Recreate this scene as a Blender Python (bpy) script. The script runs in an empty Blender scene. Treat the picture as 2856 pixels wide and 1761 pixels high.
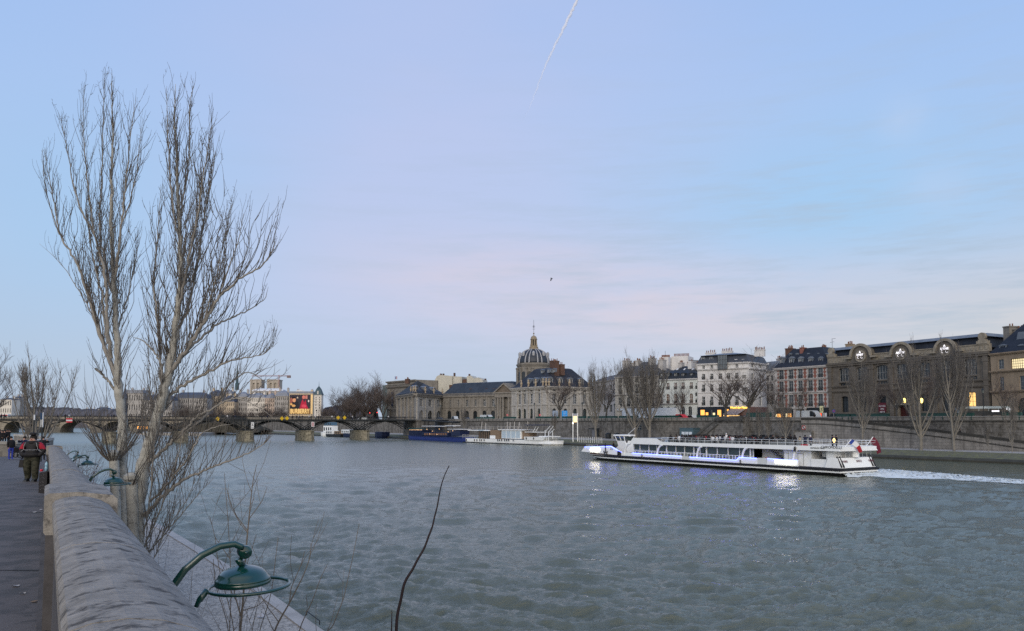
import bpy, math, random
import numpy as np
from mathutils import Vector, Matrix
random.seed(7); rng = np.random.default_rng(7)
R = math.radians
C = bpy.context.scene.collection
scene = bpy.context.scene
# ------------------------------------------------------------------ camera
F0, CX, CY, EYE, PIT = 2145.0, 1428.0, 1040.0, 7.1, R(3.63)
cam = bpy.data.cameras.new('camera'); camo = bpy.data.objects.new('camera', cam); C.objects.link(camo)
camo.location = (0, 0, EYE); camo.rotation_euler = (math.pi/2 + PIT, 0, 0)
cam.sensor_width = 36; cam.lens = 36*F0/2856; cam.shift_y = (CY-880.5)/2856
cam.clip_start = 0.1; cam.clip_end = 30000
scene.camera = camo
# ------------------------------------------------------------------ world, sun, exposure
SUN_EL, SUN_AZ = R(14), R(188)       # low afterglow behind the camera
w = bpy.data.worlds.new('World'); scene.world = w; w.use_nodes = True
nt = w.node_tree; nt.nodes.clear(); N = nt.nodes.new; Lk = nt.links.new
def srgb(r, g, b):
    f = lambda c: (c/12.92 if c <= .04045 else ((c+.055)/1.055)**2.4)
    return (f(r/255), f(g/255), f(b/255), 1)
tc = N('ShaderNodeTexCoord'); sep = N('ShaderNodeSeparateXYZ'); Lk(tc.outputs['Generated'], sep.inputs[0])
def ramp(stops, src):
    r = N('ShaderNodeValToRGB'); e = r.color_ramp.elements
    while len(e) < len(stops): e.new(.5)
    for k, (p, c) in enumerate(stops): e[k].position = p; e[k].color = c
    Lk(src, r.inputs[0]); return r.outputs[0]
def mth(op, a, b=None, clamp=False):
    m = N('ShaderNodeMath'); m.operation = op; m.use_clamp = clamp
    for i, x in enumerate((a, b)):
        if x is None: continue
        if isinstance(x, (int, float)): m.inputs[i].default_value = x
        else: Lk(x, m.inputs[i])
    return m.outputs[0]
def mixc(f, a, b, bt='MIX'):
    m = N('ShaderNodeMix'); m.data_type = 'RGBA'; m.blend_type = bt
    for i, x in ((0, f), (6, a), (7, b)):
        if isinstance(x, (int, float)): m.inputs[i].default_value = x
        elif isinstance(x, tuple): m.inputs[i].default_value = x
        else: Lk(x, m.inputs[i])
    return m.outputs[2]
base = ramp([(0, srgb(172, 188, 210)), (.06, srgb(174, 192, 216)), (.2, srgb(172, 198, 230)), (.36, srgb(166, 195, 238)), (.55, srgb(152, 187, 239)), (1, srgb(120, 160, 228))], sep.outputs[2])
az = mth('DIVIDE', sep.outputs[0], mth('MAXIMUM', mth('ABSOLUTE', sep.outputs[1]), .05))   # tangent of the azimuth
def blob(ca, wa, cz, wz):
    a = mth('DIVIDE', mth('SUBTRACT', az, ca), wa); z = mth('DIVIDE', mth('SUBTRACT', sep.outputs[2], cz), wz)
    return mth('EXPONENT', mth('MULTIPLY', mth('ADD', mth('MULTIPLY', a, a), mth('MULTIPLY', z, z)), -1))
def noise(scale, detail=4, sc=(1, 1, 1), rough=.5):
    mp = N('ShaderNodeMapping'); mp.inputs['Scale'].default_value = sc; Lk(tc.outputs['Generated'], mp.inputs[0])
    n = N('ShaderNodeTexNoise'); n.inputs['Scale'].default_value = scale; n.inputs['Detail'].default_value = detail; n.inputs['Roughness'].default_value = rough
    Lk(mp.outputs[0], n.inputs[0]); return n.outputs[0]
n1 = noise(2.2, 3, (1, 1, 2.5)); n2 = noise(4, 6, (1, 1, 5), .65)
lil = mth('MULTIPLY', mth('ADD', blob(-.1, .4, .36, .22), mth('MULTIPLY', blob(.1, .45, .16, .11), .9)), mth('MULTIPLY', n1, 1.8), True)
col = mixc(mth('MULTIPLY', lil, .65), base, srgb(194, 199, 231))
cy = mth('ADD', mth('MULTIPLY', blob(.42, .3, .22, .13), .8), mth('MULTIPLY', blob(-.56, .2, .24, .12), .4), True)
col = mixc(cy, col, srgb(156, 200, 238))
pk = mth('MULTIPLY', mth('ADD', blob(.3, .34, .135, .055), mth('MULTIPLY', blob(.0, .22, .19, .05), .7)), mth('MULTIPLY', n2, 1.7), True)
col = mixc(mth('MULTIPLY', pk, .95), col, srgb(212, 202, 217))
hz = mth('MULTIPLY', blob(.75, .45, .09, .09), .95, True)
col = mixc(hz, col, srgb(204, 203, 208))
st = mth('MULTIPLY', mth('SUBTRACT', noise(6, 7, (1, 1, 9), .66), .46, True), mth('MULTIPLY', blob(.55, .7, .16, .2), 3.2), True)
col = mixc(st, col, srgb(170, 186, 205))
puff = mth('MULTIPLY', blob(.52, .03, .335, .022), noise(24, 4), True)
col = mixc(mth('MULTIPLY', puff, .5), col, srgb(200, 212, 236))
puff2 = mth('MULTIPLY', blob(.56, .05, .26, .03), noise(18, 4), True)
col = mixc(mth('MULTIPLY', puff2, .45), col, srgb(196, 208, 234))
# warm, brighter western sky behind the camera
back = mth('MULTIPLY', mth('MULTIPLY', sep.outputs[1], -1), 1.2, True)
col = mixc(back, col, (1.2, 1.08, .96, 1))
up = mth('GREATER_THAN', sep.outputs[2], -.002)
col = mixc(up, (.05, .06, .06, 1), col)
sky = N('ShaderNodeTexSky'); sky.sky_type = 'NISHITA'; sky.sun_disc = False; sky.sun_elevation = SUN_EL; sky.sun_rotation = SUN_AZ
bg1 = N('ShaderNodeBackground'); bg1.inputs[1].default_value = .97; Lk(col, bg1.inputs[0])
bg2 = N('ShaderNodeBackground'); bg2.inputs[1].default_value = .012; Lk(sky.outputs[0], bg2.inputs[0])
ad = N('ShaderNodeAddShader'); Lk(bg1.outputs[0], ad.inputs[0]); Lk(bg2.outputs[0], ad.inputs[1])
wo = N('ShaderNodeOutputWorld'); Lk(ad.outputs[0], wo.inputs[0])
sl = bpy.data.lights.new('sun', 'SUN'); sl.energy = 1.15; sl.angle = R(35); sl.color = (1, .92, .84)
so = bpy.data.objects.new('sun', sl); C.objects.link(so); so.location = (0, -60, 60)
_d = Vector((math.sin(SUN_AZ)*math.cos(SUN_EL+R(10)), math.cos(SUN_AZ)*math.cos(SUN_EL+R(10)), math.sin(SUN_EL+R(10))))
so.rotation_euler = _d.to_track_quat('Z', 'Y').to_euler()
vs = scene.view_settings; vs.view_transform = 'Standard'; vs.look = 'None'; vs.exposure = 0; vs.gamma = 1
scene.cycles.max_bounces = 6; scene.cycles.diffuse_bounces = 2; scene.cycles.glossy_bounces = 3; scene.cycles.transparent_max_bounces = 12
scene.cycles.sample_clamp_indirect = 4; scene.cycles.sample_clamp_direct = 12; scene.cycles.use_denoising = False
# ------------------------------------------------------------------ projection helpers (surveying the photograph)
sP, cP = math.sin(PIT), math.cos(PIT)
def ray(u, v):
    xc = (u-CX)/F0; yc = (CY-v)/F0; k = cP-sP*yc
    return xc/k, (sP+cP*yc)/k
def P(u, v, Y):
    a, b = ray(u, v); return Vector((a*Y, Y, EYE+b*Y))
def G(u, v, z):
    a, b = ray(u, v); Y = (z-EYE)/b; return Vector((a*Y, Y, z))
class Fr:
    """vertical plane through two surveyed points; s runs left to right, dep towards the viewer"""
    def __init__(s, uL, YL, uR, YR, v=1150):
        a = P(uL, v, YL); b = P(uR, v, YR); s.o = Vector((a.x, a.y)); dd = Vector((b.x-a.x, b.y-a.y)); s.w = dd.length; s.d = dd/s.w
        n = Vector((s.d.y, -s.d.x))
        if n.dot(s.o) > 0: n = -n
        s.n = n
    def pt(s, a, dep, z):
        q = s.o + s.d*a + s.n*dep; return Vector((q.x, q.y, z))
    def sz(s, u, v, dep=0):
        rx, rz = ray(u, v); o = s.o + s.n*dep
        t = (o.x-rx*o.y)/(rx*s.d.y-s.d.x); Y = o.y+s.d.y*t
        return t, EYE+rz*Y
    def s(s_, u, v=1150): return s_.sz(u, v)[0]
    def z(s_, u, v): return s_.sz(u, v)[1]
    def mat(s, a, dep, z):
        q = s.pt(a, dep, z); M = Matrix.Identity(4)
        M.col[0] = (s.d.x, s.d.y, 0, 0); M.col[1] = (0, 0, 1, 0); M.col[2] = (s.n.x, s.n.y, 0, 0); M.col[3] = (q.x, q.y, q.z, 1)
        return M
# ------------------------------------------------------------------ materials
MT = {}
def mat(name, col, rough=.8, var=.15, scale=2.0, bump=0, bscale=20, spec=.3, metal=0, emit=None, estr=1, streak=0, brick=None, coat=0, col2=None, mask=(.45, .6), aniso=None, alpha=None):
    if name in MT: return MT[name]
    m = bpy.data.materials.new(name); m.use_nodes = True; t = m.node_tree; n = t.nodes; l = t.links.new
    b = n['Principled BSDF']; b.inputs['Roughness'].default_value = rough; b.inputs['Metallic'].default_value = metal
    b.inputs['Specular IOR Level'].default_value = spec; b.inputs['Coat Weight'].default_value = coat
    c = col if len(col) == 4 else (*col, 1)
    if emit:
        b.inputs['Emission Color'].default_value = (*emit[:3], 1); b.inputs['Emission Strength'].default_value = estr
    tcn = n.new('ShaderNodeTexCoord'); mp = n.new('ShaderNodeMapping'); l(tcn.outputs['Object'], mp.inputs[0])
    if aniso: mp.inputs['Scale'].default_value = aniso
    last = None
    def M(op, a, b_=None, cl=False):
        x = n.new('ShaderNodeMath'); x.operation = op; x.use_clamp = cl
        for i, y in enumerate((a, b_)):
            if y is None: continue
            if isinstance(y, (int, float)): x.inputs[i].default_value = y
            else: l(y, x.inputs[i])
        return x.outputs[0]
    def MX(f, a, b_, bt='MIX'):
        x = n.new('ShaderNodeMix'); x.data_type = 'RGBA'; x.blend_type = bt
        for i, y in ((0, f), (6, a), (7, b_)):
            if isinstance(y, (int, float, tuple)): x.inputs[i].default_value = y
            else: l(y, x.inputs[i])
        return x.outputs[2]
    def NZ(sc, det=5, vec=None, ro=.6):
        x = n.new('ShaderNodeTexNoise'); x.inputs['Scale'].default_value = sc; x.inputs['Detail'].default_value = det; x.inputs['Roughness'].default_value = ro
        l(vec or mp.outputs[0], x.inputs[0]); return x.outputs[0]
    out = c; hs = []
    if var:
        f = M('ADD', M('MULTIPLY', NZ(scale), .7), M('MULTIPLY', NZ(scale*7, 3), .3))
        f = M('MULTIPLY', M('SUBTRACT', f, .3, True), 2.5, True)
        dk = tuple(x*(1-var) for x in c[:3])+(1,); lt = tuple(min(1, x*(1+var)) for x in c[:3])+(1,)
        out = MX(f, dk, lt)
    if col2:
        f = M('DIVIDE', M('SUBTRACT', NZ(scale*1.7+.37, 6, None, .65), mask[0]), mask[1]-mask[0], True)
        out = MX(f, out, (*col2[:3], 1))
    if streak:
        mp2 = n.new('ShaderNodeMapping'); mp2.inputs['Scale'].default_value = (1, 1, .12); l(tcn.outputs['Object'], mp2.inputs[0])
        f = M('MULTIPLY', M('SUBTRACT', NZ(.9, 5, mp2.outputs[0]), .48, True), 4*streak, True)
        out = MX(f, out, tuple(x*.45 for x in c[:3])+(1,))
    if brick:
        bw, bh, mort, dk = brick
        sp = n.new('ShaderNodeSeparateXYZ'); l(tcn.outputs['Object'], sp.inputs[0]); cb = n.new('ShaderNodeCombineXYZ')
        l(M('ADD', M('MULTIPLY', sp.outputs[0], .57), M('MULTIPLY', sp.outputs[1], -.82)), cb.inputs[0]); l(sp.outputs[2], cb.inputs[1])
        bt = n.new('ShaderNodeTexBrick'); bt.inputs['Scale'].default_value = 1; bt.inputs['Brick Width'].default_value = bw; bt.inputs['Row Height'].default_value = bh
        bt.inputs['Mortar Size'].default_value = mort; bt.inputs['Color1'].default_value = (1, 1, 1, 1); bt.inputs['Color2'].default_value = (.82, .82, .82, 1); bt.inputs['Mortar'].default_value = (dk, dk, dk, 1)
        l(cb.outputs[0], bt.inputs[0]); out = MX(1.0, out, bt.outputs[0], 'MULTIPLY')
    if isinstance(out, tuple): b.inputs['Base Color'].default_value = out
    else: l(out, b.inputs['Base Color'])
    if bump:
        bp = n.new('ShaderNodeBump'); bp.inputs['Strength'].default_value = 1; bp.inputs['Distance'].default_value = bump
        l(NZ(bscale, 6), bp.inputs['Height']); l(bp.outputs[0], b.inputs['Normal'])
    if alpha is not None: b.inputs['Alpha'].default_value = alpha
    MT[name] = m; return m
def S3(r, g, b): return srgb(r, g, b)[:3]
# ------------------------------------------------------------------ mesh builders
class MB:
    def __init__(s): s.v = []; s.f = []; s.m = []
    def add(s, vs, fs, mi=0):
        k = len(s.v); s.v += [tuple(x) for x in vs]
        for f in fs: s.f.append(tuple(i+k for i in f)); s.m.append(mi)
        return s
    def hexa(s, p, mi=0):
        return s.add(p, [(0, 3, 2, 1), (4, 5, 6, 7), (0, 1, 5, 4), (1, 2, 6, 5), (2, 3, 7, 6), (3, 0, 4, 7)], mi)
    def box(s, x0, x1, y0, y1, z0, z1, mi=0):
        return s.hexa([(x0, y0, z0), (x1, y0, z0), (x1, y1, z0), (x0, y1, z0), (x0, y0, z1), (x1, y0, z1), (x1, y1, z1), (x0, y1, z1)], mi)
    def fbox(s, F, a, b, d0, d1, z0, z1, mi=0):
        return s.hexa([F.pt(a, d1, z0), F.pt(b, d1, z0), F.pt(b, d0, z0), F.pt(a, d0, z0), F.pt(a, d1, z1), F.pt(b, d1, z1), F.pt(b, d0, z1), F.pt(a, d0, z1)], mi)
    def ffrus(s, F, a, b, d0, d1, z0, a2, b2, d02, d12, z1, mi=0):
        return s.hexa([F.pt(a, d1, z0), F.pt(b, d1, z0), F.pt(b, d0, z0), F.pt(a, d0, z0), F.pt(a2, d12, z1), F.pt(b2, d12, z1), F.pt(b2, d02, z1), F.pt(a2, d02, z1)], mi)
    def fpoly(s, F, pts, d0, d1, mi=0):
        """(s,z) outline extruded from dep d0 to d1"""
        n = len(pts); vs = [F.pt(a, d0, z) for a, z in pts]+[F.pt(a, d1, z) for a, z in pts]
        return s.add(vs, [tuple(range(n-1, -1, -1)), tuple(range(n, 2*n))]+[(i, (i+1) % n, n+(i+1) % n, n+i) for i in range(n)], mi)
    def prism(s, poly, z0, z1, mi=0):
        n = len(poly)
        def zz(z, i): return z[i] if isinstance(z, (list, tuple)) else z
        vs = [(p[0], p[1], zz(z0, i)) for i, p in enumerate(poly)]+[(p[0], p[1], zz(z1, i)) for i, p in enumerate(poly)]
        return s.add(vs, [tuple(range(n-1, -1, -1)), tuple(range(n, 2*n))]+[(i, (i+1) % n, n+(i+1) % n, n+i) for i in range(n)], mi)
    def tube(s, pts, rad, k=6, mi=0):
        pts = [Vector(p) for p in pts]; n = len(pts)
        if isinstance(rad, (int, float)): rad = [rad]*n
        vs = []; up = None
        for i in range(n):
            t = (pts[min(i+1, n-1)]-pts[max(i-1, 0)]).normalized()
            if up is None: up = Vector((0, 0, 1)) if abs(t.z) < .9 else Vector((1, 0, 0))
            a = t.cross(up).normalized(); b = a.cross(t); up = b
            for j in range(k):
                an = 2*math.pi*j/k; vs.append(pts[i]+(a*math.cos(an)+b*math.sin(an))*rad[i])
        fs = [(i*k+j, i*k+(j+1) % k, (i+1)*k+(j+1) % k, (i+1)*k+j) for i in range(n-1) for j in range(k)]
        fs += [tuple(range(k-1, -1, -1)), tuple(range((n-1)*k, n*k))]
        return s.add(vs, fs, mi)
    def lathe(s, c, prof, k=20, mi=0, sx=1, sy=1):
        vs = []
        for r, z in prof:
            for j in range(k):
                an = 2*math.pi*j/k; vs.append((c[0]+r*sx*math.cos(an), c[1]+r*sy*math.sin(an), c[2]+z))
        n = len(prof); fs = [(i*k+j, i*k+(j+1) % k, (i+1)*k+(j+1) % k, (i+1)*k+j) for i in range(n-1) for j in range(k)]
        fs += [tuple(range(k-1, -1, -1)), tuple(range((n-1)*k, n*k))]
        return s.add(vs, fs, mi)
    def build(s, name, mats, parent=None, smooth=False):
        me = bpy.data.meshes.new(name); me.from_pydata(s.v, [], s.f)
        if not isinstance(mats, (list, tuple)): mats = [mats]
        for m in mats: me.materials.append(m)
        if len(mats) > 1: me.polygons.foreach_set('material_index', s.m)
        if smooth: me.polygons.foreach_set('use_smooth', [True]*len(s.f))
        me.update(); return link(name, me, parent)
def link(name, data, parent=None):
    o = bpy.data.objects.new(name, data); C.objects.link(o)
    if parent is not None:
        o.parent = parent
        if parent.type == 'EMPTY' and parent.parent is None and not parent.get('_local'): o.location = -parent.location
    return o
def tag(o, label, cat, group=None, kind=None):
    o['label'] = label; o['category'] = cat
    if group: o['group'] = group
    if kind: o['kind'] = kind
    return o
def thing(name, label, cat, loc=(0, 0, 0), group=None, local=False):
    o = bpy.data.objects.new(name, None); C.objects.link(o); o.location = loc; o.empty_display_size = .3
    if local: o['_local'] = 1
    return tag(o, label, cat, group)
def struct(o): o['kind'] = 'structure'; return o
def copy_tree(o, parent=None):
    c = o.copy(); C.objects.link(c)
    if parent is not None: c.parent = parent
    for ch in o.children: copy_tree(ch, c)
    return c
def place(o, loc, rz=0, label=None, group=None, sc=1):
    o.location = loc; o.rotation_euler = (0, 0, rz); o.scale = (sc, sc, sc) if isinstance(sc, (int, float)) else sc
    if label: o['label'] = label
    if group: o['group'] = group
    return o
TXT = []
def text(s, F, a, dep, z, size, m, parent, name='lettering', ext=.01, bold=0, sx=1, align='CENTER'):
    cu = bpy.data.curves.new(name, 'FONT'); cu.body = s; cu.size = size; cu.extrude = ext; cu.align_x = align; cu.align_y = 'CENTER'; cu.offset = bold
    cu.materials.append(m); o = link(name, cu, parent)
    TXT.append(o); off = o.location.copy(); M = F.mat(a, dep, z) if F is not None else None
    if M is not None:
        M = Matrix.Translation(off) @ M @ Matrix.Diagonal((sx, 1, 1, 1)); o.matrix_local = M
    return o
# ------------------------------------------------------------------ shared materials
m_glass = mat('window_glass', (.035, .045, .055), rough=.12, var=.5, scale=.5, spec=.8)
m_glassd = mat('dark_glass', (.015, .02, .025), rough=.15, var=.4, scale=.4, spec=.6)
m_white = mat('white_paint', (.62, .64, .66), rough=.5, var=.08)
m_grey = mat('grey_frame', (.28, .3, .31), rough=.6, var=.1)
m_dark = mat('dark_metal', (.02, .025, .03), rough=.5, var=.3)
m_zinc = mat('zinc_roof', (.15, .175, .21), rough=.45, var=.2, scale=.4, streak=.5, spec=.5)
m_slate = mat('slate_roof', (.025, .031, .045), spec=.2, rough=.6, var=.3, scale=.5, streak=.4, brick=(.6, .35, .02, .7))
m_slateg = mat('grey_slate_roof', (.08, .085, .095), rough=.6, var=.3, scale=.4, streak=.4)
m_pot = mat('terracotta_pots', (.2, .1, .065), rough=.9, var=.4, scale=3)
m_brick = mat('chimney_brick', (.13, .078, .06), rough=.9, var=.3, brick=(.5, .2, .02, .6))
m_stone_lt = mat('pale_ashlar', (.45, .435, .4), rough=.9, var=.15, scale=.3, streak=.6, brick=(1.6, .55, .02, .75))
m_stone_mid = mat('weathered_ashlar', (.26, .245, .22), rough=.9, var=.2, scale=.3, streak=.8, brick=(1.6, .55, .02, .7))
m_stone_dk = mat('sooty_museum_stone', (.14, .127, .11), rough=.9, var=.25, scale=.3, streak=.6, brick=(1.5, .6, .02, .7))
m_plaster = mat('white_plaster', (.62, .62, .62), rough=.9, var=.1, scale=.3, streak=.35)
m_plaster2 = mat('grey_plaster', (.42, .41, .4), rough=.9, var=.12, scale=.3, streak=.5)
m_tan = mat('tan_plaster', (.3, .235, .165), rough=.9, var=.12, scale=.3, streak=.5)
m_lit = mat('lit_window', (.6, .4, .15), var=0, emit=(1, .6, .2), estr=1.3)
m_litw = mat('pale_lit_window', (.6, .55, .4), var=0, emit=(1, .8, .42), estr=1.0)
m_lito = mat('orange_shop_light', (.6, .3, .1), var=.5, scale=2, emit=(1, .42, .08), estr=1.6)
m_litr = mat('red_shop_light', (.6, .1, .05), var=.5, scale=2, emit=(1, .1, .03), estr=1.0)
m_green = mat('green_paint', (.012, .055, .045), rough=.4, var=.2, scale=1, spec=.5)
m_quaywall = mat('quay_wall_stone', (.2, .195, .185), rough=.95, var=.25, scale=.35, streak=1.3, brick=(1.4, .5, .03, .5), col2=(.085, .08, .07), mask=(.47, .66))
m_coping = mat('quay_coping_stone', (.24, .24, .235), rough=.9, var=.25, scale=.5, streak=.4)

def hole_wall(mb, F, s0, s1, z0, z1, holes, rec, mi=0):
    xs = sorted({s0, s1, *[h[0] for h in holes], *[h[1] for h in holes]}); zs = sorted({z0, z1, *[h[2] for h in holes], *[h[3] for h in holes]})
    xs = [x for x in xs if s0-1e-6 <= x <= s1+1e-6]; zs = [z for z in zs if z0-1e-6 <= z <= z1+1e-6]
    for i in range(len(xs)-1):
        run = None
        for j in range(len(zs)-1):
            cx, cz = (xs[i]+xs[i+1])/2, (zs[j]+zs[j+1])/2
            inh = any(h[0] < cx < h[1] and h[2] < cz < h[3] for h in holes)
            if not inh:
                if run is None: run = zs[j]
            if (inh or j == len(zs)-2) and run is not None:
                top = zs[j] if inh else zs[j+1]
                mb.add([F.pt(xs[i], 0, run), F.pt(xs[i+1], 0, run), F.pt(xs[i+1], 0, top), F.pt(xs[i], 0, top)], [(0, 1, 2, 3)], mi); run = None
    for h in holes:
        a, b, c, d = h[:4]; ps = [(a, c), (b, c), (b, d), (a, d)]
        vs = [F.pt(x, 0, z) for x, z in ps]+[F.pt(x, -rec, z) for x, z in ps]
        mb.add(vs, [(0, 4, 5, 1), (1, 5, 6, 2), (2, 6, 7, 3), (3, 7, 4, 0)], mi)
        if len(h) > 4 and h[4]:
            r = (b-a)/2; rz = min(r, (d-c)*.6) if h[4] == 1 else r*.35; cx = (a+b)/2; cz = d-rz; K = 7
            for sg in (-1, 1):
                arc = [(cx+sg*r*math.cos(t*math.pi/2/K), cz+rz*math.sin(t*math.pi/2/K)) for t in range(K+1)]
                poly = arc+[(cx+sg*r, d)]
                vs = [F.pt(x, -.004, z) for x, z in poly]+[F.pt(x, -rec*.9, z) for x, z in poly]; n = len(poly)
                mb.add(vs, [tuple(range(n)), tuple(range(2*n-1, n-1, -1))]+[(q, (q+1) % n, n+(q+1) % n, n+q) for q in range(n)], mi)
def window(F, parent, a, b, z0, z1, rec, fm, gm, nx=2, nz=3, fw=.09, name='window', balcony=False, label=None):
    mb = MB(); d0, d1 = -rec+.02, -rec+.1
    mb.fbox(F, a, a+fw, d0, d1, z0, z1); mb.fbox(F, b-fw, b, d0, d1, z0, z1)
    mb.fbox(F, a+fw, b-fw, d0, d1, z0, z0+fw); mb.fbox(F, a+fw, b-fw, d0, d1, z1-fw, z1)
    for i in range(1, nx):
        x = a+(b-a)*i/nx; mb.fbox(F, x-fw*.4, x+fw*.4, d0, d1-.01, z0+fw, z1-fw)
    for i in range(1, nz):
        z = z0+(z1-z0)*i/nz; mb.fbox(F, a+fw, b-fw, d0, d1-.02, z-fw*.3, z+fw*.3)
    o = mb.build(name, fm, parent)
    if label: o['label'] = label
    g = MB().fbox(F, a+.02, b-.02, d0-.06, d0, z0+.02, z1-.02); g.build('pane', gm, o)
    if balcony:
        q = MB(); q.fbox(F, a-.1, b+.1, .02, .1, z0+.85, z0+.92)
        for i in range(7):
            x = a+(b-a)*i/6; q.fbox(F, x-.025, x+.025, .03, .08, z0, z0+.85)
        q.build('balcony_rail', m_dark, o)
    return o
def building(name, label, F, s0, s1, zb, zt, D, wm, specs, parent=None, rec=.3, cat='building', side=True):
    """specs: list of (a,b,z0,z1,arch,frame,glass,nx,nz,balcony)"""
    rt = parent or thing(name, label, cat, F.pt((s0+s1)/2, -D/2, zb))
    mb = MB(); hole_wall(mb, F, s0, s1, zb, zt, [q[:5] for q in specs], rec)
    dd = -rec-.08
    mb.fbox(F, s0, s1, -D, dd, zb, zt-.01)
    for x in (s0, s1): mb.add([F.pt(x, 0, zb), F.pt(x, dd, zb), F.pt(x, dd, zt), F.pt(x, 0, zt)], [(0, 1, 2, 3)])
    mb.add([F.pt(s0, 0, zt), F.pt(s1, 0, zt), F.pt(s1, dd, zt), F.pt(s0, dd, zt)], [(0, 1, 2, 3)])
    mb.build('wall', wm, rt)
    for q in specs: window(F, rt, q[0], q[1], q[2], q[3], rec, q[5], q[6], q[7], q[8], balcony=q[9] if len(q) > 9 else False)
    return rt
def grid(F, cols, floors, uref, fm, gm, nx=2, nz=3, arch=0, bal=False, skip=()):
    out = []
    for (v0, v1) in floors:
        z1, z0 = F.z(uref, v0), F.z(uref, v1)
        for k, (u, wd) in enumerate(cols):
            if (u, v0) in skip: continue
            vm = (v0+v1)/2; a, b = F.s(u-wd/2, vm), F.s(u+wd/2, vm)
            out.append((a, b, z0, z1, arch, fm, gm, nx, nz, bal))
    return out
def roof(rt, F, s0, s1, D, z0, m, levels, name='roof', over=.25):
    """levels: (inset, z) frustum steps of a mansard or hipped roof"""
    mb = MB(); pi, pz = -over, z0
    for ins, z in levels:
        dm = min(ins, D/2-.05); sm = min(ins if not isinstance(ins, tuple) else ins[0], (s1-s0)/2-.05); pdm = max(min(pi, D/2-.05), -over); psm = min(pi, (s1-s0)/2-.05)
        mb.ffrus(F, s0+psm, s1-psm, -D+pdm, -pdm, pz, s0+sm, s1-sm, -D+dm, -dm, z); pi, pz = ins, z+.003
    return mb.build(name, m, rt)
def cornice(rt, F, s0, s1, zs, m, name='cornice', h=.35, p=.35):
    for z in zs:
        mb = MB(); mb.fbox(F, s0-.05, s1+.05, .003, p, z, z+h*.5); mb.fbox(F, s0-.05, s1+.05, .003, p*1.4, z+h*.5+.003, z+h)
        mb.build(name, m, rt)
def dormer(rt, F, a, b, z0, z1, dep0, dep1, wm, fm, gm, rm, peak=.4, back=2.0, nx=2, nz=2):
    mb = MB(); t = .18
    mb.fbox(F, a-t, a, dep1-back, dep1, z0, z1); mb.fbox(F, b, b+t, dep1-back, dep1, z0, z1); mb.fbox(F, a, b, dep1-back, dep1-.3, z0, z1)
    mb.fbox(F, a-t, b+t, dep1-back, dep1+.03, z1+.003, z1+.15); mb.fbox(F, a-t, b+t, dep1-.3, dep1+.05, z0-.15, z0-.003)
    o = mb.build('dormer', wm, rt)
    q = MB(); c = (a+b)/2; q.fpoly(F, [(a-t-.15, z1+.15), (b+t+.15, z1+.15), (c+.1, z1+.15+peak), (c-.1, z1+.15+peak)], dep1+.12, dep1-back-peak, 0); q.build('dormer_roof', rm, o)
    w_ = MB(); fw = .07
    for x0, x1, y0, y1 in ((a, a+fw, z0, z1), (b-fw, b, z0, z1), (a, b, z0, z0+fw), (a, b, z1-fw, z1), (c-fw/2, c+fw/2, z0, z1)): w_.fbox(F, x0, x1, dep1-.2, dep1-.12, y0, y1)
    w_.build('dormer_frame', fm, o)
    g = MB(); g.fbox(F, a, b, dep1-.28, dep1-.21, z0, z1); g.build('pane', gm, o)
    return o
def chimney(rt, F, a, b, d0, d1, z0, z1, m, npots=4, capm=None, pot=.9, label=None):
    mb = MB(); mb.fbox(F, a, b, d0, d1, z0, z1); mb.fbox(F, a-.1, b+.1, d0-.1, d1+.1, z1+.003, z1+.25)
    o = mb.build('chimney', m, rt)
    if label: o['label'] = label
    for i in range(npots):
        x = a+(b-a)*(i+.5)/npots; c = F.pt(x, (d0+d1)/2+random.uniform(-.2, .2), z1+.25); hh = pot*random.uniform(.6, 1.1)
        MB().lathe(c, [(.16, 0), (.13, hh*.8), (.17, hh*.82), (.15, hh)], 6).build('chimney_pot', m_pot, o)
    return o
# ================================================================== the setting
def bank(off, pts=[(190, -30), (120, 75), (82, 133), (14.5, 236), (-51, 325), (-130, 425), (-330, 640)]):
    """river edge of the far quay, offset away from the water"""
    n = len(pts); out = []
    for i in range(n):
        a = Vector(pts[max(i-1, 0)]); b = Vector(pts[min(i+1, n-1)]); t = (b-a).normalized(); nn = Vector((t.y, -t.x))
        if nn.x < 0: nn = -nn
        out.append((pts[i][0]+nn.x*off, pts[i][1]+nn.y*off))
    return out
def bankY(u, off, v=1176):
    rx, _ = ray(u, v); ps = bank(off)
    for a, b in zip(ps, ps[1:]):
        fa, fb = a[0]-rx*a[1], b[0]-rx*b[1]
        if fa*fb <= 0:
            t = fa/(fa-fb); return a[1]+(b[1]-a[1])*t
    return 400
STREET = 7.2
def strip(name, a, b, za, zb, m, thick=None):
    mb = MB()
    for i in range(len(a)-1):
        top = [(a[i][0], a[i][1], za), (a[i+1][0], a[i+1][1], za), (b[i+1][0], b[i+1][1], zb), (b[i][0], b[i][1], zb)]
        if thick is None: mb.add(top, [(0, 1, 2, 3)])
        else: mb.hexa([(x, y, thick) for x, y, z in top]+top)
    return mb.build(name, m)
m_path = mat('quay_path', (.32, .31, .295), rough=.9, var=.25, scale=.3)
m_grassbank = mat('mossy_cobbled_bank', (.14, .145, .075), rough=.95, var=.4, scale=.8, col2=(.1, .1, .09), mask=(.45, .6), bump=.08, bscale=4)
m_edge = mat('wet_quay_edge', (.045, .045, .035), rough=.6, var=.4, scale=.5)
m_asph = mat('street_asphalt', (.05, .05, .052), rough=.9, var=.2, scale=.3)
WOFF = [17]*7
struct(strip('quay_bank', bank(-.6), bank(6), .75, 1.55, m_grassbank, -1.5))
struct(strip('quay_path', bank(6), bank(18.5), 1.55, 1.75, m_path, -1.5))
struct(strip('quay_edge', bank(-1.0), bank(-.6), .35, .75, m_edge, -1.5))
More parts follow.
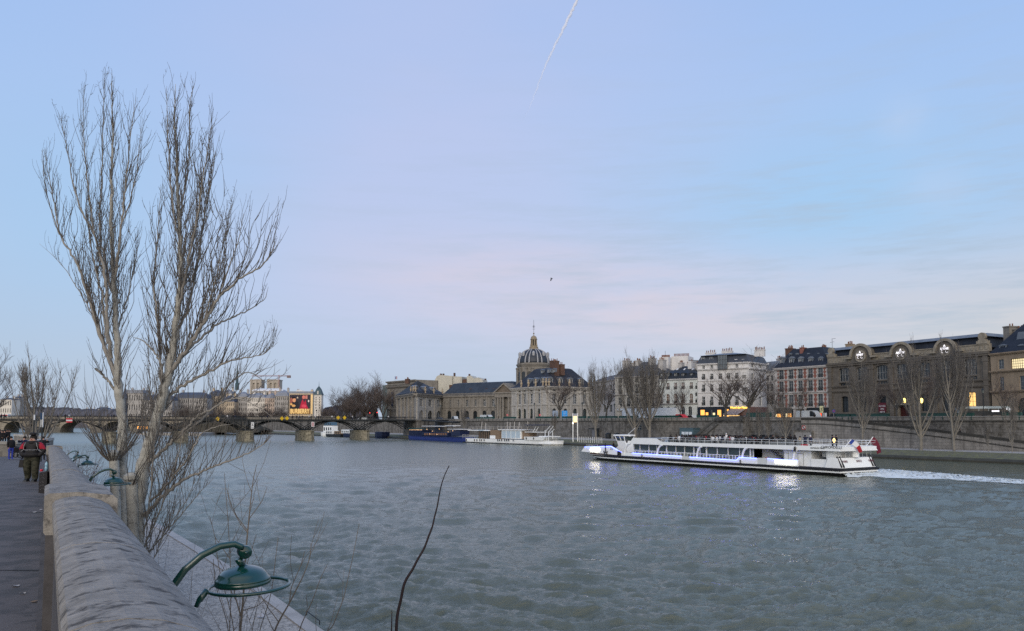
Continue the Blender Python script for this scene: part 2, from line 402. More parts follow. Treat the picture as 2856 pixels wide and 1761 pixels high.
# far street slab
big = bank(420)
struct(strip('street', bank(18.6), big, STREET, STREET, m_asph, .2))
struct(strip('pavement', bank(19.2), bank(23), STREET+.12, STREET+.12, mat('far_pavement', (.2, .2, .195), var=.2, scale=.5), STREET+.003))
# quay retaining wall with cordon and parapet, in lengths
wr = thing('quay_wall', 'long sooty stone retaining wall of the far quay with parapet', 'wall', (20, 250, 1.7))
def seg_wall(off0, off1, z0, z1, m, name, parent, i0=0, i1=6, smooth=False):
    a, b = bank(off0), bank(off1); mb = MB()
    for i in range(i0, i1):
        top = [a[i], a[i+1], b[i+1], b[i]]
        mb.hexa([(x, y, z0) for x, y in top]+[(x, y, z1) for x, y in top])
    return mb.build(name, m, parent)
seg_wall(18, 18.58, 1.0, 7.15, m_quaywall, 'retaining_face', wr)
seg_wall(17.7, 18.6, 7.153, 7.42, mat('dark_cordon', (.09, .088, .08), rough=.9, var=.3), 'cordon', wr)
seg_wall(18.05, 18.5, 7.423, 8.0, mat('pale_parapet_stone', (.26, .25, .235), rough=.9, var=.25, scale=.4, streak=1, brick=(1.4, .6, .03, .5)), 'parapet', wr)
seg_wall(17.95, 18.6, 8.003, 8.18, m_coping, 'coping', wr)
# ramp in front of the wall on the right, falling away to the right
def along(off, u0, u1, n):
    out = []
    for i in range(n+1):
        u = u0+(u1-u0)*i/n; Y = bankY(u, off); rx, _ = ray(u, 1200); out.append((rx*Y, Y, u))
    return out
rp = thing('quay_ramp', 'stone ramp with parapet sloping down along the far quay wall', 'ramp', (95, 150, 1.7))
A = along(12.5, 2235, 3050, 16); B = along(17.6, 2235, 3050, 16); A2 = along(13.0, 2235, 3050, 16)
def rz(u): return 7.7-(max(0, u-2300))*.0078
mb = MB(); mc = MB()
for i in range(16):
    (x0, y0, u0), (x1, y1, u1) = A[i], A[i+1]; (p0, q0, _), (p1, q1, _) = A2[i], A2[i+1]; (r0, t0, _), (r1, t1, _) = B[i], B[i+1]
    za, zb = max(2.0, rz(u0)), max(2.0, rz(u1))
    mb.hexa([(x0, y0, 1), (x1, y1, 1), (p1, q1, 1), (p0, q0, 1), (x0, y0, za), (x1, y1, zb), (p1, q1, zb), (p0, q0, za)])
    mb.hexa([(p0, q0, 1), (p1, q1, 1), (r1, t1, 1), (r0, t0, 1), (p0, q0, za-.9), (p1, q1, zb-.9), (r1, t1, zb-.9), (r0, t0, za-.9)])
    e = Vector((x0-p0, y0-q0)).normalized()*.12
    mc.hexa([(x0+e.x, y0+e.y, za-.25), (x1+e.x, y1+e.y, zb-.25), (p1-e.x, q1-e.y, zb-.25), (p0-e.x, q0-e.y, za-.25), (x0+e.x, y0+e.y, za+.25), (x1+e.x, y1+e.y, zb+.25), (p1-e.x, q1-e.y, zb+.25), (p0-e.x, q0-e.y, za+.25)])
    mc.hexa([(x0+e.x, y0+e.y, za-1.25), (x1+e.x, y1+e.y, zb-1.25), (x1+e.x*.1, y1+e.y*.1, zb-1.25), (x0+e.x*.1, y0+e.y*.1, za-1.25), (x0+e.x, y0+e.y, za-1.05), (x1+e.x, y1+e.y, zb-1.05), (x1+e.x*.1, y1+e.y*.1, zb-1.05), (x0+e.x*.1, y0+e.y*.1, za-1.05)])
mb.build('ramp_wall', MT['pale_parapet_stone'], rp); mc.build('ramp_coping', mat('dark_ramp_coping', (.045, .045, .042), rough=.9, var=.3), rp)
# stair down to the quay
Y0 = bankY(2000, 16.5); Fs = Fr(1935, bankY(1935, 16.2), 2080, bankY(2080, 16.2))
st = thing('quay_stairs', 'stone stairs with a sloping parapet climbing the quay wall beside the blue cabin', 'stairs', Fs.pt(3, 0, 1.7))
zt, zb_ = 8.0, 1.8; sa, sb = Fs.s(1940, 1215), Fs.s(2008, 1168)
mb = MB(); mb.fpoly(Fs, [(sa, 1), (Fs.s(2080), 1), (Fs.s(2080), 6.6), (sb, 6.6), (sa, 1.7)], 1.2, -1.5); mb.build('stair_body', m_quaywall, st)
mb = MB(); mb.fpoly(Fs, [(sa-.3, 1.72), (sb, 7.6), (Fs.s(2080), 7.6), (Fs.s(2080), 8.1), (sb-.2, 8.1), (sa-.3, 2.5)], 1.5, 1.23); mb.build('stair_parapet', mat('dark_stair_stone', (.075, .075, .07), rough=.9, var=.3), st)
mb = MB(); mb.fpoly(Fs, [(sa+1.6, 1.72), (sa+2.0, 1.72), (sb+.6, 6.3), (sb+.3, 6.5)], 1.48, 1.22); mb.build('stair_rail', MT['dark_stair_stone'], st)
# piers/niches on the wall right of the stairs
def wallbox(u0, u1, v0, v1, off, dep, m, name, label, cat):
    F = Fr(u0-30, bankY(u0-30, off), u1+30, bankY(u1+30, off)); a, b = F.s(u0), F.s(u1); z1, z0 = F.z((u0+u1)/2, v0), F.z((u0+u1)/2, v1)
    return F, a, b, z0, z1
F, a, b, z0, z1 = wallbox(2000, 2072, 1168, 1222, 16, .5, None, '', '', '')
t = thing('wall_buttress', 'projecting stone buttress with dark recess at head of the quay stairs', 'buttress', F.pt((a+b)/2, 0, 1.7))
mb = MB(); hole_wall(mb, F, a, b, 1.6, 8.2, [(a+(b-a)*.3, a+(b-a)*.62, 2.2, 6.6, 0)], .8); mb.fbox(F, a, b, -1.6, -.85, 1.6, 8.2)
mb.fbox(F, a-.2, b+.2, .003, .25, 7.2, 7.5); mb.fbox(F, a-.1, b+.1, -1.5, .2, 8.203, 8.4); mb.build('masonry', m_quaywall, t)
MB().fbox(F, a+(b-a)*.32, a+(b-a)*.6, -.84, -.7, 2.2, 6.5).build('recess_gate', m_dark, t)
# dark openings, doors, cabins on the lower quay
def quay_item(name, label, cat, u0, u1, v0, v1, off, m, D=1.5, parts=()):
    F, a, b, z0, z1 = wallbox(u0, u1, v0, v1, off, 0, None, '', '', '')
    t = thing(name, label, cat, F.pt((a+b)/2, 0, z0)); return F, a, b, z0, z1, t
F, a, b, z0, z1, t = quay_item('quay_cabin', 'blue grey ticket cabin with three white posters below the quay wall', 'cabin', 1895, 1932, 1196, 1222, 15, None)
mcab = mat('cabin_blue_grey', (.07, .12, .15), rough=.5, var=.1)
mb = MB(); mb.fbox(F, a, b, -2.6, 0, 1.7, z1); mb.fbox(F, a-.15, b+.15, -2.7, .15, z1+.003, z1+.2); mb.build('cabin_wall', mcab, t)
for i in range(3):
    x = a+(b-a)*(.15+.27*i); MB().fbox(F, x, x+(b-a)*.23, .004, .03, z0+(z1-z0)*.32, z0+(z1-z0)*.66).build('poster', mat('poster_white', (.55, .62, .68), var=.1), t)
F, a, b, z0, z1, t = quay_item('quay_door', 'open metal door with white leaf in the far quay wall', 'door', 1651, 1668, 1197, 1218, 17.2, None)
MB().fbox(F, a, (a+b)/2, -.1, .05, 1.7, z1).build('door_leaf', mat('door_grey', (.15, .16, .18), var=.1), t)
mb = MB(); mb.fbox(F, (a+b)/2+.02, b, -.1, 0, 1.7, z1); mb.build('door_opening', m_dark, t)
mb = MB(); mb.fbox(F, a-1, b+.5, -.2, .5, z1+.05, z1+.25); mb.build('door_canopy', m_dark, t)
F, a, b, z0, z1, t = quay_item('wall_grille', 'barred square window high in the far quay wall', 'window grille', 1773, 1789, 1186, 1200, 17.85, None)
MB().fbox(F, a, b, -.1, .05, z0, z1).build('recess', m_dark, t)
mb = MB()
for i in range(4): mb.fbox(F, a+(b-a)*i/3-.05, a+(b-a)*i/3+.05, .053, .12, z0, z1)
for i in range(3): mb.fbox(F, a, b, .123, .16, z0+(z1-z0)*i/2-.05, z0+(z1-z0)*i/2+.05)
mb.build('bars', m_grey, t)
F, a, b, z0, z1, t = quay_item('quay_vault', 'low dark vault opening at the foot of the quay wall behind the boat', 'opening', 2074, 2160, 1213, 1232, 17.6, None)
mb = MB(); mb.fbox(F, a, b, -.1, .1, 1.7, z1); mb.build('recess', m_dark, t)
mb = MB(); mb.fbox(F, a-.3, b+.3, -.1, .45, z1+.01, z1+.5)
for i in range(5): mb.fbox(F, a+(b-a)*i/4-.25, a+(b-a)*i/4+.25, .11, .45, 1.7, z1)
mb.build('lintel', m_quaywall, t)
F, a, b, z0, z1, t = quay_item('garage_door', 'pale panelled garage door in the quay wall behind the boat', 'door', 2216, 2262, 1205, 1232, 12.0, None)
mb = MB(); mb.fbox(F, a, b, -.6, .12, 1.7, z1); mb.build('door_leaf', mat('pale_door', (.24, .24, .24), var=.1), t)
mb = MB(); mb.fbox(F, a-.25, a-.01, -.6, .25, 1.7, z1); mb.fbox(F, b+.01, b+.25, -.6, .25, 1.7, z1); mb.fbox(F, a-.25, b+.25, -.6, .25, z1+.01, z1+.3); mb.fbox(F, (a+b)/2-.04, (a+b)/2+.04, .123, .15, 1.7, z1); mb.build('door_frame', m_quaywall, t)
# no mooring sign
F, a, b, z0, z1, t = quay_item('no_mooring_sign', 'square no anchoring sign with struck out anchor on the quay wall', 'sign', 2236, 2246, 1187, 1199, 12.3, None)
MB().fbox(F, a, b, 0, .08, z0, z1).build('board', m_white, t)
mb = MB(); fwid = .16
for q in ((a, b, z0, z0+fwid), (a, b, z1-fwid, z1), (a, a+fwid, z0, z1), (b-fwid, b, z0, z1)): mb.fbox(F, q[0], q[1], .083, .11, q[2], q[3])
mb.build('red_border', mat('sign_red', (.35, .03, .04), var=.1), t)
mb = MB(); cx = (a+b)/2; mb.fpoly(F, [(a+.2, z1-.25), (a+.35, z1-.18), (b-.2, z0+.25), (b-.35, z0+.18)], .085, .12)
mb.fbox(F, cx-.05, cx+.05, .084, .1, z0+.3, z1-.3); mb.fpoly(F, [(cx-.3, z0+.4), (cx, z0+.25), (cx+.3, z0+.4), (cx, z0+.33)], .084, .1); mb.build('struck_anchor', m_dark, t)
# floor of the world: river bed / land sheet
struct(MB().add([(-9000, -9000, -2.5), (9000, -9000, -2.5), (9000, 9000, -2.5), (-9000, 9000, -2.5)], [(0, 1, 2, 3)]).build('ground', mat('ground', (.08, .08, .07), var=.1)))
# ================================================================== buildings of the far bank, right to left
ZB = STREET+.1
# --- tan house at the right edge
F = Fr(2768, 168, 2990, 150); s1 = F.w
ze = F.z(2775, 986)
sp = []
for u, wd, v0, v1, g in ((2797, 16, 1003, 1029, m_glass), (2797, 13, 1052, 1090, m_glass), (2860, 26, 1048, 1094, m_glass), (2915, 20, 1003, 1029, m_glass), (2915, 20, 1050, 1092, m_glass)):
    sp.append((F.s(u-wd/2), F.s(u+wd/2), F.z(u, v1), F.z(u, v0), 0, m_grey, g, 2, 3))
sp.append((F.s(2825), F.s(2872), F.z(2848, 1028), F.z(2848, 999), 0, m_dark, m_litw, 8, 4))
sp.append((F.s(2840), F.s(2872), ZB, F.z(2856, 1110), 1, m_green, m_glassd, 2, 3))
rt = building('apartment_building', 'tan house with lit studio window and steep slate roof at right end of the street', F, 0, s1, ZB, ze, 14, m_tan, sp)
cornice(rt, F, 0, s1, [ze-.4, F.z(2775, 1040), F.z(2775, 1096)], m_tan, h=.4)
roof(rt, F, 0, s1, 14, ze, m_slate, [(4.6, F.z(2830, 897)), (6.5, F.z(2830, 893))])
for u in (2797, 2850): a, b = F.s(u-8), F.s(u+8); dormer(rt, F, a, b, F.z(u, 983), F.z(u, 965), 0, -.6, m_zinc, m_grey, m_glass, m_zinc, peak=.3)
MB().fpoly(F, [(F.s(2822), F.z(2822, 953)), (F.s(2829), F.z(2829, 925)), (F.s(2900), F.z(2860, 922)), (F.s(2900), F.z(2860, 953))], -1.8, -3.5).build('roof_glazing', m_zinc, rt)
chimney(rt, F, F.s(2773), F.s(2790), -6, -3.2, ze, F.z(2781, 911), m_stone_mid, 2); chimney(rt, F, F.s(2793), F.s(2812), -6.3, -4, ze+1, F.z(2800, 918), m_stone_mid, 3)
# --- museum / art school with three round gables
F = Fr(2312, 206, 2766, 168.5); W = F.w
ze = F.z(2312, 1017.5)
def col(u): return F.s(u)
sp = []
for i, u in enumerate((2357, 2407, 2462, 2518, 2580, 2640, 2711)):
    wd = 30+i*1.1; a, b = F.s(u-wd/2), F.s(u+wd/2)
    zu = F.z(2357, 1026), F.z(2357, 1064), F.z(2357, 1068), F.z(2357, 1081)
    sp.append((a, b, zu[1], zu[0], 2, m_grey, m_glassd, 4, 2))
    sp.append((a, b, zu[3], zu[2], 0, m_stone_mid, m_glassd, 4, 1))
    if i != 3:
        a, b = F.s(u-wd*.32), F.s(u+wd*.32)
        g = m_lit if i == 6 else m_glassd
        sp.append((a, b, F.z(2357, 1150), F.z(2357, 1106), 2, m_dark if i != 6 else m_dark, g, 2, 4))
a, b = F.s(2509), F.s(2538); sp.append((a, b, ZB, F.z(2523, 1132), 0, mat('oxblood_door', (.06, .015, .015), rough=.6), mat('oxblood_panel', (.05, .012, .012), rough=.6), 3, 2))
rt = building('museum', 'long sooty stone museum with three round gables and blue slate roof', F, 0, W, ZB, ze, 22, m_stone_dk, sp, rec=.6)
for a, b, v in ((0, W, 1083), (0, W, 1096)): cornice(rt, F, a, b, [F.z(2312, v)], m_stone_dk, name='string_course', h=.45, p=.3)
cornice(rt, F, 0, W, [ze-.7], m_stone_dk, h=.9, p=.5)
zatt = F.z(2318, 999)
mb = MB(); mb.fbox(F, 0, W, -1, .1, ze+.3, zatt); mb.fbox(F, 0, W, -1, .25, zatt+.003, zatt+.25)
for i in range(40):
    x = W*(i+.5)/40; mb.fbox(F, x-.28, x+.28, .103, .2, ze+.7, zatt-.3)
mb.build('attic_parapet', mat('carved_attic_stone', (.26, .235, .19), rough=.9, var=.35, scale=1.5, streak=.5), rt)
for x in (1.2, W-1.4):                                      # corner aedicules with round medallions
    mb = MB(); mb.fbox(F, x-1.2, x+1.2, -.8, .4, zatt+.26, zatt+.9); mb.fbox(F, x-.8, x+.8, -.6, .35, zatt+.903, zatt+1.2)
    mb.fpoly(F, [(x+.85*math.cos(t*math.pi/8), zatt+1.9+.85*math.sin(t*math.pi/8)) for t in range(16)], .3, -.4); mb.build('medallion', MT['carved_attic_stone'], rt)
for x in (.8, W-.8, F.s(2435), F.s(2490), F.s(2546), F.s(2612), F.s(2672)):
    mb = MB(); mb.fbox(F, x-.55, x+.55, .003, .35, ZB, ze-.75); mb.fbox(F, x-.7, x+.7, .003, .45, ze-2.0, ze-1.2); mb.build('pilaster', m_stone_dk, rt)
zr = F.z(2318, 972)
roof(rt, F, 0, W, 22, zatt-.4, m_slate, [(1.6, zr-.6)], over=-.9)
mb = MB(); mb.ffrus(F, .7, W-.7, -21.3, -.75, zr-.6, 1.2, W-1.2, -20.8, -1.6, zr+.15); mb.build('roof_ridge', m_zinc, rt)
lettering = [('A', "D'ART", 'LIS'), ('A', 'ART DE', 'OJ'), ('A', "D'ORE", 'CL')]
m_neon = mat('white_neon', (.8, .8, .85), var=0, emit=(1, .96, 1), estr=1)
for k, (uc, vc) in enumerate(((2405, 990), (2518, 984), (2641, 973))):
    cx, cz = F.sz(uc, vc); r = 4.4+.1*k; r = (F.s(uc+27)-F.s(uc-27))/2; ri = r*.4
    K = 18; mb = MB(); zc = cz-.4
    outer = [(cx+r*math.cos(math.pi*t/K), zc+r*math.sin(math.pi*t/K)) for t in range(K+1)]
    poly = [(cx+r, ze+.2)]+outer+[(cx-r, ze+.2)]
    mb.fpoly(F, poly, .6, -3); mb.build('gable', m_stone_dk, rt)
    mb = MB(); ro = r+.45
    for t in range(K):
        a0, a1 = math.pi*t/K, math.pi*(t+1)/K
        mb.fpoly(F, [(cx+r*.93*math.cos(a0), zc+r*.93*math.sin(a0)), (cx+ro*math.cos(a0), zc+ro*math.sin(a0)), (cx+ro*math.cos(a1), zc+ro*math.sin(a1)), (cx+r*.93*math.cos(a1), zc+r*.93*math.sin(a1))], 1.0, .603)
    for sg in (-1, 1): mb.fbox(F, cx+sg*(r+.9)-.9, cx+sg*(r+.9)+.9, -.5, 1.0, zc-.5, zc-.05)
    for t in range(24):
        a0, a1 = 2*math.pi*t/24, 2*math.pi*(t+1)/24
        mb.fpoly(F, [(cx+ri*math.cos(a0), zc+ri*math.sin(a0)), (cx+(ri+.4)*math.cos(a0), zc+(ri+.4)*math.sin(a0)), (cx+(ri+.4)*math.cos(a1), zc+(ri+.4)*math.sin(a1)), (cx+ri*math.cos(a1), zc+ri*math.sin(a1))], .9, .603)
    mb.build('gable_moulding', MT['carved_attic_stone'], rt)
    mb = MB(); mb.fpoly(F, [(cx+ri*.99*math.cos(2*math.pi*t/24), zc+ri*.99*math.sin(2*math.pi*t/24)) for t in range(24)], .7, .602); mb.build('oculus', m_stone_dk, rt)
    t0, t1, t2 = lettering[k]
    text(t0, F, cx, .95, cz+.6, .75, m_neon, rt, 'neon_lettering', .04, .02); text(t1, F, cx, .95, cz-.05, .68, m_neon, rt, 'neon_lettering', .04, .02)
    mbn = MB()
    for sg, ph in ((-1, 0), (1, .8)):
        mbn.tube([F.pt(cx+sg*.5+.32*math.cos(t*.5+ph), .9, cz-.68+.28*math.sin(t*.5+ph)) for t in range(3, 11)], .04, 5)
    mbn.build('neon_curl', m_neon, rt)
for u in (2529, 2577):                                       # glowing wall lanterns
    a, z = F.sz(u, 1118); z0, z1 = F.z(u, 1125), F.z(u, 1111)
    t = thing('wall_lantern', ('left' if u == 2529 else 'right')+' glowing yellow wall lantern beside the museum doorway', 'lantern', F.pt(a, .5, z0), group='lit lanterns on the museum front')
    MB().lathe(F.pt(a, .9, z0), [(.1, 0), (.28, .2), (.33, z1-z0-.3), (.1, z1-z0)], 8).build('lantern_glass', mat('lantern_glow', (.8, .7, .3), var=0, emit=(1, .75, .2), estr=3), t)
    MB().fbox(F, a-.06, a+.06, .004, .8, z1-.12, z1).build('bracket', m_dark, t)
a, b = F.s(2455), F.s(2476); t = thing('museum_banner', 'dark red vertical banner with pale lettering on the museum wall', 'banner', F.pt(a, .6, F.z(2465, 1150)))
MB().fbox(F, a, b, .55, .62, F.z(2465, 1150), F.z(2465, 1124)).build('cloth', mat('banner_red', (.09, .015, .025), rough=.7, var=.2), t)
for i, tx in enumerate(('ECOLE', 'DES', 'ARTS')): text(tx, F, (a+b)/2, .63, F.z(2465, 1133)-i*.75, .6, m_white, t, 'banner_lettering')
mb = MB(); mb.fbox(F, F.s(2505), F.s(2508.5), .003, .5, ZB, F.z(2508, 1128)); mb.fbox(F, F.s(2539), F.s(2543), .003, .5, ZB, F.z(2540, 1128)); mb.fbox(F, F.s(2503), F.s(2545), .003, .7, F.z(2523, 1130), F.z(2523, 1126)); mb.build('doorway', m_stone_mid, rt)
# --- brick and stone house
F = Fr(2162, 219.7, 2311.5, 206.2); W = F.w; ze = F.z(2312, 1018)
fl = [(1030, 1056), (1062, 1092), (1101, 1135)]
cols = [(2179, 13), (2206, 13), (2232, 13), (2260, 13.5), (2288, 14)]
m_rb = mat('red_brick_panels', (.26, .115, .092), rough=.9, var=.2, scale=2, brick=(.22, .075, .006, .75)); m_quoin = mat('pale_quoins', (.42, .41, .4), rough=.9, var=.15, scale=1, streak=.3)
sp = grid(F, cols, fl, 2232, m_grey, m_glass, 2, 4, bal=True)
sp.append((F.s(2225), F.s(2246), ZB, F.z(2235, 1141), 1, m_dark, m_glassd, 1, 1))
rt = building('brick_house', 'red brick house with pale quoins and two rows of dormers', F, 0, W, ZB, ze, 14, m_quoin, sp)
for i in range(6):                                           # brick panels between window bays, toothed by quoins
    us = [2167]+[c[0] for c in cols]+[2306]; ua, ub = us[i], us[i+1]
    x0 = F.s(ua+(9.5 if i else 2), 1080); x1 = F.s(ub-(9.5 if i < 5 else 1), 1080)
    if x1-x0 < .3: x1 = x0+.5
    for v0, v1 in fl:
        mb = MB(); za, zc = F.z(2232, v1)-.2, F.z(2232, v0)+.1; nq = 6
        for q in range(nq):
            tt = .0 if q % 2 else .22; zq0 = za+(zc-za)*q/nq; mb.fbox(F, x0+tt, x1-tt, .004, .05, zq0, zq0+(zc-za)/nq-.002)
        mb.build('brick_panel', m_rb, rt)
cornice(rt, F, 0, W, [ze-.6], m_quoin, h=.6, p=.4); cornice(rt, F, 0, W, [F.z(2232, 1059.5), F.z(2232, 1097)], m_quoin, name='string_course', h=.25, p=.15)
zs = F.z(2232, 1138)
MB().fbox(F, 0, F.s(2215), .05, .4, ZB, zs).build('shopfront', m_dark, rt); MB().fbox(F, F.s(2252), W, .05, .4, ZB, zs).build('shopfront', m_dark, rt)
mb = MB(); mb.fbox(F, F.s(2216), F.s(2223), .05, .6, ZB, zs-.3); mb.fbox(F, F.s(2246), F.s(2251), .05, .6, ZB, zs-.3); mb.fbox(F, F.s(2214), F.s(2253), .05, .8, zs-.29, zs+.3); mb.build('stone_doorway', m_quoin, rt)
for u0, u1, v0, v1, mm in ((2156, 2169, 1155.5, 1163, m_litw), (2171, 2187, 1155, 1164.5, m_lito), (2194, 2199, 1154, 1164, m_litw), (2199.5, 2209, 1154, 1164.5, m_lito), (2255, 2264, 1147, 1161, m_litr), (2283, 2294, 1153, 1168, m_litr)):
    if u0 < 2162: u0 = 2163
    MB().fbox(F, F.s(u0), F.s(u1), .403, .46, max(ZB+.3, F.z(u0, v1)), F.z(u0, v0)).build('lit_shop_window', mm, rt)
for u0, u1 in ((2266, 2272), (2275, 2280), (2297, 2302), (2303, 2308)): MB().fbox(F, F.s(u0), F.s(u1), .403, .46, F.z(u0, 1166), F.z(u0, 1152)).build('shop_poster', m_white, rt)
roof(rt, F, 0, W, 14, ze, m_slate, [(3.7, F.z(2300, 963)), (6.4, F.z(2300, 961))])
for u, _ in cols: dormer(rt, F, F.s(u-5), F.s(u+5), F.z(u, 1016), F.z(u, 1001), 0, -.7, m_zinc, m_white, m_glass, m_zinc, peak=.55)
for u in (2194, 2213, 2245, 2273, 2297): dormer(rt, F, F.s(u-2.8), F.s(u+2.8), F.z(u, 996), F.z(u, 988), 0, -2.4, m_zinc, m_white, m_glass, m_zinc, peak=.3, back=1.2)
chimney(rt, F, F.s(2173), F.s(2188), -6, -3.5, ze, F.z(2180, 972), m_brick, 5); chimney(rt, F, F.s(2219), F.s(2227), -4.5, -2.6, ze+1, F.z(2222, 970), m_rb, 2); chimney(rt, F, F.s(2252), F.s(2266), -8, -7, ze+5, F.z(2260, 967), m_brick, 5)
chimney(rt, F, F.s(2322), F.s(2337), -9, -7, ze+2, F.z(2330, 957), m_tan, 4)
MB().tube([F.pt(F.s(2291), -6, ze+5), F.pt(F.s(2291), -6, F.z(2291, 941))], .05, 4).tube([F.pt(F.s(2285), -6, F.z(2291, 951)), F.pt(F.s(2297), -6, F.z(2291, 950))], .04, 4).tube([F.pt(F.s(2290), -6, F.z(2291, 941)), F.pt(F.s(2301), -6, F.z(2291, 941))], .04, 4).build('aerial', m_dark, rt)
# --- low grey roofed house in the gap
F = Fr(2134, 236, 2168, 232); W = F.w; ze = F.z(2150, 1034)
rt = building('gap_house', 'narrow white house with zinc attic squeezed beside the brick house', F, -1, W, ZB, ze, 12, m_plaster, grid(F, [(2141, 6), (2153, 7)], [(1048, 1062), (1072, 1092), (1104, 1128)], 2150, m_grey, m_glass))
cornice(rt, F, -1, W, [ze-.4], m_plaster); roof(rt, F, -1, W, 12, ze, m_zinc, [(1.2, F.z(2150, 1008)), (5, F.z(2150, 1004))])
chimney(rt, F, F.s(2140), F.s(2147), -6, -4.5, ze+1, F.z(2143, 1001), m_plaster2, 3)
MB().fbox(F, F.s(2138), F.s(2142), -.9, -.7, F.z(2140, 1024), F.z(2140, 1012)).build('attic_window', m_white, rt)
# --- big white corner house
F = Fr(1947, 231, 2090, 222); W = F.w; ze = F.z(2075, 1009.5)
cols = [(1962, 9), (1985, 9), (2009, 9.5), (2032, 9.5), (2055, 10), (2076, 10)]
fl = [(1042, 1058), (1072, 1092), (1106, 1131)]
sp = grid(F, cols, fl, 2009, m_white, m_glassd, 2, 3, bal=True)
sp += grid(F, [(1962, 8), (1985, 8), (2055, 8), (2074, 8)], [(1018, 1031)], 2009, m_white, m_glassd, 2, 2)
rt = building('corner_house', 'large white corner house with mansard roof and tall studio glazing', F, 0, W, ZB, ze, 18, m_plaster, sp)
F2 = Fr(2090.3, 221.9, 2139, 231)
rt2 = building('x', '', F2, .02, F2.w, ZB, ze, 10, m_plaster, grid(F2, [(2099, 7), (2121, 7)], [(1013, 1025)]+fl, 2099, m_white, m_glassd, 2, 3), parent=rt)
cornice(rt, F, 0, W, [ze-.45, F.z(2009, 1031.5)], m_plaster, h=.4); cornice(rt, F, 0, W, [F.z(2009, 1063), F.z(2009, 1096)], m_plaster, name='string_course', h=.2, p=.12)
cornice(rt, F2, .1, F2.w, [ze-.45, F2.z(2099, 1031)], m_plaster, h=.4)
roof(rt, F, 0, W, 18, ze, mat('dark_mansard', (.05, .06, .08), rough=.5, var=.2, streak=.3), [(.9, F.z(2020, 990))], name='mansard_roof')
roof(rt, F, .9, W-.9, 16, F.z(2020, 990), m_zinc, [(7, F.z(2050, 977))], name='upper_roof', over=.15)
for u in (1962, 1985): dormer(rt, F, F.s(u-4.5), F.s(u+4.5), F.z(u, 1009), F.z(u, 998), 0, -.3, m_zinc, m_white, m_glass, m_zinc, peak=.1)
for u in (2055, 2075): MB().fbox(F, F.s(u-4), F.s(u+4), -.6, -.1, F.z(u, 1007), F.z(u, 1002)).build('roof_window', m_white, rt)
a, b = F.s(2006), F.s(2033); window(F, rt, a, b, F.z(2020, 1031), F.z(2020, 991), -.55, m_dark, mat('studio_glass', (.1, .13, .16), rough=.2, var=.3, spec=.8), 6, 3, name='studio_glazing')
chimney(rt, F, F.s(1949), F.s(1976), -7, -6, ze+1, F.z(1960, 982), m_plaster, 5); chimney(rt, F, F.s(1995), F.s(2025), -7, -6, ze+2, F.z(2010, 977), m_plaster, 6); chimney(rt, F, F.s(2082), F.s(2111), -9, -8, ze+2, F.z(2095, 972), m_plaster, 7)
# shops of the corner house
zs = F.z(2009, 1135)
mb = MB(); mb.fbox(F, 0, F.s(2046), .05, .5, ZB, zs); mb.build('shopfront', mat('navy_shopfront', (.012, .02, .035), rough=.4, var=.2), rt)
for u0, u1, v0, v1, mm in ((1956, 1967, 1144, 1159, m_lito), (1970, 1977, 1151, 1159, m_lito), (1984, 1989, 1144, 1158, m_glass), (2003, 2013, 1144, 1165, m_lito), (2026, 2034, 1142, 1165, m_lito), (1990, 1996, 1152, 1158, m_litw)):
    MB().fbox(F, F.s(u0), F.s(u1), .503, .56, max(ZB+.4, F.z(u0, v1)), F.z(u0, v0)).build('lit_shop_window', mm, rt)
aw = thing('shop_awning', 'red and white striped awning with yellow neon sign on the corner shop', 'awning', F.pt(F.s(2055), 1, ZB))
m_awr = mat('awning_dark_stripe', (.06, .03, .045), var=.1); m_aww = mat('awning_white_stripe', (.5, .46, .46), var=.1)
a, b = F.s(2040), F.s(2082); zt_, zb2 = F.z(2060, 1141), F.z(2060, 1155); mbs = [MB(), MB()]
for i in range(22):
    x0, x1 = a+(b-a)*i/22, a+(b-a)*(i+1)/22
    mbs[i % 2].add([F.pt(x0, .6, zt_), F.pt(x1, .6, zt_), F.pt(x1-1.4, 3.2, zb2), F.pt(x0-1.4, 3.2, zb2), F.pt(x0, .6, zt_-.06), F.pt(x1, .6, zt_-.06), F.pt(x1-1.4, 3.2, zb2-.06), F.pt(x0-1.4, 3.2, zb2-.06), F.pt(x1-1.4, 3.22, zb2-.4), F.pt(x0-1.4, 3.22, zb2-.4)], [(0, 1, 2, 3), (4, 7, 6, 5), (3, 2, 8, 9)])
mbs[0].build('dark_stripes', m_awr, aw); mbs[1].build('white_stripes', m_aww, aw)
mbl = MB()
for i in range(12): mbl.lathe(F.pt(a-1.2+(b-a)*i/11, 3.0, zb2-.62), [(.08, 0), (.14, .12), (.08, .24)], 6)
mbl.build('awning_lights', mat('warm_bulbs', (1, .8, .4), var=0, emit=(1, .6, .2), estr=1.6), aw)
text('Word des Blancs', F, F.s(2064), .7, F.z(2060, 1137.5), .85, mat('yellow_neon', (1, .7, .2), var=0, emit=(1, .6, .1), estr=1.3), aw, 'neon_lettering', .06, .05, sx=.9)
MB().fbox(F, F.s(2046), F.s(2090), .05, .5, ZB, zs-.1).build('cafe_front', mat('cafe_front_pink', (.2, .12, .11), var=.3), rt)
F2c = F2; MB().fbox(F2, .1, F2.w, .05, .3, ZB, zs-.1).build('cafe_side', MT['cafe_front_pink'], rt)
MB().lathe(F2.pt(F2.w*.5, 1, F2.z(2122, 1154)), [(.15, -.2), (.3, 0), (.15, .2)], 8).build('cafe_lamp', MT['warm_bulbs'], rt)
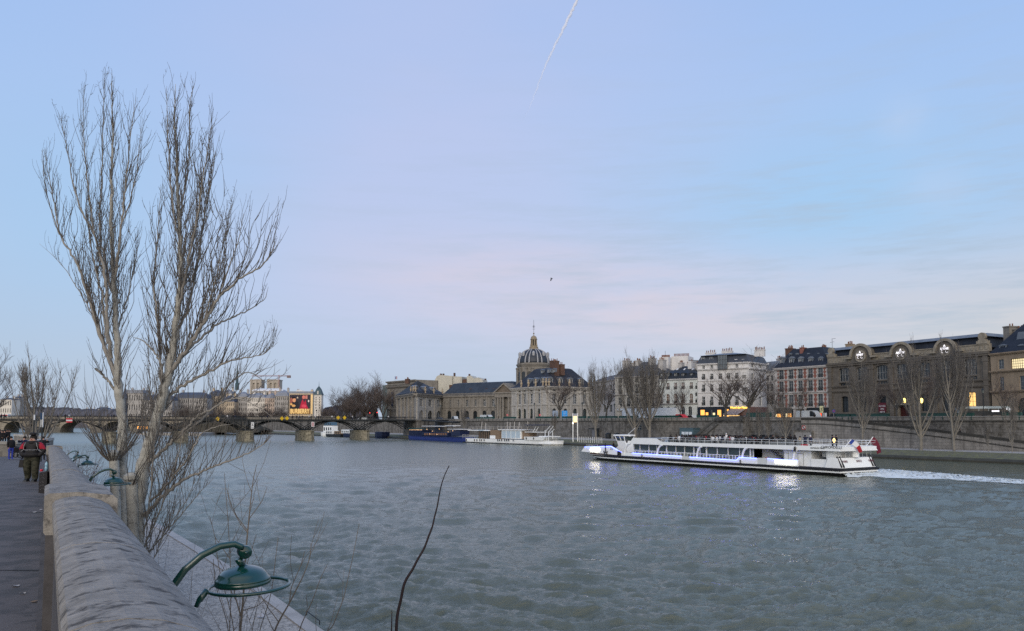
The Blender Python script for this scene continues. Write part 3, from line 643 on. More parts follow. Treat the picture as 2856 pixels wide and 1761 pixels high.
# --- white house with black roof
F = Fr(1840, 239, 1946.5, 231.2); W = F.w; ze = F.z(1900, 1056.5)
cols = [(1863, 9), (1884, 9), (1905, 9), (1928, 9)]
sp = grid(F, cols, [(1067, 1086)], 1905, m_white, mat('curtained_glass', (.19, .15, .14), rough=.3, var=.3), 2, 3, bal=True)
sp += grid(F, [(1843.5, 8)]+cols, [(1098, 1126)], 1905, m_white, mat('amber_glass', (.14, .075, .035), rough=.3, var=.5, scale=.2), 2, 4, arch=1, bal=True)
sp += grid(F, [(1942, 4)], [(1070, 1086), (1094, 1106), (1112, 1124)], 1905, m_white, m_glassd, 2, 2, bal=True)
sp += grid(F, [(1846, 10), (1864, 10), (1884, 10), (1905, 10), (1925, 10)], [(1134, 1162)], 1905, m_grey, m_glassd, 2, 3, arch=1)
rt = building('black_roofed_house', 'white house with black slate roof, five dormers and arched first floor windows', F, 0, W, ZB, ze, 12, mat('cool_white_plaster', (.6, .64, .62), rough=.9, var=.08, scale=.3, streak=.3), sp)
cornice(rt, F, 0, W, [ze-.4], m_plaster); cornice(rt, F, 0, W, [F.z(1905, 1128)], m_plaster2, name='string_course')
MB().fbox(F, 0, W, .003, .08, F.z(1905, 1165.5), F.z(1905, 1164)).build('plinth', m_stone_mid, rt)
roof(rt, F, 0, W, 12, ze, mat('black_slate', (.02, .024, .03), rough=.5, var=.3), [(.9, F.z(1905, 1041)), (5.7, F.z(1905, 1018))])
for u in (1845, 1864, 1885, 1906, 1929): dormer(rt, F, F.s(u-4), F.s(u+4), F.z(u, 1055), F.z(u, 1042), 0, -.25, m_dark, m_white, m_glass, MT['black_slate'], peak=.1)
for u in (1877, 1897, 1920): MB().ffrus(F, F.s(u-2), F.s(u+2), -4.0, -2.9, F.z(u, 1031), F.s(u-2)+.2, F.s(u+2)+.2, -4.6, -3.5, F.z(u, 1026)).build('skylight', m_white, rt)
chimney(rt, F, F.s(1906), F.s(1916), -6.5, -3.5, F.z(1905, 1028), F.z(1910, 1008), m_plaster, 1); chimney(rt, F, F.s(1888), F.s(1927), -7.6, -6.8, F.z(1905, 1028), F.z(1900, 1013), m_plaster, 7, pot=.7); chimney(rt, F, F.s(1873), F.s(1883), -7, -5, F.z(1905, 1028), F.z(1878, 1011), m_plaster2, 3)
# white party walls behind
F = Fr(1830, 252, 1950, 246)
rt = thing('party_wall_house', 'tall blank white party wall house rising behind the black roof', 'building', F.pt(F.w*.5, 0, ZB))
mb = MB(); mb.fbox(F, F.s(1840.5), F.s(1866), -12, 0, ZB, F.z(1853, 996)); mb.fbox(F, F.s(1866.3), F.s(1914), -12, -4, ZB, F.z(1890, 991)); mb.build('wall', m_plaster, rt)
mb = MB(); mb.fpoly(F, [(F.s(1914), F.z(1914, 1001)), (F.s(1946), F.z(1946, 1002)), (F.s(1946), ZB), (F.s(1914), ZB)], -5, -14); mb.build('zinc_annex', m_zinc, rt)
mb = MB()
for i in range(9): mb.lathe(F.pt(F.s(1842+i*2.6), -3, F.z(1853, 996)), [(.16, 0), (.13, .8), (.17, .9)], 6)
for i in range(12): mb.lathe(F.pt(F.s(1869+i*3.7), -7, F.z(1890, 991)), [(.16, 0), (.13, random.uniform(.5, 1.1)), (.17, 1.1)], 6)
mb.build('chimney_pots', m_pot, rt)
MB().tube([F.pt(F.s(1849), -4, F.z(1853, 996)), F.pt(F.s(1849), -4, F.z(1853, 976))], .05, 4).tube([F.pt(F.s(1843), -4, F.z(1853, 989)), F.pt(F.s(1853), -4, F.z(1853, 988))], .05, 4).build('aerial', m_dark, rt)
# --- old grey house behind the poplars
F = Fr(1716, 249, 1838, 239.5); W = F.w; ze = F.z(1780, 1051)
sp = grid(F, [(1730, 9), (1753, 9), (1776, 9), (1798, 9), (1820, 9)], [(1052.5, 1066), (1072, 1098), (1108, 1134)], 1798, m_grey, m_glassd, 2, 3, bal=True)
sp += grid(F, [(1740, 12), (1778, 10), (1812, 12)], [(1141, 1162)], 1798, m_dark, m_glassd, 2, 2)
rt = building('old_grey_house', 'old pale grey house with crooked mansard roofs behind the bare poplars', F, 0, W, ZB, ze+.1, 14, mat('old_plaster', (.4, .39, .36), rough=.9, var=.15, scale=.3, streak=.7), sp)
cornice(rt, F, 0, W, [ze-.2, F.z(1780, 1102)], m_plaster2)
roof(rt, F, 0, W, 14, ze+.1, m_slateg, [(1.4, F.z(1780, 1029)), (6.7, F.z(1780, 1006))])
for u in (1733, 1755, 1790, 1822): dormer(rt, F, F.s(u-4), F.s(u+4), F.z(u, 1049), F.z(u, 1038), 0, -.3, m_slateg, m_grey, m_glassd, m_slateg, peak=.2)
for u0, u1, v in ((1720, 1736, 1006), (1746, 1752, 1012), (1755, 1766, 1006), (1793, 1806, 999), (1820, 1834, 1004)): chimney(rt, F, F.s(u0), F.s(u1), -6.5, -4, ze+2, F.z(u0, v), m_plaster2, 4)
MB().fbox(F, F.s(1755), W, 1.0, 1.1, F.z(1780, 1137)-.3, F.z(1780, 1137)).build('shop_canopy', m_dark, rt)
# --- small link house between institute and old house
F = Fr(1655, 285, 1716, 268); W = F.w; ze = F.z(1685, 1062)
rt = building('link_house', 'low pale house half hidden behind bare trees next to the domed institute', F, 0, W, ZB, ze, 12, m_plaster2, grid(F, [(1670, 7), (1687, 7), (1704, 7)], [(1075, 1090), (1100, 1118), (1130, 1150)], 1687, m_grey, m_glassd))
cornice(rt, F, 0, W, [ze-.4], m_plaster2); roof(rt, F, 0, W, 12, ze, m_slateg, [(3, F.z(1685, 1050)), (5.8, F.z(1685, 1044))])
# ================================================================== the institute
INST = thing('institute', 'grand stone institute with ribbed dome, columned portico and two roofed pavilions', 'building', (12, 320, ZB))
cp = P(1523, 1150, 300); a_ = Vector((-.56, .83)); b_ = Vector((.84, .54))
class Fx(Fr):
    def __init__(s, p, q):
        s.o = Vector((p[0], p[1])); dd = Vector((q[0]-p[0], q[1]-p[1])); s.w = dd.length; s.d = dd/s.w; n = Vector((s.d.y, -s.d.x))
        if n.dot(s.o) > 0: n = -n
        s.n = n
c0 = Vector((cp.x, cp.y)); cl = c0+a_*24; cr = c0+b_*24.5
FL = Fx(cl, c0); FR = Fx(c0, cr); ze = FR.z(1531, 1079)
def inst_facade(F, cols, wd, nm, uref, posters=()):
    sp = grid(F, [(u, wd) for u in cols], [(1087, 1093)], uref, m_stone_lt, m_glassd, 1, 1)
    sp += grid(F, [(u, wd+2) for u in cols], [(1099, 1127)], uref, m_white, m_glass, 2, 4)
    sp += [(F.s(u-wd*.62), F.s(u+wd*.62), ZB, F.z(uref, 1140), 1, m_green, m_glassd, 2, 3) for u in cols]
    mb = MB(); hole_wall(mb, F, 0, F.w, ZB, ze, [q[:5] for q in sp], .5)
    mb.build('wall', m_stone_lt, INST)
    for q in sp: window(F, INST, q[0], q[1], q[2], q[3], .5, q[5], q[6], q[7], q[8])
    cornice(INST, F, 0, F.w, [ze-.6], m_stone_lt, h=.8, p=.7); cornice(INST, F, 0, F.w, [F.z(uref, 1096)], m_stone_lt, name='string_course', h=.4, p=.2); cornice(INST, F, 0, F.w, [F.z(uref, 1132)], m_stone_lt, name='string_course', h=.4, p=.2)
    mb = MB()
    for i in range(int(F.w/.8)): mb.fbox(F, i*.8+.2, i*.8+.55, .2, .6, ze-1.0, ze-.62)
    mb.build('modillions', m_stone_lt, INST)
    mid = [(cols[i]+cols[i+1])/2 for i in range(len(cols)-1)]
    for u in [cols[0]-(cols[1]-cols[0])/2]+mid+[cols[-1]+(cols[1]-cols[0])/2]:
        x = max(.5, min(F.w-.5, F.s(u))); mb = MB(); mb.fbox(F, x-.45, x+.45, .003, .3, ZB, ze-1.1); mb.fbox(F, x-.6, x+.6, .003, .42, ze-2.4, ze-1.9); mb.build('pilaster', m_stone_lt, INST)
inst_facade(FL, [1449, 1463, 1482, 1503], 6, 'l', 1482); inst_facade(FR, [1546, 1577, 1604, 1631], 8.5, 'r', 1577)
# solid core and roof of the pavilion
def quadpoly(pts, ins):
    c = sum(pts, Vector((0, 0)))/len(pts); return [p+(c-p).normalized()*ins for p in pts]
ctr4 = [cl, c0, cr, cl+b_*24.5]
MB().prism(quadpoly(ctr4, .75), ZB, ze-.05).build('core', m_stone_lt, INST)
def froof(poly, levels, m, name, rt):
    mb = MB(); p0 = poly; 
    for i in range(len(levels)-1):
        (i0, z0), (i1, z1) = levels[i], levels[i+1]; A_, B_ = quadpoly(poly, i0), quadpoly(poly, i1); n = len(poly)
        vs = [(p.x, p.y, z0) for p in A_]+[(p.x, p.y, z1) for p in B_]
        mb.add(vs, [tuple(range(n-1, -1, -1)), tuple(range(n, 2*n))]+[(k, (k+1) % n, n+(k+1) % n, n+k) for k in range(n)])
    return mb.build(name, m, rt)
zr = FR.z(1540, 1024)
froof(ctr4, [(-1.0, ze+.2), (1.3, ze+1.0), (9.5, zr), (10.5, zr+.3)], mat('institute_slate', (.03, .035, .048), spec=.2, rough=.6, var=.3, scale=.4, streak=.5, brick=(.7, .4, .02, .75)), 'pavilion_roof', INST)
m_urn = mat('stone_urns', (.36, .3, .22), rough=.9, var=.2)
def urn(p, h=3.2):
    mb = MB(); mb.lathe(p, [(.55, 0), (.5, .5*h/3), (.25, .6*h/3), (.35, 1.0*h/3), (.55, 1.5*h/3), (.45, 1.9*h/3), (.2, 2.1*h/3), (.32, 2.4*h/3), (.28, 2.7*h/3), (.05, h)], 10); mb.build('urn', m_urn, INST)
for u in (1453, 1473, 1493, 1513.5): q = FL.pt(FL.s(u, 1070), -.2, ze+.2); urn(q)
for u in (1524, 1532, 1561, 1589, 1617, 1644): q = FR.pt(max(.2, FR.s(u, 1070)), -.2, ze+.2); urn(q)
for FF, us in ((FL, (1466, 1484, 1504)), (FR, (1542, 1570, 1598, 1628))):
    for u in us:
        s_ = FF.s(u, 1070); dormer(INST, FF, s_-.9, s_+.9, ze+1.2, ze+3.4, 0, -1.4, m_zinc, m_white, m_glassd, m_zinc, peak=.5)
for FF, us in ((FL, (1485, 1503, 1519)), (FR, (1560, 1588))):
    for u in us:
        s_ = FF.s(u, 1040); s_ = max(2.5, min(FF.w-1, s_)); dormer(INST, FF, s_-.5, s_+.5, ze+6.0, ze+7.0, 0, -4.6, m_zinc, m_white, m_glassd, m_zinc, peak=.3, back=1)
chimney(INST, FR, FR.s(1565, 1040), FR.s(1577, 1040), -6, -4, ze+3, FR.z(1570, 1012)+.5, m_brick, 3); chimney(INST, FR, FR.s(1578, 1030), FR.s(1597, 1030), -11, -9, ze+4, FR.z(1585, 1012)+1.2, m_brick, 4); chimney(INST, FL, FL.w-5, FL.w-3.4, -12, -10, ze+5, zr+1.4, m_brick, 2)
# posters in two arches
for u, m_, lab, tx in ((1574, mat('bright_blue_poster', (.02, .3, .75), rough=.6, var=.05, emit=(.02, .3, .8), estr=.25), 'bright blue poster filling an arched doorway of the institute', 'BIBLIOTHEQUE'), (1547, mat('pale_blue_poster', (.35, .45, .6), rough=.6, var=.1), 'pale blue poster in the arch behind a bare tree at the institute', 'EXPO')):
    a, b = FR.s(u-7), FR.s(u+8); t = thing('arch_poster', lab, 'poster', FR.pt(a, .1, ZB), group='posters in the arches of the institute')
    MB().fbox(FR, a, b, .02, .1, ZB, FR.z(u, 1146)).build('sheet', m_, t)
    for i in range(3): text(tx[:6], FR, (a+b)/2, .11, FR.z(u, 1149)-.1-i*.75, .55, m_white, t, 'poster_lettering')
# dome
dc = P(1489, 1100, 372); k_ = 372/2145; rD = 46.5*k_; dz = lambda v: P(1489, v, 372).z
m_drum = m_stone_mid
mb = MB(); mb.lathe((dc.x, dc.y, 0), [(rD*.98, 20), (rD*.98, dz(1026)), (rD*1.0, dz(1025)), (rD*1.06, dz(1020)), (rD*1.07, dz(1018)), (rD*1.0, dz(1017.5)), (rD*1.0, dz(1015))], 48); mb.build('drum', m_drum, INST, smooth=False)
for i in range(16):
    an = 2*math.pi*i/16+.1
    if math.sin(an) > .3: continue
    c = Vector((math.cos(an), math.sin(an))); tt = Vector((-c.y, c.x)); mb = MB(); z0, z1 = dz(1062), dz(1045)
    pts = [(-1.1, z0), (1.1, z0)]+[(1.1*math.cos(q*math.pi/8), z1+1.1*math.sin(q*math.pi/8)) for q in range(9)]
    vs = []
    for rr in (rD*.93, rD*.995):
        vs += [(dc.x+c.x*rr+tt.x*a, dc.y+c.y*rr+tt.y*a, z) for a, z in pts]
    n = len(pts); mb.add(vs, [tuple(range(n)), tuple(range(2*n-1, n-1, -1))]+[(q, (q+1) % n, n+(q+1) % n, n+q) for q in range(n)]); mb.build('drum_window', m_glassd, INST)
    for sg in (-1, 1):
        p = (dc.x+c.x*rD*1.0+tt.x*sg*1.75, dc.y+c.y*rD*1.0+tt.y*sg*1.75, 0); MB().lathe(p, [(.4, dz(1075)), (.36, dz(1032)), (.55, dz(1031)), (.55, dz(1027))], 8).build('drum_column', m_stone_mid, INST)
z0, z1 = dz(1015), dz(975); rt_ = 13*k_
prof = []
for i in range(15):
    t = i/14; an = t*R(74); prof.append((rD*.985*math.cos(an)**.92 if an < R(89) else 0, z0+(z1-z0)*math.sin(an)/math.sin(R(74))))
prof = [(max(r, rt_), z) for r, z in prof]
mb = MB(); mb.lathe((dc.x, dc.y, 0), prof, 48); mb.build('dome', mat('dome_slate', (.032, .04, .055), rough=.45, var=.35, scale=.5, streak=.6), INST, smooth=True)
m_rib = mat('dome_ribs', (.33, .34, .36), rough=.6, var=.2)
for i in range(8):
    for off in (-.13, .13):
        an = 2*math.pi*(i+.5)/8+off-.05; pts = [(dc.x+math.cos(an)*(r+.05), dc.y+math.sin(an)*(r+.05), z) for r, z in prof]; MB().tube(pts, [.38-.012*q for q in range(len(pts))], 5).build('dome_rib', m_rib, INST)
    an = 2*math.pi*i/8-.05; r_, z_ = prof[7]; c = (dc.x+math.cos(an)*(r_+.3), dc.y+math.sin(an)*(r_+.3), z_)
    MB().lathe(c, [(.7, -1.0), (.75, .6), (.3, 1.3)], 6).build('dome_lucarne', m_rib, INST)
# lantern and spire
Lz = lambda v: dz(v)
m_gilt = mat('lantern_stone_gilt', (.27, .225, .16), rough=.5, var=.3, scale=2)
mb = MB(); mb.lathe((dc.x, dc.y, 0), [(14*k_, Lz(975.5)), (14*k_, Lz(973)), (12*k_, Lz(972)), (12.5*k_, Lz(968)), (10*k_, Lz(967.5)), (10*k_, Lz(965))], 16); mb.build('lantern_base', m_gilt, INST)
MB().lathe((dc.x, dc.y, 0), [(5.5*k_, Lz(965)), (5.5*k_, Lz(949))], 8).build('lantern_core', m_glassd, INST)
for i in range(8):
    an = math.pi*i/4+.2; MB().tube([(dc.x+9*k_*math.cos(an), dc.y+9*k_*math.sin(an), Lz(965)), (dc.x+8*k_*math.cos(an), dc.y+8*k_*math.sin(an), Lz(958)), (dc.x+7.5*k_*math.cos(an), dc.y+7.5*k_*math.sin(an), Lz(949))], [.38, .28, .28], 6).build('lantern_column', m_gilt, INST)
MB().lathe((dc.x, dc.y, 0), [(8*k_, Lz(949.5)), (10*k_, Lz(948)), (10*k_, Lz(946)), (8.5*k_, Lz(945.5)), (8.2*k_, Lz(942)), (6.5*k_, Lz(939)), (3*k_, Lz(937)), (1*k_, Lz(936)), (.8*k_, Lz(933)), (2*k_, Lz(931.5)), (1.9*k_, Lz(929.5)), (.5*k_, Lz(928))], 12).build('lantern_cap', m_gilt, INST)
mb = MB(); mb.tube([(dc.x, dc.y, Lz(929)), (dc.x, dc.y, Lz(893))], .07, 5)
for q in range(6):
    an = q*math.pi/3; mb.tube([(dc.x, dc.y, Lz(911.5)), (dc.x+4*k_*math.cos(an), dc.y, Lz(911.5)+4*k_*math.sin(an))], .06, 4)
mb.tube([(dc.x-3.5*k_, dc.y, Lz(918.5)), (dc.x+3.5*k_, dc.y, Lz(918.5))], .06, 4); mb.build('weather_vane', m_dark, INST)
# central wing and portico
F = Fr(1236, 398, 1440, 372); ze2 = F.z(1320, 1103); W = F.w
cols = [1253, 1276, 1302, 1325, 1351, 1375]
sp = grid(F, [(u, 8) for u in cols], [(1115, 1134)], 1325, m_white, m_glass, 3, 3)
sp += [(F.s(u-5.5), F.s(u+5.5), ZB, F.z(1325, 1146), 1, m_dark, m_glassd, 2, 2) for u in cols]
hw = MB(); hole_wall(hw, F, 0, W, ZB, ze2, [q[:5] for q in sp], .5); hw.fbox(F, 0, W, -14, -.58, ZB, ze2-.02); hw.build('wing_wall', m_stone_mid, INST)
for q in sp: window(F, INST, q[0], q[1], q[2], q[3], .5, q[5], q[6], q[7], q[8])
cornice(INST, F, 0, W, [ze2-.9], m_stone_mid, h=.6, p=.5); cornice(INST, F, 0, W, [F.z(1325, 1138)], m_stone_mid, name='string_course', h=.4, p=.25)
mb = MB(); mb.fbox(F, 0, F.s(1392), -.3, .1, ze2+.9, ze2+1.15)
for i in range(48): x = F.s(1392)*i/48+.2; mb.fbox(F, x, x+.3, -.2, 0, ze2, ze2+.9)
mb.build('balustrade', m_stone_mid, INST)
for i in range(13):
    x = W*.76*(i+.5)/13; mb = MB(); mb.fbox(F, x-.45, x+.45, .003, .25, ZB+5.5, ze2-1); mb.build('pilaster', m_stone_mid, INST)
roof(INST, F, -3, W, 16, ze2+.1, mat('blue_slate', (.035, .048, .07), spec=.25, rough=.6, var=.25, scale=.3, streak=.6), [(5.5, F.z(1320, 1067)), (7.5, F.z(1320, 1065))], over=-1.5, name='wing_roof')
for u in (1300, 1345, 1364, 1371): chimney(INST, F, F.s(u-3), F.s(u+3), -5, -3.5, ze2, F.z(u, 1085), m_brick, 1)
# portico
x0, x1 = F.s(1388, 1120), F.s(1441, 1120); zp = F.z(1412, 1098)
mb = MB(); mb.fbox(F, x0, x1, -4, 2.6, F.z(1412, 1108), zp); mb.fbox(F, x0-.5, x1+.3, -4, 3.1, zp+.003, zp+.5)
mb.build('entablature', m_stone_mid, INST)
mb = MB(); xc = (x0+x1)/2; za = F.z(1412, 1073)
mb.fpoly(F, [(x0-.3, zp+.51), (x1+.1, zp+.51), (xc, za)], 2.4, -9); mb.build('pediment', mat('dark_pediment_relief', (.16, .135, .11), rough=.9, var=.6, scale=2.5, bump=.4, bscale=2), INST)
mb = MB()
for sg, xe in ((-1, x0-.6), (1, x1+.4)):
    mb.fpoly(F, [(xe, zp+.5), (xe-sg*1.0, zp+.51), (xc, za), (xc, za+.7), ], 3.2, -9)
mb.build('pediment_moulding', m_stone_mid, INST)
for u in (1395.5, 1402, 1409.5, 1425.5, 1433, 1438.5): MB().lathe(F.pt(F.s(u, 1130), 1.9, 0), [(.85, ZB), (.75, ZB+.5), (.68, ZB+.6), (.55, F.z(1412, 1111)), (.8, F.z(1412, 1110)), (.85, F.z(1412, 1108))], 12).build('portico_column', m_stone_mid, INST)
# left pavilion
p0 = P(1158, 1150, 370); q0 = P(1106.5, 1150, 411); r0 = P(1241, 1150, 405)
c0, cl, cr = Vector((p0.x, p0.y)), Vector((q0.x, q0.y)), Vector((r0.x, r0.y)); FL, FR = Fx(cl, c0), Fx(c0, cr); ze = FR.z(1165, 1098)
for FF, cols in ((FR, (1175, 1200, 1224)), ):
    sp = grid(FF, [(u, 10) for u in cols], [(1115, 1135)], 1200, m_white, m_glass, 3, 3)+[(FF.s(u-6.5), FF.s(u+6.5), ZB, FF.z(1200, 1146), 1, m_grey, m_glassd, 2, 2) for u in cols]
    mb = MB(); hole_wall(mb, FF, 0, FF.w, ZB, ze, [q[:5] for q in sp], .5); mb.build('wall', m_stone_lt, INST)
    for q in sp: window(FF, INST, q[0], q[1], q[2], q[3], .5, q[5], q[6], q[7], q[8])
    for u in (1163, 1187, 1212, 1236): x = max(.6, FF.s(u)); MB().fbox(FF, x-.6, x+.6, .003, .4, ZB, ze-1).build('pilaster', m_stone_lt, INST)
sp = [(FL.s(u-2.5), FL.s(u+2.5), FL.z(1130, 1135), FL.z(1130, 1115), 0, m_white, m_glassd, 2, 3) for u in (1117, 1127, 1137, 1147)]
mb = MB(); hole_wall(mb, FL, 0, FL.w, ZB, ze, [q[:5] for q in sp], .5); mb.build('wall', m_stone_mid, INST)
for q in sp: window(FL, INST, q[0], q[1], q[2], q[3], .5, q[5], q[6], q[7], q[8])
for u in (1110, 1121, 1131, 1141, 1152): MB().lathe(FL.pt(FL.s(u), .3, 0), [(.7, ZB), (.6, ze-2), (.9, ze-1.2)], 8).build('column', m_stone_mid, INST)
for FF in (FL, FR):
    cornice(INST, FF, 0, FF.w, [ze-1.0], m_stone_mid, h=1.1, p=.9); mb = MB()
    for i in range(int(FF.w)): mb.fbox(FF, i+.2, i+.6, .2, .9, ze-1.5, ze-1.05)
    mb.build('modillions', m_stone_mid, INST)
back4 = [cl, c0, cr, cr+Vector((-14, 40))*.6, cl+Vector((10, 30))]
back4 = [cl, c0, cr, cl+(cr-c0)]
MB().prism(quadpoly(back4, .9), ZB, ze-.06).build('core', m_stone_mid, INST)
zr = FR.z(1160, 1059)
froof(back4, [(-1.2, ze+.3), (1.3, ze+1.6), (12, zr), (13, zr+.3)], MT['institute_slate'], 'pavilion_roof', INST)
for u in (1145, 1152, 1160, 1187, 1211, 1235):
    FF = FR if u > 1158 else FL; urn(FF.pt(max(.1, FF.s(u, 1090)), -.2, ze+.3), 3.6)
for u in (1172, 1196, 1220): s_ = FR.s(u, 1090); dormer(INST, FR, s_-1.1, s_+1.1, ze+1.4, ze+3.4, 0, -1.6, m_zinc, m_white, m_glassd, m_zinc, peak=.6)
F = Fr(1241, 402, 1300, 402)
chimney(INST, F, F.s(1251.5), F.s(1267), -4, -2, ze-2, F.z(1259, 1075), m_brick, 0); chimney(INST, FR, FR.s(1200, 1060), FR.s(1204, 1060), -14, -12, zr-1, zr+1.2, m_brick, 3)
roof(INST, Fr(1225, 410, 1315, 404), 0, 16, 18, ze-1, MT['blue_slate'], [(5, zr-1.5), (8, zr-1)], name='link_roof')
# ---------------- mint behind, and roofs beyond
F = Fr(1079, 455, 1160, 430); W = F.w; ze = F.z(1100, 1064)
sp = grid(F, [(1112, 6), (1126, 5), (1140, 5)], [(1117, 1136)], 1112, m_white, m_glassd)
rt = building('mint', 'tall stone mint with flat top and long dark vertical banner beside the trees', F, 0, W, ZB, ze, 25, m_stone_mid, sp)
cornice(rt, F, -.3, W, [ze-.8, F.z(1100, 1082), F.z(1100, 1077)], m_stone_mid, h=.9, p=.8)
for u0 in (1128, 1139, 1147): MB().fbox(F, F.s(u0), F.s(u0+8), -8, -6, ze, F.z(u0, 1060)).build('chimney', m_brick, rt)
MB().fbox(F, F.s(1083), F.s(1090), .003, .8, ZB, F.z(1086, 1086)).build('pilaster', m_stone_mid, rt)
MB().fbox(F, F.s(1076), F.s(1106), .85, 1.5, F.z(1090, 1142), F.z(1090, 1141)).build('string_course', m_stone_mid, rt)
a, b = F.s(1094.5), F.s(1099.5); t = thing('vertical_banner', 'long dark vertical banner with white letters on the mint', 'banner', F.pt(a, 1, F.z(1096, 1134)))
MB().fbox(F, a, b, .9, 1.0, F.z(1096, 1134), F.z(1096, 1094)).build('cloth', mat('banner_navy', (.03, .035, .06), var=.1), t)
for i, chh in enumerate('MONNAIE'): text(chh, F, (a+b)/2, 1.02, F.z(1096, 1098)-i*.95, 1.0, m_white, t, 'banner_lettering')
t = thing('roof_flag', 'small flag flying above the roof of the mint', 'flag', F.pt(F.s(1089), -3, ze))
MB().tube([F.pt(F.s(1088.5), -3, ze-1), F.pt(F.s(1088.5), -3, F.z(1089, 1049))], .08, 5).build('flagpole', m_grey, t)
mb = MB(); fa = F.s(1088.7)
for i in range(3): mb.fbox(F, fa+i*.6, fa+i*.6+.6, -3.05-.1*i, -3-.1*i, F.z(1089, 1058), F.z(1089, 1050), i)
mb.build('cloth', [mat('flag_blue', (.03, .06, .3), var=0), m_white, mat('flag_red', (.35, .02, .03), var=0)], t)
F = Fr(1066, 500, 1080, 500)
t = thing('grey_block', 'distant grey green office block edge between the trees and the mint', 'building', F.pt(0, 0, ZB)); MB().fbox(F, 0, F.w, -15, 0, ZB, F.z(1070, 1075)).build('wall', mat('grey_green_block', (.12, .17, .19), var=.1, brick=(2, 1.5, .1, .7)), t)
F = Fr(1212, 440, 1365, 430); W = F.w
t = thing('rooftop_block', 'long white rooftop block with party walls behind the slate roofs', 'building', F.pt(W/2, 0, ZB))
for pts in ([(1212, 1062), (1218, 1050), (1226, 1046), (1262, 1049), (1262, 1062)], [(1264, 1062), (1264, 1050), (1288, 1051), (1288, 1064)], [(1302, 1066), (1302, 1050), (1313, 1048), (1322, 1056), (1334, 1053), (1345, 1059), (1347, 1067)]):
    pp = [F.sz(u, v) for u, v in pts]; pp = pp+[(pp[-1][0], ZB+8), (pp[0][0], ZB+8)]
    MB().fpoly(F, pp, 0, -8).build('party_wall', mat('warm_white_wall', (.5, .49, .43), var=.12, scale=.2, streak=.4), t)
MB().fbox(F, F.s(1290), F.s(1301), -6, 0, ZB+6, F.z(1295, 1058)).build('brick_gable', m_brick, t)
for u, v in ((1225, 1042), (1232, 1042), (1263, 1040), (1305, 1043), (1350, 1056)): MB().fbox(F, F.s(u-1.5), F.s(u+1.5), -3, -1.5, F.z(u, 1060), F.z(u, v)).build('chimney', m_brick, t)
# ================================================================== footbridge
m_iron = mat('bridge_iron', (.014, .017, .019), rough=.55, var=.2)
m_pier = mat('bridge_pier_stone', (.3, .28, .22), rough=.9, var=.3, scale=.5, streak=.6, brick=(1.4, .6, .03, .6), col2=(.09, .085, .06), mask=(.48, .62))
BR = thing('footbridge', 'iron arched footbridge with timber deck on stone piers crossing the river', 'bridge', (-60, 300, 0))
_b0 = P(310, 1176, 254); _ud = Vector((.84, .54)).normalized(); LS = 22.1
class Fb(Fr):
    def __init__(s): s.o = Vector((_b0.x, _b0.y)); s.d = _ud; s.w = 155; n = Vector((s.d.y, -s.d.x)); s.n = n if n.dot(s.o) < 0 else -n
FB = Fb(); ZD = 7.75; S0b, S1b = -3*LS, 5*LS
mb = MB(); mb.fbox(FB, S0b, S1b, -10, 0, ZD-.18, ZD); mb.fbox(FB, S0b, S1b, .003, .2, ZD-.48, ZD+.06); mb.fbox(FB, S0b, S1b, -10.2, -10.003, ZD-.3, ZD+.06); mb.build('deck', m_iron, BR)
for sp_ in range(-3, 5):
    a = sp_*LS; mb = MB()
    for dep in (-.1, -3.4, -6.7, -9.9):
        pts = []
        for i in range(15):
            x = a+1.2+(LS-2.4)*i/14; t = (i/14-.5)*2; pts.append(FB.pt(x, dep, 3.9+3.4*(1-t*t)**.9 if abs(t) < 1 else 3.9))
        mb.tube(pts, .15, 5)
        for i in (1, 3, 11, 13): mb.tube([pts[i], (pts[i].x, pts[i].y, ZD-.2)], .05, 4)
        if dep in (-.1, -9.9):
            for x in (a, a+LS):
                s_ = 1 if x == a else -1
                mb.tube([FB.pt(x, dep, 3.9), FB.pt(x, dep, ZD-.3)], .12, 4); mb.tube([FB.pt(x, dep, 4.2), FB.pt(x+s_*5.5, dep, ZD-.3)], .1, 4)
    for i in range(1, 14, 2):
        x = a+1.2+(LS-2.4)*i/14; t = (i/14-.5)*2; z = 3.9+3.4*(1-t*t)**.9; mb.tube([FB.pt(x, -.1, z), FB.pt(x, -9.9, z)], .06, 4)
    mb.build('iron_arch', m_iron, BR)
for k in range(-2, 5):
    x = k*LS; poly = []
    for (l, d_) in [(-1.7, 1.2), (-1.2, 2.2), (0, 2.7), (1.2, 2.2), (1.7, 1.2), (1.7, -11.2), (1.2, -12.2), (0, -12.7), (-1.2, -12.2), (-1.7, -11.2)]:
        p = FB.pt(x+l, d_, 0); poly.append((p.x, p.y))
    cen = Vector((sum(p[0] for p in poly)/10, sum(p[1] for p in poly)/10)); big_ = [(cen.x+(p[0]-cen.x)*1.05, cen.y+(p[1]-cen.y)*1.05) for p in poly]
    mb = MB(); mb.prism(big_, -2, .5); mb.prism(poly, .503, 3.45); mb.prism(big_, 3.453, 3.75); mb.build('pier', m_pier, BR)
    MB().fbox(FB, x-.8, x+.8, -10, 0, 3.753, 4.3).build('pier_saddle', m_iron, BR)
mb = MB()
for dep in (.05, -10.05):
    for z, r in ((ZD+1.15, .06), (ZD+.95, .03), (ZD+.2, .03)): mb.tube([FB.pt(S0b, dep, z), FB.pt(S1b, dep, z)], r, 4)
    i = 0; x = S0b
    while x < S1b: mb.tube([FB.pt(x, dep, ZD), FB.pt(x, dep, ZD+1.15)], .055 if i % 4 == 0 else .03, 4); x += .42; i += 1
mb.build('railing', m_iron, BR)
mb = MB(); x = S0b+3
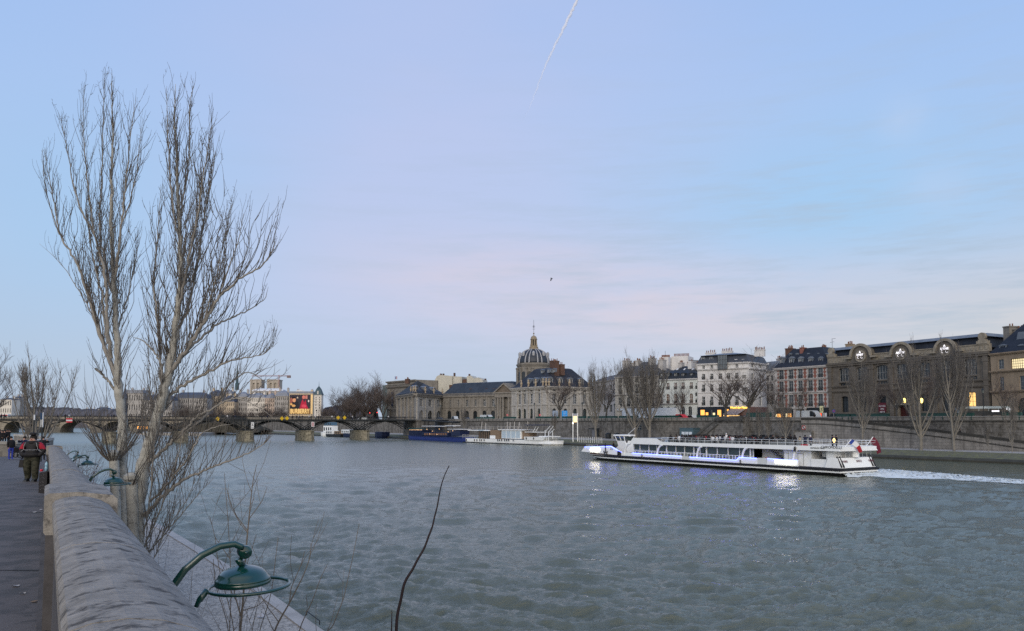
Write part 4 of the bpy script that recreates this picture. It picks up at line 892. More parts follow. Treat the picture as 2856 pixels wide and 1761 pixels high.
while x < S1b: mb.tube([FB.pt(x, -.6, ZD), FB.pt(x, -.6, ZD+3.2)], .06, 5); mb.lathe(FB.pt(x, -.6, ZD+3.2), [(.08, 0), (.22, .15), (.25, .5), (.05, .65)], 6); x += LS
mb.build('deck_lamps', m_iron, BR)
# abutment and side stair on the far bank
pa = FB.pt(S1b, 0, 0); mb = MB(); mb.fbox(FB, S1b+.02, S1b+8, -12, .8, -1, ZD-.5); mb.fbox(FB, S1b-.2, S1b+8.2, -12.2, 1.0, ZD-.497, ZD-.1); mb.build('abutment', m_quaywall, BR)
mb = MB(); mb.fbox(FB, S1b, S1b+30, -10, 0, ZD-.09, ZD); mb.build('landing', m_iron, BR)
Fq = Fr(1176, 312, 1268, 300); x1 = Fq.w; mb = MB()
mb.fpoly(Fq, [(0, ZD), (x1, 6.9), (x1, 6.4), (0, ZD-.5)], 0, -3)
for i in range(26):
    x = x1*i/25; zz = ZD-.85*i/25; mb.tube([Fq.pt(x, 0, zz), Fq.pt(x, 0, zz+1.1)], .05, 4)
mb.tube([Fq.pt(0, 0, ZD+1.1), Fq.pt(x1, 0, 8.0)], .06, 4); mb.tube([Fq.pt(0, 0, ZD+.55), Fq.pt(x1, 0, 7.45)], .04, 4); mb.build('side_ramp', m_iron, BR)
mb = MB()
for i in range(7): mb.tube([Fq.pt(x1*i/7+1, -.5, 1.5), Fq.pt(x1*i/7+1, -.5, ZD-.6-.1*i)], .12, 5)
mb.build('ramp_post', m_iron, BR)
# stone stair seen through the last arch
Fz = Fr(1080, 372, 1112, 366); t = thing('landing_stairs', 'stone stairs on the far quay seen through the last bridge arch', 'stairs', Fz.pt(0, 0, 1.6))
mb = MB(); mb.fpoly(Fz, [(0, 1.6), (Fz.w, 1.6), (Fz.w, 7), (Fz.w*.8, 7)], 0, -4); mb.build('steps', m_pier, t); MB().fpoly(Fz, [(-.4, 1.6), (0, 1.6), (Fz.w*.85, 7.4), (Fz.w*.8, 7.6)], .3, .01).build('stair_rail', m_iron, t)
# navigation signs on the bridge
m_yel = mat('sign_yellow', (.62, .42, .02), rough=.5, var=.1)
m_sred = mat('signal_red', (.5, .03, .05), rough=.5, var=.05)
def diamond(u, v, r, lab):
    s_, z = FB.sz(u, v, .4); t = thing('channel_marker', lab, 'sign', FB.pt(s_, .4, z), group='yellow diamond channel markers on the footbridge')
    MB().fpoly(FB, [(s_-r*1.15, z), (s_, z-r*1.15), (s_+r*1.15, z), (s_, z+r*1.15)], .42, .5).build('board', m_yel, t)
    MB().fbox(FB, s_-.05, s_+.05, .26, .415, z-r*.7, z+r*.7).build('bracket', m_iron, t)
for u, v, lab in ((607.5, 1168.5, 'single yellow diamond sign on footbridge seen behind the twigs of the tall tree'), (786, 1167.5, 'left one of the paired yellow diamond signs below the huge billboard'), (800.5, 1167, 'right one of the paired yellow diamond signs below the huge billboard'), (943, 1165.5, 'left one of the paired yellow diamond signs before the dark tree clump'), (961, 1165.5, 'right one of the paired yellow diamond signs before the dark tree clump')): diamond(u, v, .68, lab)
for u, v0, v1, lab in ((704, 1178, 1196, 'white square traffic board with dark marks above a bridge pier'), (872.5, 1177, 1191, 'white traffic board with pinkish panel above the next bridge pier')):
    a, z1 = FB.sz(u-4, v0, .9); b, z0 = FB.sz(u+4, v1, .9); t = thing('traffic_board', lab, 'sign', FB.pt(a, .9, z0))
    MB().fbox(FB, a, b, .9, 1.0, z0, z1).build('board', m_white, t)
    mb = MB(); c = (a+b)/2
    if u < 800: mb.fbox(FB, a+.2, b-.2, 1.003, 1.03, z0+(z1-z0)*.45, z0+(z1-z0)*.5); mb.fbox(FB, c-.08, c+.08, 1.003, 1.03, z0+(z1-z0)*.5, z0+(z1-z0)*.8); mb.fbox(FB, a+.2, b-.2, 1.003, 1.03, z0+.35, z0+.45); mb.build('marks', m_dark, t)
    else: mb.fbox(FB, a+.15, b-.15, 1.003, 1.03, z0+.2, z1-.2); mb.build('marks', mat('pink_panel', (.5, .3, .32), var=0), t)
    MB().fbox(FB, c-.05, c+.05, .3, .89, z0, z1).build('bracket', m_iron, t)
a, z1 = FB.sz(184.5, 1167, .5); b, z0 = FB.sz(201.5, 1179, .5); t = thing('no_entry_board', 'red and white striped no entry board hung on the footbridge', 'sign', FB.pt(a, .5, z0))
for i, mm in enumerate((m_sred, m_white, m_sred)): MB().fbox(FB, a, b, .5, .6, z0+(z1-z0)*i/3+.002, z0+(z1-z0)*(i+1)/3).build('stripe', mm, t)
MB().fbox(FB, (a+b)/2-.06, (a+b)/2+.06, .2, .49, z0, z1).build('bracket', m_iron, t)
# ================================================================== old stone bridge
OB = thing('stone_bridge', 'old pale stone bridge with round arches behind the footbridge', 'bridge', (-200, 500, 0))
m_old = mat('old_bridge_stone', (.31, .28, .23), rough=.9, var=.2, scale=.3, streak=.5, brick=(2, .7, .03, .7))
F = Fr(-120, 500, 600, 520, 1180); W = F.w; ztop = F.z(200, 1164)
mb = MB(); centers = [(40, 60), (125, 40), (210, 84), (325, 80), (445, 78), (555, 70)]
def arch_wall(F, W, ztop, arches, zsp, D, mi=0):
    """wall with round arches; arches (centre s, half width)"""
    pts = []; arches = sorted(arches)
    mb = MB(); K = 12; prev = 0
    zc = ztop-2.2
    for c, h in arches:
        l, r = c-h, c+h
        mb.fbox(F, prev, l, -D, 0, -2, zc)
        rise = zc-.5-zsp
        for q in range(K):
            t0, t1 = math.pi*(1-q/K), math.pi*(1-(q+1)/K)
            x0, x1 = c+h*math.cos(t0), c+h*math.cos(t1); z0, z1 = zsp+rise*math.sin(t0), zsp+rise*math.sin(t1)
            mb.hexa([F.pt(x0, 0, z0), F.pt(x1, 0, z1), F.pt(x1, -D, z1), F.pt(x0, -D, z0), F.pt(x0, 0, zc), F.pt(x1, 0, zc), F.pt(x1, -D, zc), F.pt(x0, -D, zc)])
        prev = r
    mb.fbox(F, prev, W, -D, 0, -2, zc)
    return mb, zc
arcs = [(F.s(u, 1190), (F.s(u+hw/2, 1190)-F.s(u-hw/2, 1190))/2) for u, hw in centers]
mb, zc = arch_wall(F, W, ztop, arcs, 1.2, 20); mb.build('arch_wall', m_old, OB)
mb = MB(); mb.fbox(F, 0, W, -20.3, .5, zc+.003, zc+.6); mb.fbox(F, 0, W, -.2, .3, zc+.603, ztop+.3); mb.fbox(F, 0, W, -20, -19.5, zc+.603, ztop+.3); mb.build('parapet', m_old, OB)
for i in range(len(centers)-1):
    x = ((arcs[i][0]+arcs[i][1])+(arcs[i+1][0]-arcs[i+1][1]))/2; hw = max(1.2, ((arcs[i+1][0]-arcs[i+1][1])-(arcs[i][0]+arcs[i][1]))/2)
    poly = [F.pt(x-hw, .02, 0), F.pt(x+hw, .02, 0), F.pt(x, 4.5, 0)]; mb = MB(); mb.prism([(p.x, p.y) for p in poly], -2, 3.2)
    mb.add([tuple(F.pt(x-hw, .02, 3.2)), tuple(F.pt(x+hw, .02, 3.2)), tuple(F.pt(x, 4.5, 3.2)), tuple(F.pt(x, .02, 5.2))], [(0, 2, 3), (2, 1, 3)])
    mb.lathe(F.pt(x, .2, 0), [(hw*.8, 4.5), (hw*.9, zc+.6), (hw*.95, ztop+.25)], 10); mb.build('cutwater', m_old, OB)
F2 = Fr(620, 585, 880, 500, 1180); ztop2 = F2.z(750, 1163)
OB2 = thing('stone_bridge', 'farther arm of the old stone bridge left of the moored barges', 'bridge', F2.pt(20, 0, 0))
arcs2 = [(F2.s(u, 1190), (F2.s(u+h/2, 1190)-F2.s(u-h/2, 1190))/2) for u, h in ((640, 34), (705, 52), (782, 42), (850, 50))]
mb, zc2 = arch_wall(F2, F2.w, ztop2, arcs2, 1.2, 20); mb.build('arch_wall', m_old, OB2)
MB().fbox(F2, 0, F2.w, -20, .4, zc2+.003, ztop2+.3).build('parapet', m_old, OB2)
for u in (747, 814): x = F2.s(u, 1190); hw = F2.s(u+13, 1190)-x; MB().lathe(F2.pt(x, .5, 0), [(hw, -2), (hw, 3.6), (hw*.85, 4.2), (hw*.8, zc2)], 14).build('cutwater', m_old, OB2)
# ================================================================== island
m_hz = mat('bare_wood_mass', (.1, .085, .085), rough=1, var=.3, scale=.05)
def mass(name, label, cat, us, tops, Y, D, z0=0, m=m_hz, kind=None, jit=1.0, F=None):
    """a rough lump with an uneven skyline"""
    F = F or Fr(us[0], Y, us[-1], Y, 1150); mb = MB(); n = 140; pts = []
    for i in range(n+1):
        u = us[0]+(us[-1]-us[0])*i/n; v = float(np.interp(u, us, tops)); s_, z = F.sz(u, v); pts.append((s_, z+random.uniform(-jit, jit)))
    rows = [(0, z0, 0), (-D*.1, None, .6), (-D*.3, None, .93), (-D*.5, None, 1.0), (-D, z0, 0)]; vs = []
    for s_, z in pts:
        for d_, zz, fr in rows: vs.append(F.pt(s_, d_+random.uniform(-1, 1)*jit, z0+(z-z0)*fr+(random.uniform(-jit, jit)*.5 if 0 < fr < 1 else 0)))
    r = len(rows); fs = [(i*r+j, (i+1)*r+j, (i+1)*r+j+1, i*r+j+1) for i in range(n) for j in range(r-1)]
    mb.add(vs, fs); o = mb.build(name, m); tag(o, label, cat, kind=kind); return o
isl = MB(); pl = [G(395, 1214, 0), G(560, 1216, 0), G(700, 1205, 0), G(740, 1203, 0)]
poly = [(p.x, p.y) for p in pl]+[(-260, 900), (-420, 900)]
struct(MB().prism(poly, -2, 1.3).build('island_quay', m_path))
poly2 = [(P(450, 1190, 395).x, 395), (P(640, 1190, 430).x, 430), (P(700, 1190, 480).x, 480), (-250, 900), (-420, 900)]
mass('island_wood', 'dark bushy mass of bare winter trees on the tip of the island', 'trees', [440, 520, 600, 640, 690, 720], [1188, 1172, 1158, 1162, 1180, 1198], 415, 30, 1.2, mat('island_scrub', (.075, .07, .055), rough=1, var=.4, scale=.3, bump=1.0, bscale=1.2), 'stuff', .7)
struct(MB().prism([(-330, 640), (-200, 600), (-150, 640), (-100, 900), (-600, 1100)], -2, STREET).build('island_ground', m_asph))
def isle(name, label, u0, u1, vw, vr, Y, wm, rm, ncol, floors, D=14, glass=m_glassd, flat=False):
    F = Fr(u0, Y, u1, Y, 1140); ze = F.z((u0+u1)/2, vw); zr = F.z((u0+u1)/2, vr); sp = []
    zb = 7.0; H = ze-zb; W = F.w
    for f in range(floors):
        for c in range(ncol):
            x = W*(c+.5)/ncol; wd = min(1.3, W/ncol*.28); z0 = zb+H*(f+.25)/floors; z1 = zb+H*(f+.82)/floors; sp.append((x-wd/2*1.3, x+wd/2*1.3, z0, z1, 0, m_white, glass, 1, 1))
    t = thing(name, label, 'building', F.pt(W/2, 0, zb)); mb = MB(); hole_wall(mb, F, 0, W, zb, ze, [q[:5] for q in sp], .35); mb.fbox(F, 0, W, -D, -.42, zb, ze-.02)
    mb.add([F.pt(0, 0, zb), F.pt(0, -.42, zb), F.pt(0, -.42, ze), F.pt(0, 0, ze)], [(0, 1, 2, 3)]); mb.add([F.pt(W, 0, zb), F.pt(W, -.42, zb), F.pt(W, -.42, ze), F.pt(W, 0, ze)], [(0, 1, 2, 3)])
    mb.build('wall', wm, t)
    for q in sp: MB().fbox(F, q[0], q[1], -.4, -.3, q[2], q[3]).build('window', glass, t)
    MB().fbox(F, -.2, W+.2, -.5, .4, ze-.02, ze+.35).build('cornice', wm, t)
    if flat: roof(t, F, 0, W, D, ze+.36, rm, [(.3, zr)], over=0)
    else: roof(t, F, 0, W, D, ze+.36, rm, [(1.5, ze+(zr-ze)*.6), (D*.42, zr)], over=0)
    for q in range(2): x = W*(.2+.6*q); chimney(t, F, x-.8, x+.8, -D*.6, -D*.5, ze+.5, zr+1.3, wm, 3)
    return t, F, ze
m_i1 = mat('island_white', (.66, .63, .58), var=.1, scale=.2, streak=.3); m_i2 = mat('island_tan', (.5, .42, .32), var=.12, scale=.2, streak=.4); m_i3 = mat('island_pink', (.55, .45, .38), var=.12, scale=.2, streak=.3); m_i4 = mat('island_grey', (.36, .35, .34), var=.15, scale=.2, streak=.4)
m_ir = mat('island_zinc', (.2, .22, .26), rough=.6, var=.2, scale=.2); m_ird = mat('island_slate', (.06, .075, .11), rough=.6, var=.2, scale=.2)
isle('palace_wing', 'pale palace wing with dark blue slate roof behind tree branches', 578, 617, 1107, 1087, 680, m_i2, m_ird, 7, 3)
isle('island_house', 'tan house with dark steep roof among the branches on the island', 617, 653, 1122, 1102, 640, m_i2, m_ird, 7, 4)
isle('island_house', 'pale gabled house with light roof rising behind the tan island house', 614, 646, 1100, 1086, 720, m_i1, m_ir, 5, 4)
isle('island_house', 'grey house between the tan house and the white tall one', 653.5, 689, 1108, 1092, 650, m_i4, m_ir, 6, 5)  # plain grey wall colour shared with other island houses
isle('island_house', 'tall white house with rows of narrow windows on the island', 689.5, 738, 1111, 1096, 640, m_i1, m_ir, 9, 5)
isle('island_house', 'pinkish stone house right of the tall white island house', 738.5, 765, 1112, 1096, 635, m_i3, m_ir, 5, 5)
isle('island_house', 'grey white house with stacked attic windows beside the billboard', 765.5, 803, 1106, 1088, 630, m_i4, m_ir, 7, 5)
isle('island_house', 'set back pale block with white roof edge under the cathedral towers', 700, 790, 1092, 1083, 740, m_i4, m_white, 9, 5)
isle('theatre', 'columned grey theatre block behind the left tree trunk', 345, 398, 1098, 1088, 640, m_i4, m_ir, 8, 3, flat=True)
isle('island_house', 'long grey stone block hidden behind the dense twigs', 398, 480, 1118, 1100, 640, m_i4, m_ird, 14, 4)
isle('island_house', 'grey block behind the right tree trunk', 480, 577, 1112, 1094, 660, m_i4, m_ird, 16, 4)
# billboard building
t, F, ze = isle('billboard_building', 'pale building whose whole front carries a huge lit billboard', 806, 872, 1099, 1092, 620, mat('warm_stone', (.6, .5, .36), var=.1), m_ir, 10, 5, D=22, flat=True)  # wall in one plain warm stone colour
MB().fpoly(F, [(F.s(812), F.z(812, 1092)), (F.s(848), F.z(848, 1092)), (F.s(826), F.z(826, 1086))], -9, -12).build('glass_roof', m_white, t)
a, b = F.s(808), F.s(865.5); z1, z0 = F.z(836, 1101.5), F.z(836, 1141); bb = thing('billboard', 'huge illuminated advertising billboard of two dark figures over tall gold letters', 'billboard', F.pt(a, 1, F.z(836, 1155)))
def epan(name, c, a, b, z0, z1, d, s=.3):
    return MB().fbox(F, a, b, d, d+.05, z0, z1).build(name, mat(name+'_m', c, var=.35, scale=.35, emit=c, estr=s), bb)
def blobp(name, c, pts, d, s=.25): return MB().fpoly(F, [(a+(b-a)*x, z0+(z1-z0)*y) for x, y in pts], d, d+.05).build(name, mat(name+'_m', c, var=.35, scale=.5, emit=c, estr=s), bb)
epan('dark_backdrop', (.035, .03, .04), a, b, z0, z1, .6)
def ell(cx, cy_, rx_, ry): return [(cx+rx_*math.cos(q*math.pi/6), cy_+ry*math.sin(q*math.pi/6)) for q in range(12)]
blobp('warm_blur', (.3, .1, .07), ell(.08, .55, .07, .25), .66); blobp('dark_coat', (.02, .018, .025), [(.05, 0), (.1, .45), (.25, .55), (.42, .5), (.46, 0)], .67)
blobp('skin_shape', (.62, .3, .16), ell(.22, .62, .08, .15), .73); blobp('hair_shape', (.015, .01, .015), ell(.2, .8, .09, .07), .79); blobp('hand_shape', (.6, .33, .12), ell(.2, .22, .09, .09), .8); blobp('hand_shape', (.55, .3, .12), ell(.08, .33, .06, .08), .8)
blobp('lamp_glow', (.6, .5, .38), [(.33, .75), (.42, .75), (.38, .88)], .7); blobp('red_figure', (.4, .02, .05), [(.48, 0), (.55, .4), (.62, .7), (.7, .45), (.78, .65), (.82, .3), (.92, 0)], .68)
blobp('pink_face', (.6, .18, .14), ell(.68, .82, .08, .13), .73); blobp('pink_patch', (.5, .2, .17), [(.76, .7), (.86, .7), (.86, .95), (.76, .95)], .7); blobp('white_ruff', (.7, .6, .55), ell(.92, .55, .035, .08), .75); blobp('red_folds', (.6, .06, .1), ell(.7, .2, .12, .12), .75)
epan('gold_ground', (.2, .11, .04), a, b, F.z(836, 1155), z0-.1, .6, .4)
m_gold = mat('gold_letters', (.8, .55, .2), var=0, emit=(.95, .65, .3), estr=.4)
text('BURBERRY', F, (a+b)/2, .7, F.z(836, 1148), 5.2, m_gold, bb, 'billboard_lettering', .05, .12, sx=.62)
epan('lit_side_strip', (.6, .42, .2), F.s(866.5), F.s(871.5), F.z(868, 1155), F.z(868, 1101), .1, .55)
# corner turret
F = Fr(876, 600, 896, 600, 1140); W = F.w; z1 = F.z(886, 1102); t = thing('turret_house', 'slim pale corner tower with steep blue green pavilion roof', 'building', F.pt(W/2, 0, 7))
sp = []
for v0, v1 in ((1107, 1111), (1114, 1118), (1121, 1125), (1129, 1133), (1136, 1140)):
    for fx in (.25, .75): sp.append((W*fx-.35, W*fx+.35, F.z(886, v1), F.z(886, v0), 0))
mb = MB(); hole_wall(mb, F, 0, W, 7, z1, sp, .3); mb.fbox(F, 0, W, -6, -.35, 7, z1-.05); mb.build('wall', m_i1, t)
for q in sp: MB().fbox(F, q[0], q[1], -.34, -.25, q[2], q[3]).build('window', m_glassd, t)
for v in (1101, 1112, 1119, 1126, 1127): MB().fbox(F, -.2, W+.2, .003, .3, F.z(886, v)-.1, F.z(886, v)+.1).build('string_course', m_i1, t)
m_cop = mat('blue_green_roof', (.05, .09, .11), rough=.6, var=.3, scale=.5)
mb = MB(); mb.ffrus(F, -.4, W+.4, -6.4, .4, z1, W*.2, W*.8, -5, -1, F.z(886, 1086)); mb.ffrus(F, W*.2, W*.8, -5, -1, F.z(886, 1086)+.01, W*.42, W*.58, -3.4, -2.6, F.z(886, 1078)); mb.tube([F.pt(W/2, -3, F.z(886, 1079)), F.pt(W/2, -3, F.z(886, 1064))], [.25, .04], 5); mb.build('roof', m_cop, t)
MB().fbox(F, W*.4, W*.58, -1.5, .2, z1-1, F.z(886, 1091)).build('chimney', m_i1, t)
# cathedral towers, chapel spire, crane
YN = 1100; NDt = thing('cathedral', 'twin square cathedral towers far behind the island houses', 'building', P(740, 1150, YN))
m_nd = mat('cathedral_stone', (.42, .38, .33), rough=.9, var=.15, scale=.05)
for u0, u1 in ((698.5, 728.5), (745.5, 777.5)):
    F = Fr(u0, YN, u1, YN, 1080); W = F.w; zt_, zb2 = F.z(u0, 1061.5), 5; sp = [(W*.2, W*.4, F.z(u0, 1086), F.z(u0, 1068), 1), (W*.6, W*.8, F.z(u0, 1086), F.z(u0, 1068), 1)]
    mb = MB(); hole_wall(mb, F, 0, W, zb2, zt_, sp, 2); mb.fbox(F, 0, W, -W, -2.1, zb2, zt_); mb.fbox(F, -.6, W+.6, -W-.6, .6, zt_+.01, F.z(u0, 1059)); mb.fbox(F, -.5, W*.12, .01, 1, zb2, zt_); mb.fbox(F, W*.44, W*.56, .01, 1, zb2, zt_); mb.fbox(F, W*.88, W+.5, .01, 1, zb2, zt_); mb.build('tower', m_nd, NDt)
F = Fr(698, YN, 778, YN, 1080); MB().ffrus(F, 2, F.w*.36, -14, -4, F.z(700, 1059), 7, F.w*.36-5, -12, -8, F.z(700, 1056)).build('scaffold_hat', m_i4, NDt)
MB().fbox(F, F.w*.35, F.w*.6, -14, -6, 5, F.z(736, 1084)).build('nave_front', m_nd, NDt)
cpp = P(659.5, 1150, 800); t = thing('chapel_spire', 'thin dark green chapel spire rising above the island roofs', 'spire', (cpp.x, cpp.y, 7)); zv = lambda v: P(660, v, 800).z
MB().lathe((cpp.x, cpp.y, 0), [(2.1, zv(1088)), (2.1, zv(1070)), (1.5, zv(1068)), (1.3, zv(1056)), (.9, zv(1040)), (.25, zv(1022)), (.05, zv(1012))], 8).build('spire', m_cop, t)
t = thing('palace_cone', 'dark pointed tower roof just right of the left tree trunk', 'tower', P(347, 1150, 640)); cpp = P(347, 1150, 640); zv = lambda v: P(347, v, 640).z
MB().lathe((cpp.x, cpp.y, 0), [(2.4, 7), (2.4, zv(1112)), (2.7, zv(1111)), (1.2, zv(1094)), (.6, zv(1084)), (.1, zv(1070))], 10).build('roof', m_ird, t)
cpp = P(776, 1150, 1050); zc_ = lambda v: P(776, v, 1050).z; t = thing('tower_crane', 'pale red tower crane with long jib beside the cathedral', 'crane', (cpp.x, cpp.y, 5))
m_cr = mat('crane_red', (.32, .14, .12), rough=.6, var=.2); x0 = cpp.x; sc_ = 1050/2145
mb = MB()
for q in (-.8, .8): mb.tube([(x0+q, 1050, 5), (x0+q, 1050, zc_(1046))], .22, 4)
zz = 5; k = 1
while zz < zc_(1048): mb.tube([(x0-.8*k, 1050, zz), (x0+.8*k, 1050, zz+2.5)], .15, 4); zz += 2.5; k = -k
mb.build('mast', m_cr, t); mb = MB(); xa, xb = x0-76*sc_, x0+33*sc_; zj = zc_(1050)
for q in (0, 1.3): mb.tube([(xa, 1050, zj+q), (xb, 1050, zj+q)], .2, 4)
for q in range(30): mb.tube([(xa+(xb-xa)*q/30, 1050, zj), (xa+(xb-xa)*(q+.5)/30, 1050, zj+1.3), (xa+(xb-xa)*(q+1)/30, 1050, zj)], .12, 4)
mb.build('jib', m_cr, t); MB().box(xb-5, xb, 1049, 1051, zj-2.2, zj+.8).build('counterweight', mat('crane_counterweight', (.2, .15, .15), var=.2), t)
# ================================================================== far distance
m_far = mat('far_wooded_bank', (.11, .11, .125), rough=1, var=.25, scale=.02)
struct(MB().prism([(-520, 1300), (-900, 700), (-300, 380), (-170, 232), (-130, 170), (-103, 160), (-61, 100), (-30, 62), (-400, 60), (-3000, 400), (-3000, 1500)], -2.2, 1.2).build('far_ground', m_path))
mass('far_trees', 'hazy line of bare trees along the far embankment at left', 'trees', [-60, 60, 150, 230, 300, 420, 560], [1125, 1135, 1138, 1142, 1143, 1128, 1118], 900, 60, 0, m_far, 'stuff', 1.6)
mass('far_trees', 'grey wood beyond the barges left of the dark tree clump', 'trees', [860, 900, 930, 980, 1040], [1148, 1136, 1130, 1128, 1140], 640, 40, 0, mat('grey_wood', (.09, .085, .095), rough=1, var=.3, scale=.06), 'stuff', 1.2)
k = 0
for u0, u1, v, Y, mm, lab in ((0, 32, 1110, 800, m_i1, 'pale stone block with slate roof at far left edge'), (34, 52, 1105, 820, m_i4, 'square grey tower block behind the left poplar'), (230, 262, 1140, 1300, m_i1, 'tiny white block left of the trunk on the horizon'), (268, 300, 1136, 1350, m_i4, 'tiny grey block just left of trunk on the horizon'), (300, 322, 1140, 1250, m_i1, 'small white block touching the trunk on the horizon'), (140, 165, 1146, 1400, m_i4, 'tiny low block on the horizon above the striped board')):
    isle('far_building', lab, u0, u1, v+6, v, Y, mm, m_ird, 5, 3)
# bus on the old bridge
def simple_bus(name, label, u0, u1, v0, v1, Y, cols):
    F = Fr(u0, Y, u1, Y-(3 if u0 > 2000 else 0)); W = F.w; z1, z0 = F.z(u0, v0), F.z(u0, v1); t = thing(name, label, 'bus', F.pt(W/2, 0, z0)); H = z1-z0
    mb = MB(); mb.fpoly(F, [(.1, z0+.35), (W-.1, z0+.35), (W, z0+.8), (W-.25, z1-.1), (W-.6, z1), (.3, z1), (0, z1-.3), (0, z0+.8)], 0, -2.5); mb.build('body', cols[0], t)
    n = max(3, int(W/1.6)); 
    for i in range(n): MB().fbox(F, .3+(W-.9)*i/n+.05, .3+(W-.9)*(i+1)/n-.05, .004, .03, z0+H*.42, z0+H*.78).build('window', cols[1], t)
    for x in (W*.15, W*.5, W*.85):
        mw = MB(); mw.fpoly(F, [(x+.48*math.cos(q*math.pi/8), z0+.48+.48*math.sin(q*math.pi/8)) for q in range(16)], .02, -.3); mw.build('wheel', m_dark, t)
    return t, F, W, z0, z1, H
simple_bus('bus', 'white and red bus crossing the old stone bridge at far left', -20, 24, 1155, 1165, 490, (m_white, m_sred))
t, F, W, z0, z1, H = simple_bus('bus', 'long articulated bus with lit destination panel in front of the museum', 2672, 2822, 1134, 1163, 158, (mat('bus_pale', (.42, .5, .53), rough=.3, var=.05), m_glassd))
MB().fbox(F, .2, W-.5, .03, .05, z0+.36, z0+H*.55).build('dark_skirt', m_dark, t)
MB().fbox(F, F.s(2766), F.s(2787), .052, .09, F.z(2776, 1149), F.z(2776, 1145)).build('destination_panel', m_neon, t)
mb = MB()
for u in (2808, 2815, 2822): mb.lathe(F.pt(min(F.s(u), W-.2), .1, F.z(2815, 1141.5)), [(.05, -.1), (.14, 0), (.05, .1)], 6)
mb.build('roof_lights', m_neon, t)
# ================================================================== boats
m_bw = mat('boat_white', (.84, .87, .88), rough=.35, var=.05, spec=.5); m_bk = mat('hull_black', (.012, .013, .016), rough=.35, var=.2, spec=.5)
m_led = mat('blue_led', (.2, .25, 1), var=0, emit=(.12, .16, 1), estr=6); m_boatglass = mat('boat_glass', (.04, .06, .065), rough=.08, var=.5, scale=.3, spec=.9)
m_sign = mat('boat_sign_glow', (1, 1, .9), var=0, emit=(1, .93, .72), estr=7)
TB = thing('tour_boat', 'long white glass sided river tour boat with crowded open top deck and blue lights', 'boat', P(1990, 1290, 120))
TB.location.z = 0
sA = P(2343, 1306, 99.5); sB = P(1640, 1262, 144)
class Fbo(Fr):
    def __init__(s):
        a, b = Vector((sB.x, sB.y)), Vector((sA.x, sA.y)); s.o = a; s.d = (b-a).normalized(); s.w = (b-a).length; n = Vector((s.d.y, -s.d.x)); s.n = n if n.dot(s.o) < 0 else -n
FT = Fbo(); WB = 8.2; LB = FT.w; bs = lambda u, v, d=0: FT.sz(u, v, d)
ZR = 1.05
# hull: plan outline with pointed bow
def hull_ring(z, ins=0, bow=0):
    pts = [(LB+.9-ins, -WB/2), (LB+.55-ins, -WB+1.0), (LB-.3-ins, -WB+ins)] ; out = []
    out = [(LB-ins, -WB+ins), (LB-ins, -ins), (8, -ins), (3, -ins-.5), (-.5+bow*.3, -ins-1.6), (-3.6+bow, -WB/2), (-.5+bow*.3, -WB+ins+1.6), (3, -WB+ins+.5), (8, -WB+ins)]
    return [tuple(FT.pt(a, d, z)) for a, d in out]
def ringmesh(levels, m, name, parent):
    mb = MB(); rs = [hull_ring(z, i, b) for z, i, b in levels]; n = len(rs[0]); vs = [p for r in rs for p in r]
    fs = [(k*n+i, k*n+(i+1) % n, (k+1)*n+(i+1) % n, (k+1)*n+i) for k in range(len(rs)-1) for i in range(n)]+[tuple(range(n-1, -1, -1)), tuple(range((len(rs)-1)*n, len(rs)*n))]
    mb.add(vs, fs); return mb.build(name, m, parent)
ringmesh([(-.6, .9, 4.5), (.25, .25, 1.6), (.45, .1, .9)], m_bk, 'hull', TB)
ringmesh([(.453, .0, .6), (.68, .0, .4)], m_bw, 'white_strake', TB)
ringmesh([(.683, -.12, .1), (.95, -.12, 0), (1.05, .1, 0)], mat('rubber_fender', (.015, .016, .02), rough=.7, var=.1), 'fender_rail', TB)
# lower side panels (bulwark) traced along the side
def side(pts, d0, d1, m, name, mirror=True):
    pp = [bs(u, v) for u, v in pts]; mb = MB(); mb.fpoly(FT, pp, d0, d1)
    if mirror: mb.fpoly(FT, pp, -WB-d1, -WB-d0)
    return mb.build(name, m, TB)
def at(pts): return [bs(u, v) for u, v in pts]
side([(1620, 1259.5), (1631, 1246), (1704, 1244.3), (1735, 1262.5), (1735, 1271)], -.02, -.12, m_bw, 'bow_bulwark')
side([(1735, 1271), (1735, 1262), (1902, 1272), (1902, 1281.5)], -.02, -.12, m_bw, 'side_bulwark')
side([(1902.5, 1281.5), (1902.5, 1272.5), (1922.5, 1274), (1922.5, 1283.5)], -.05, -.15, mat('boat_gate_white', (.6, .63, .64), rough=.4, var=.05), 'side_gate')
side([(1923, 1283.5), (1923, 1274.5), (2054, 1283), (2062, 1274.8), (2112, 1278), (2112, 1296)], -.02, -.12, m_bw, 'side_bulwark')
side([(2112.5, 1296), (2112.5, 1277.5), (2137, 1278), (2137, 1297)], -.05, -.15, MT['boat_gate_white'], 'side_gate')
side([(2137.5, 1297), (2139, 1278.5), (2226, 1284), (2226, 1303)], -.02, -.12, m_bw, 'side_bulwark')
# led strips along bulwark tops
def led(pts, nm='led_strip'):
    pp = at(pts); mb = MB(); mb.tube([FT.pt(a, .05, z) for a, z in pp], .07, 5); mb.build(nm, m_led, TB)
led([(1632, 1247.2), (1704, 1245.6), (1733, 1262)]); led([(1764, 1264.4), (1900, 1273.4)]); led([(1924, 1275.6), (2053.5, 1284.2), (2062, 1276), (2110, 1279)]); led([(2141, 1279.7), (2163, 1281.2)]); led([(2166, 1282.5), (2224, 1285.4)])
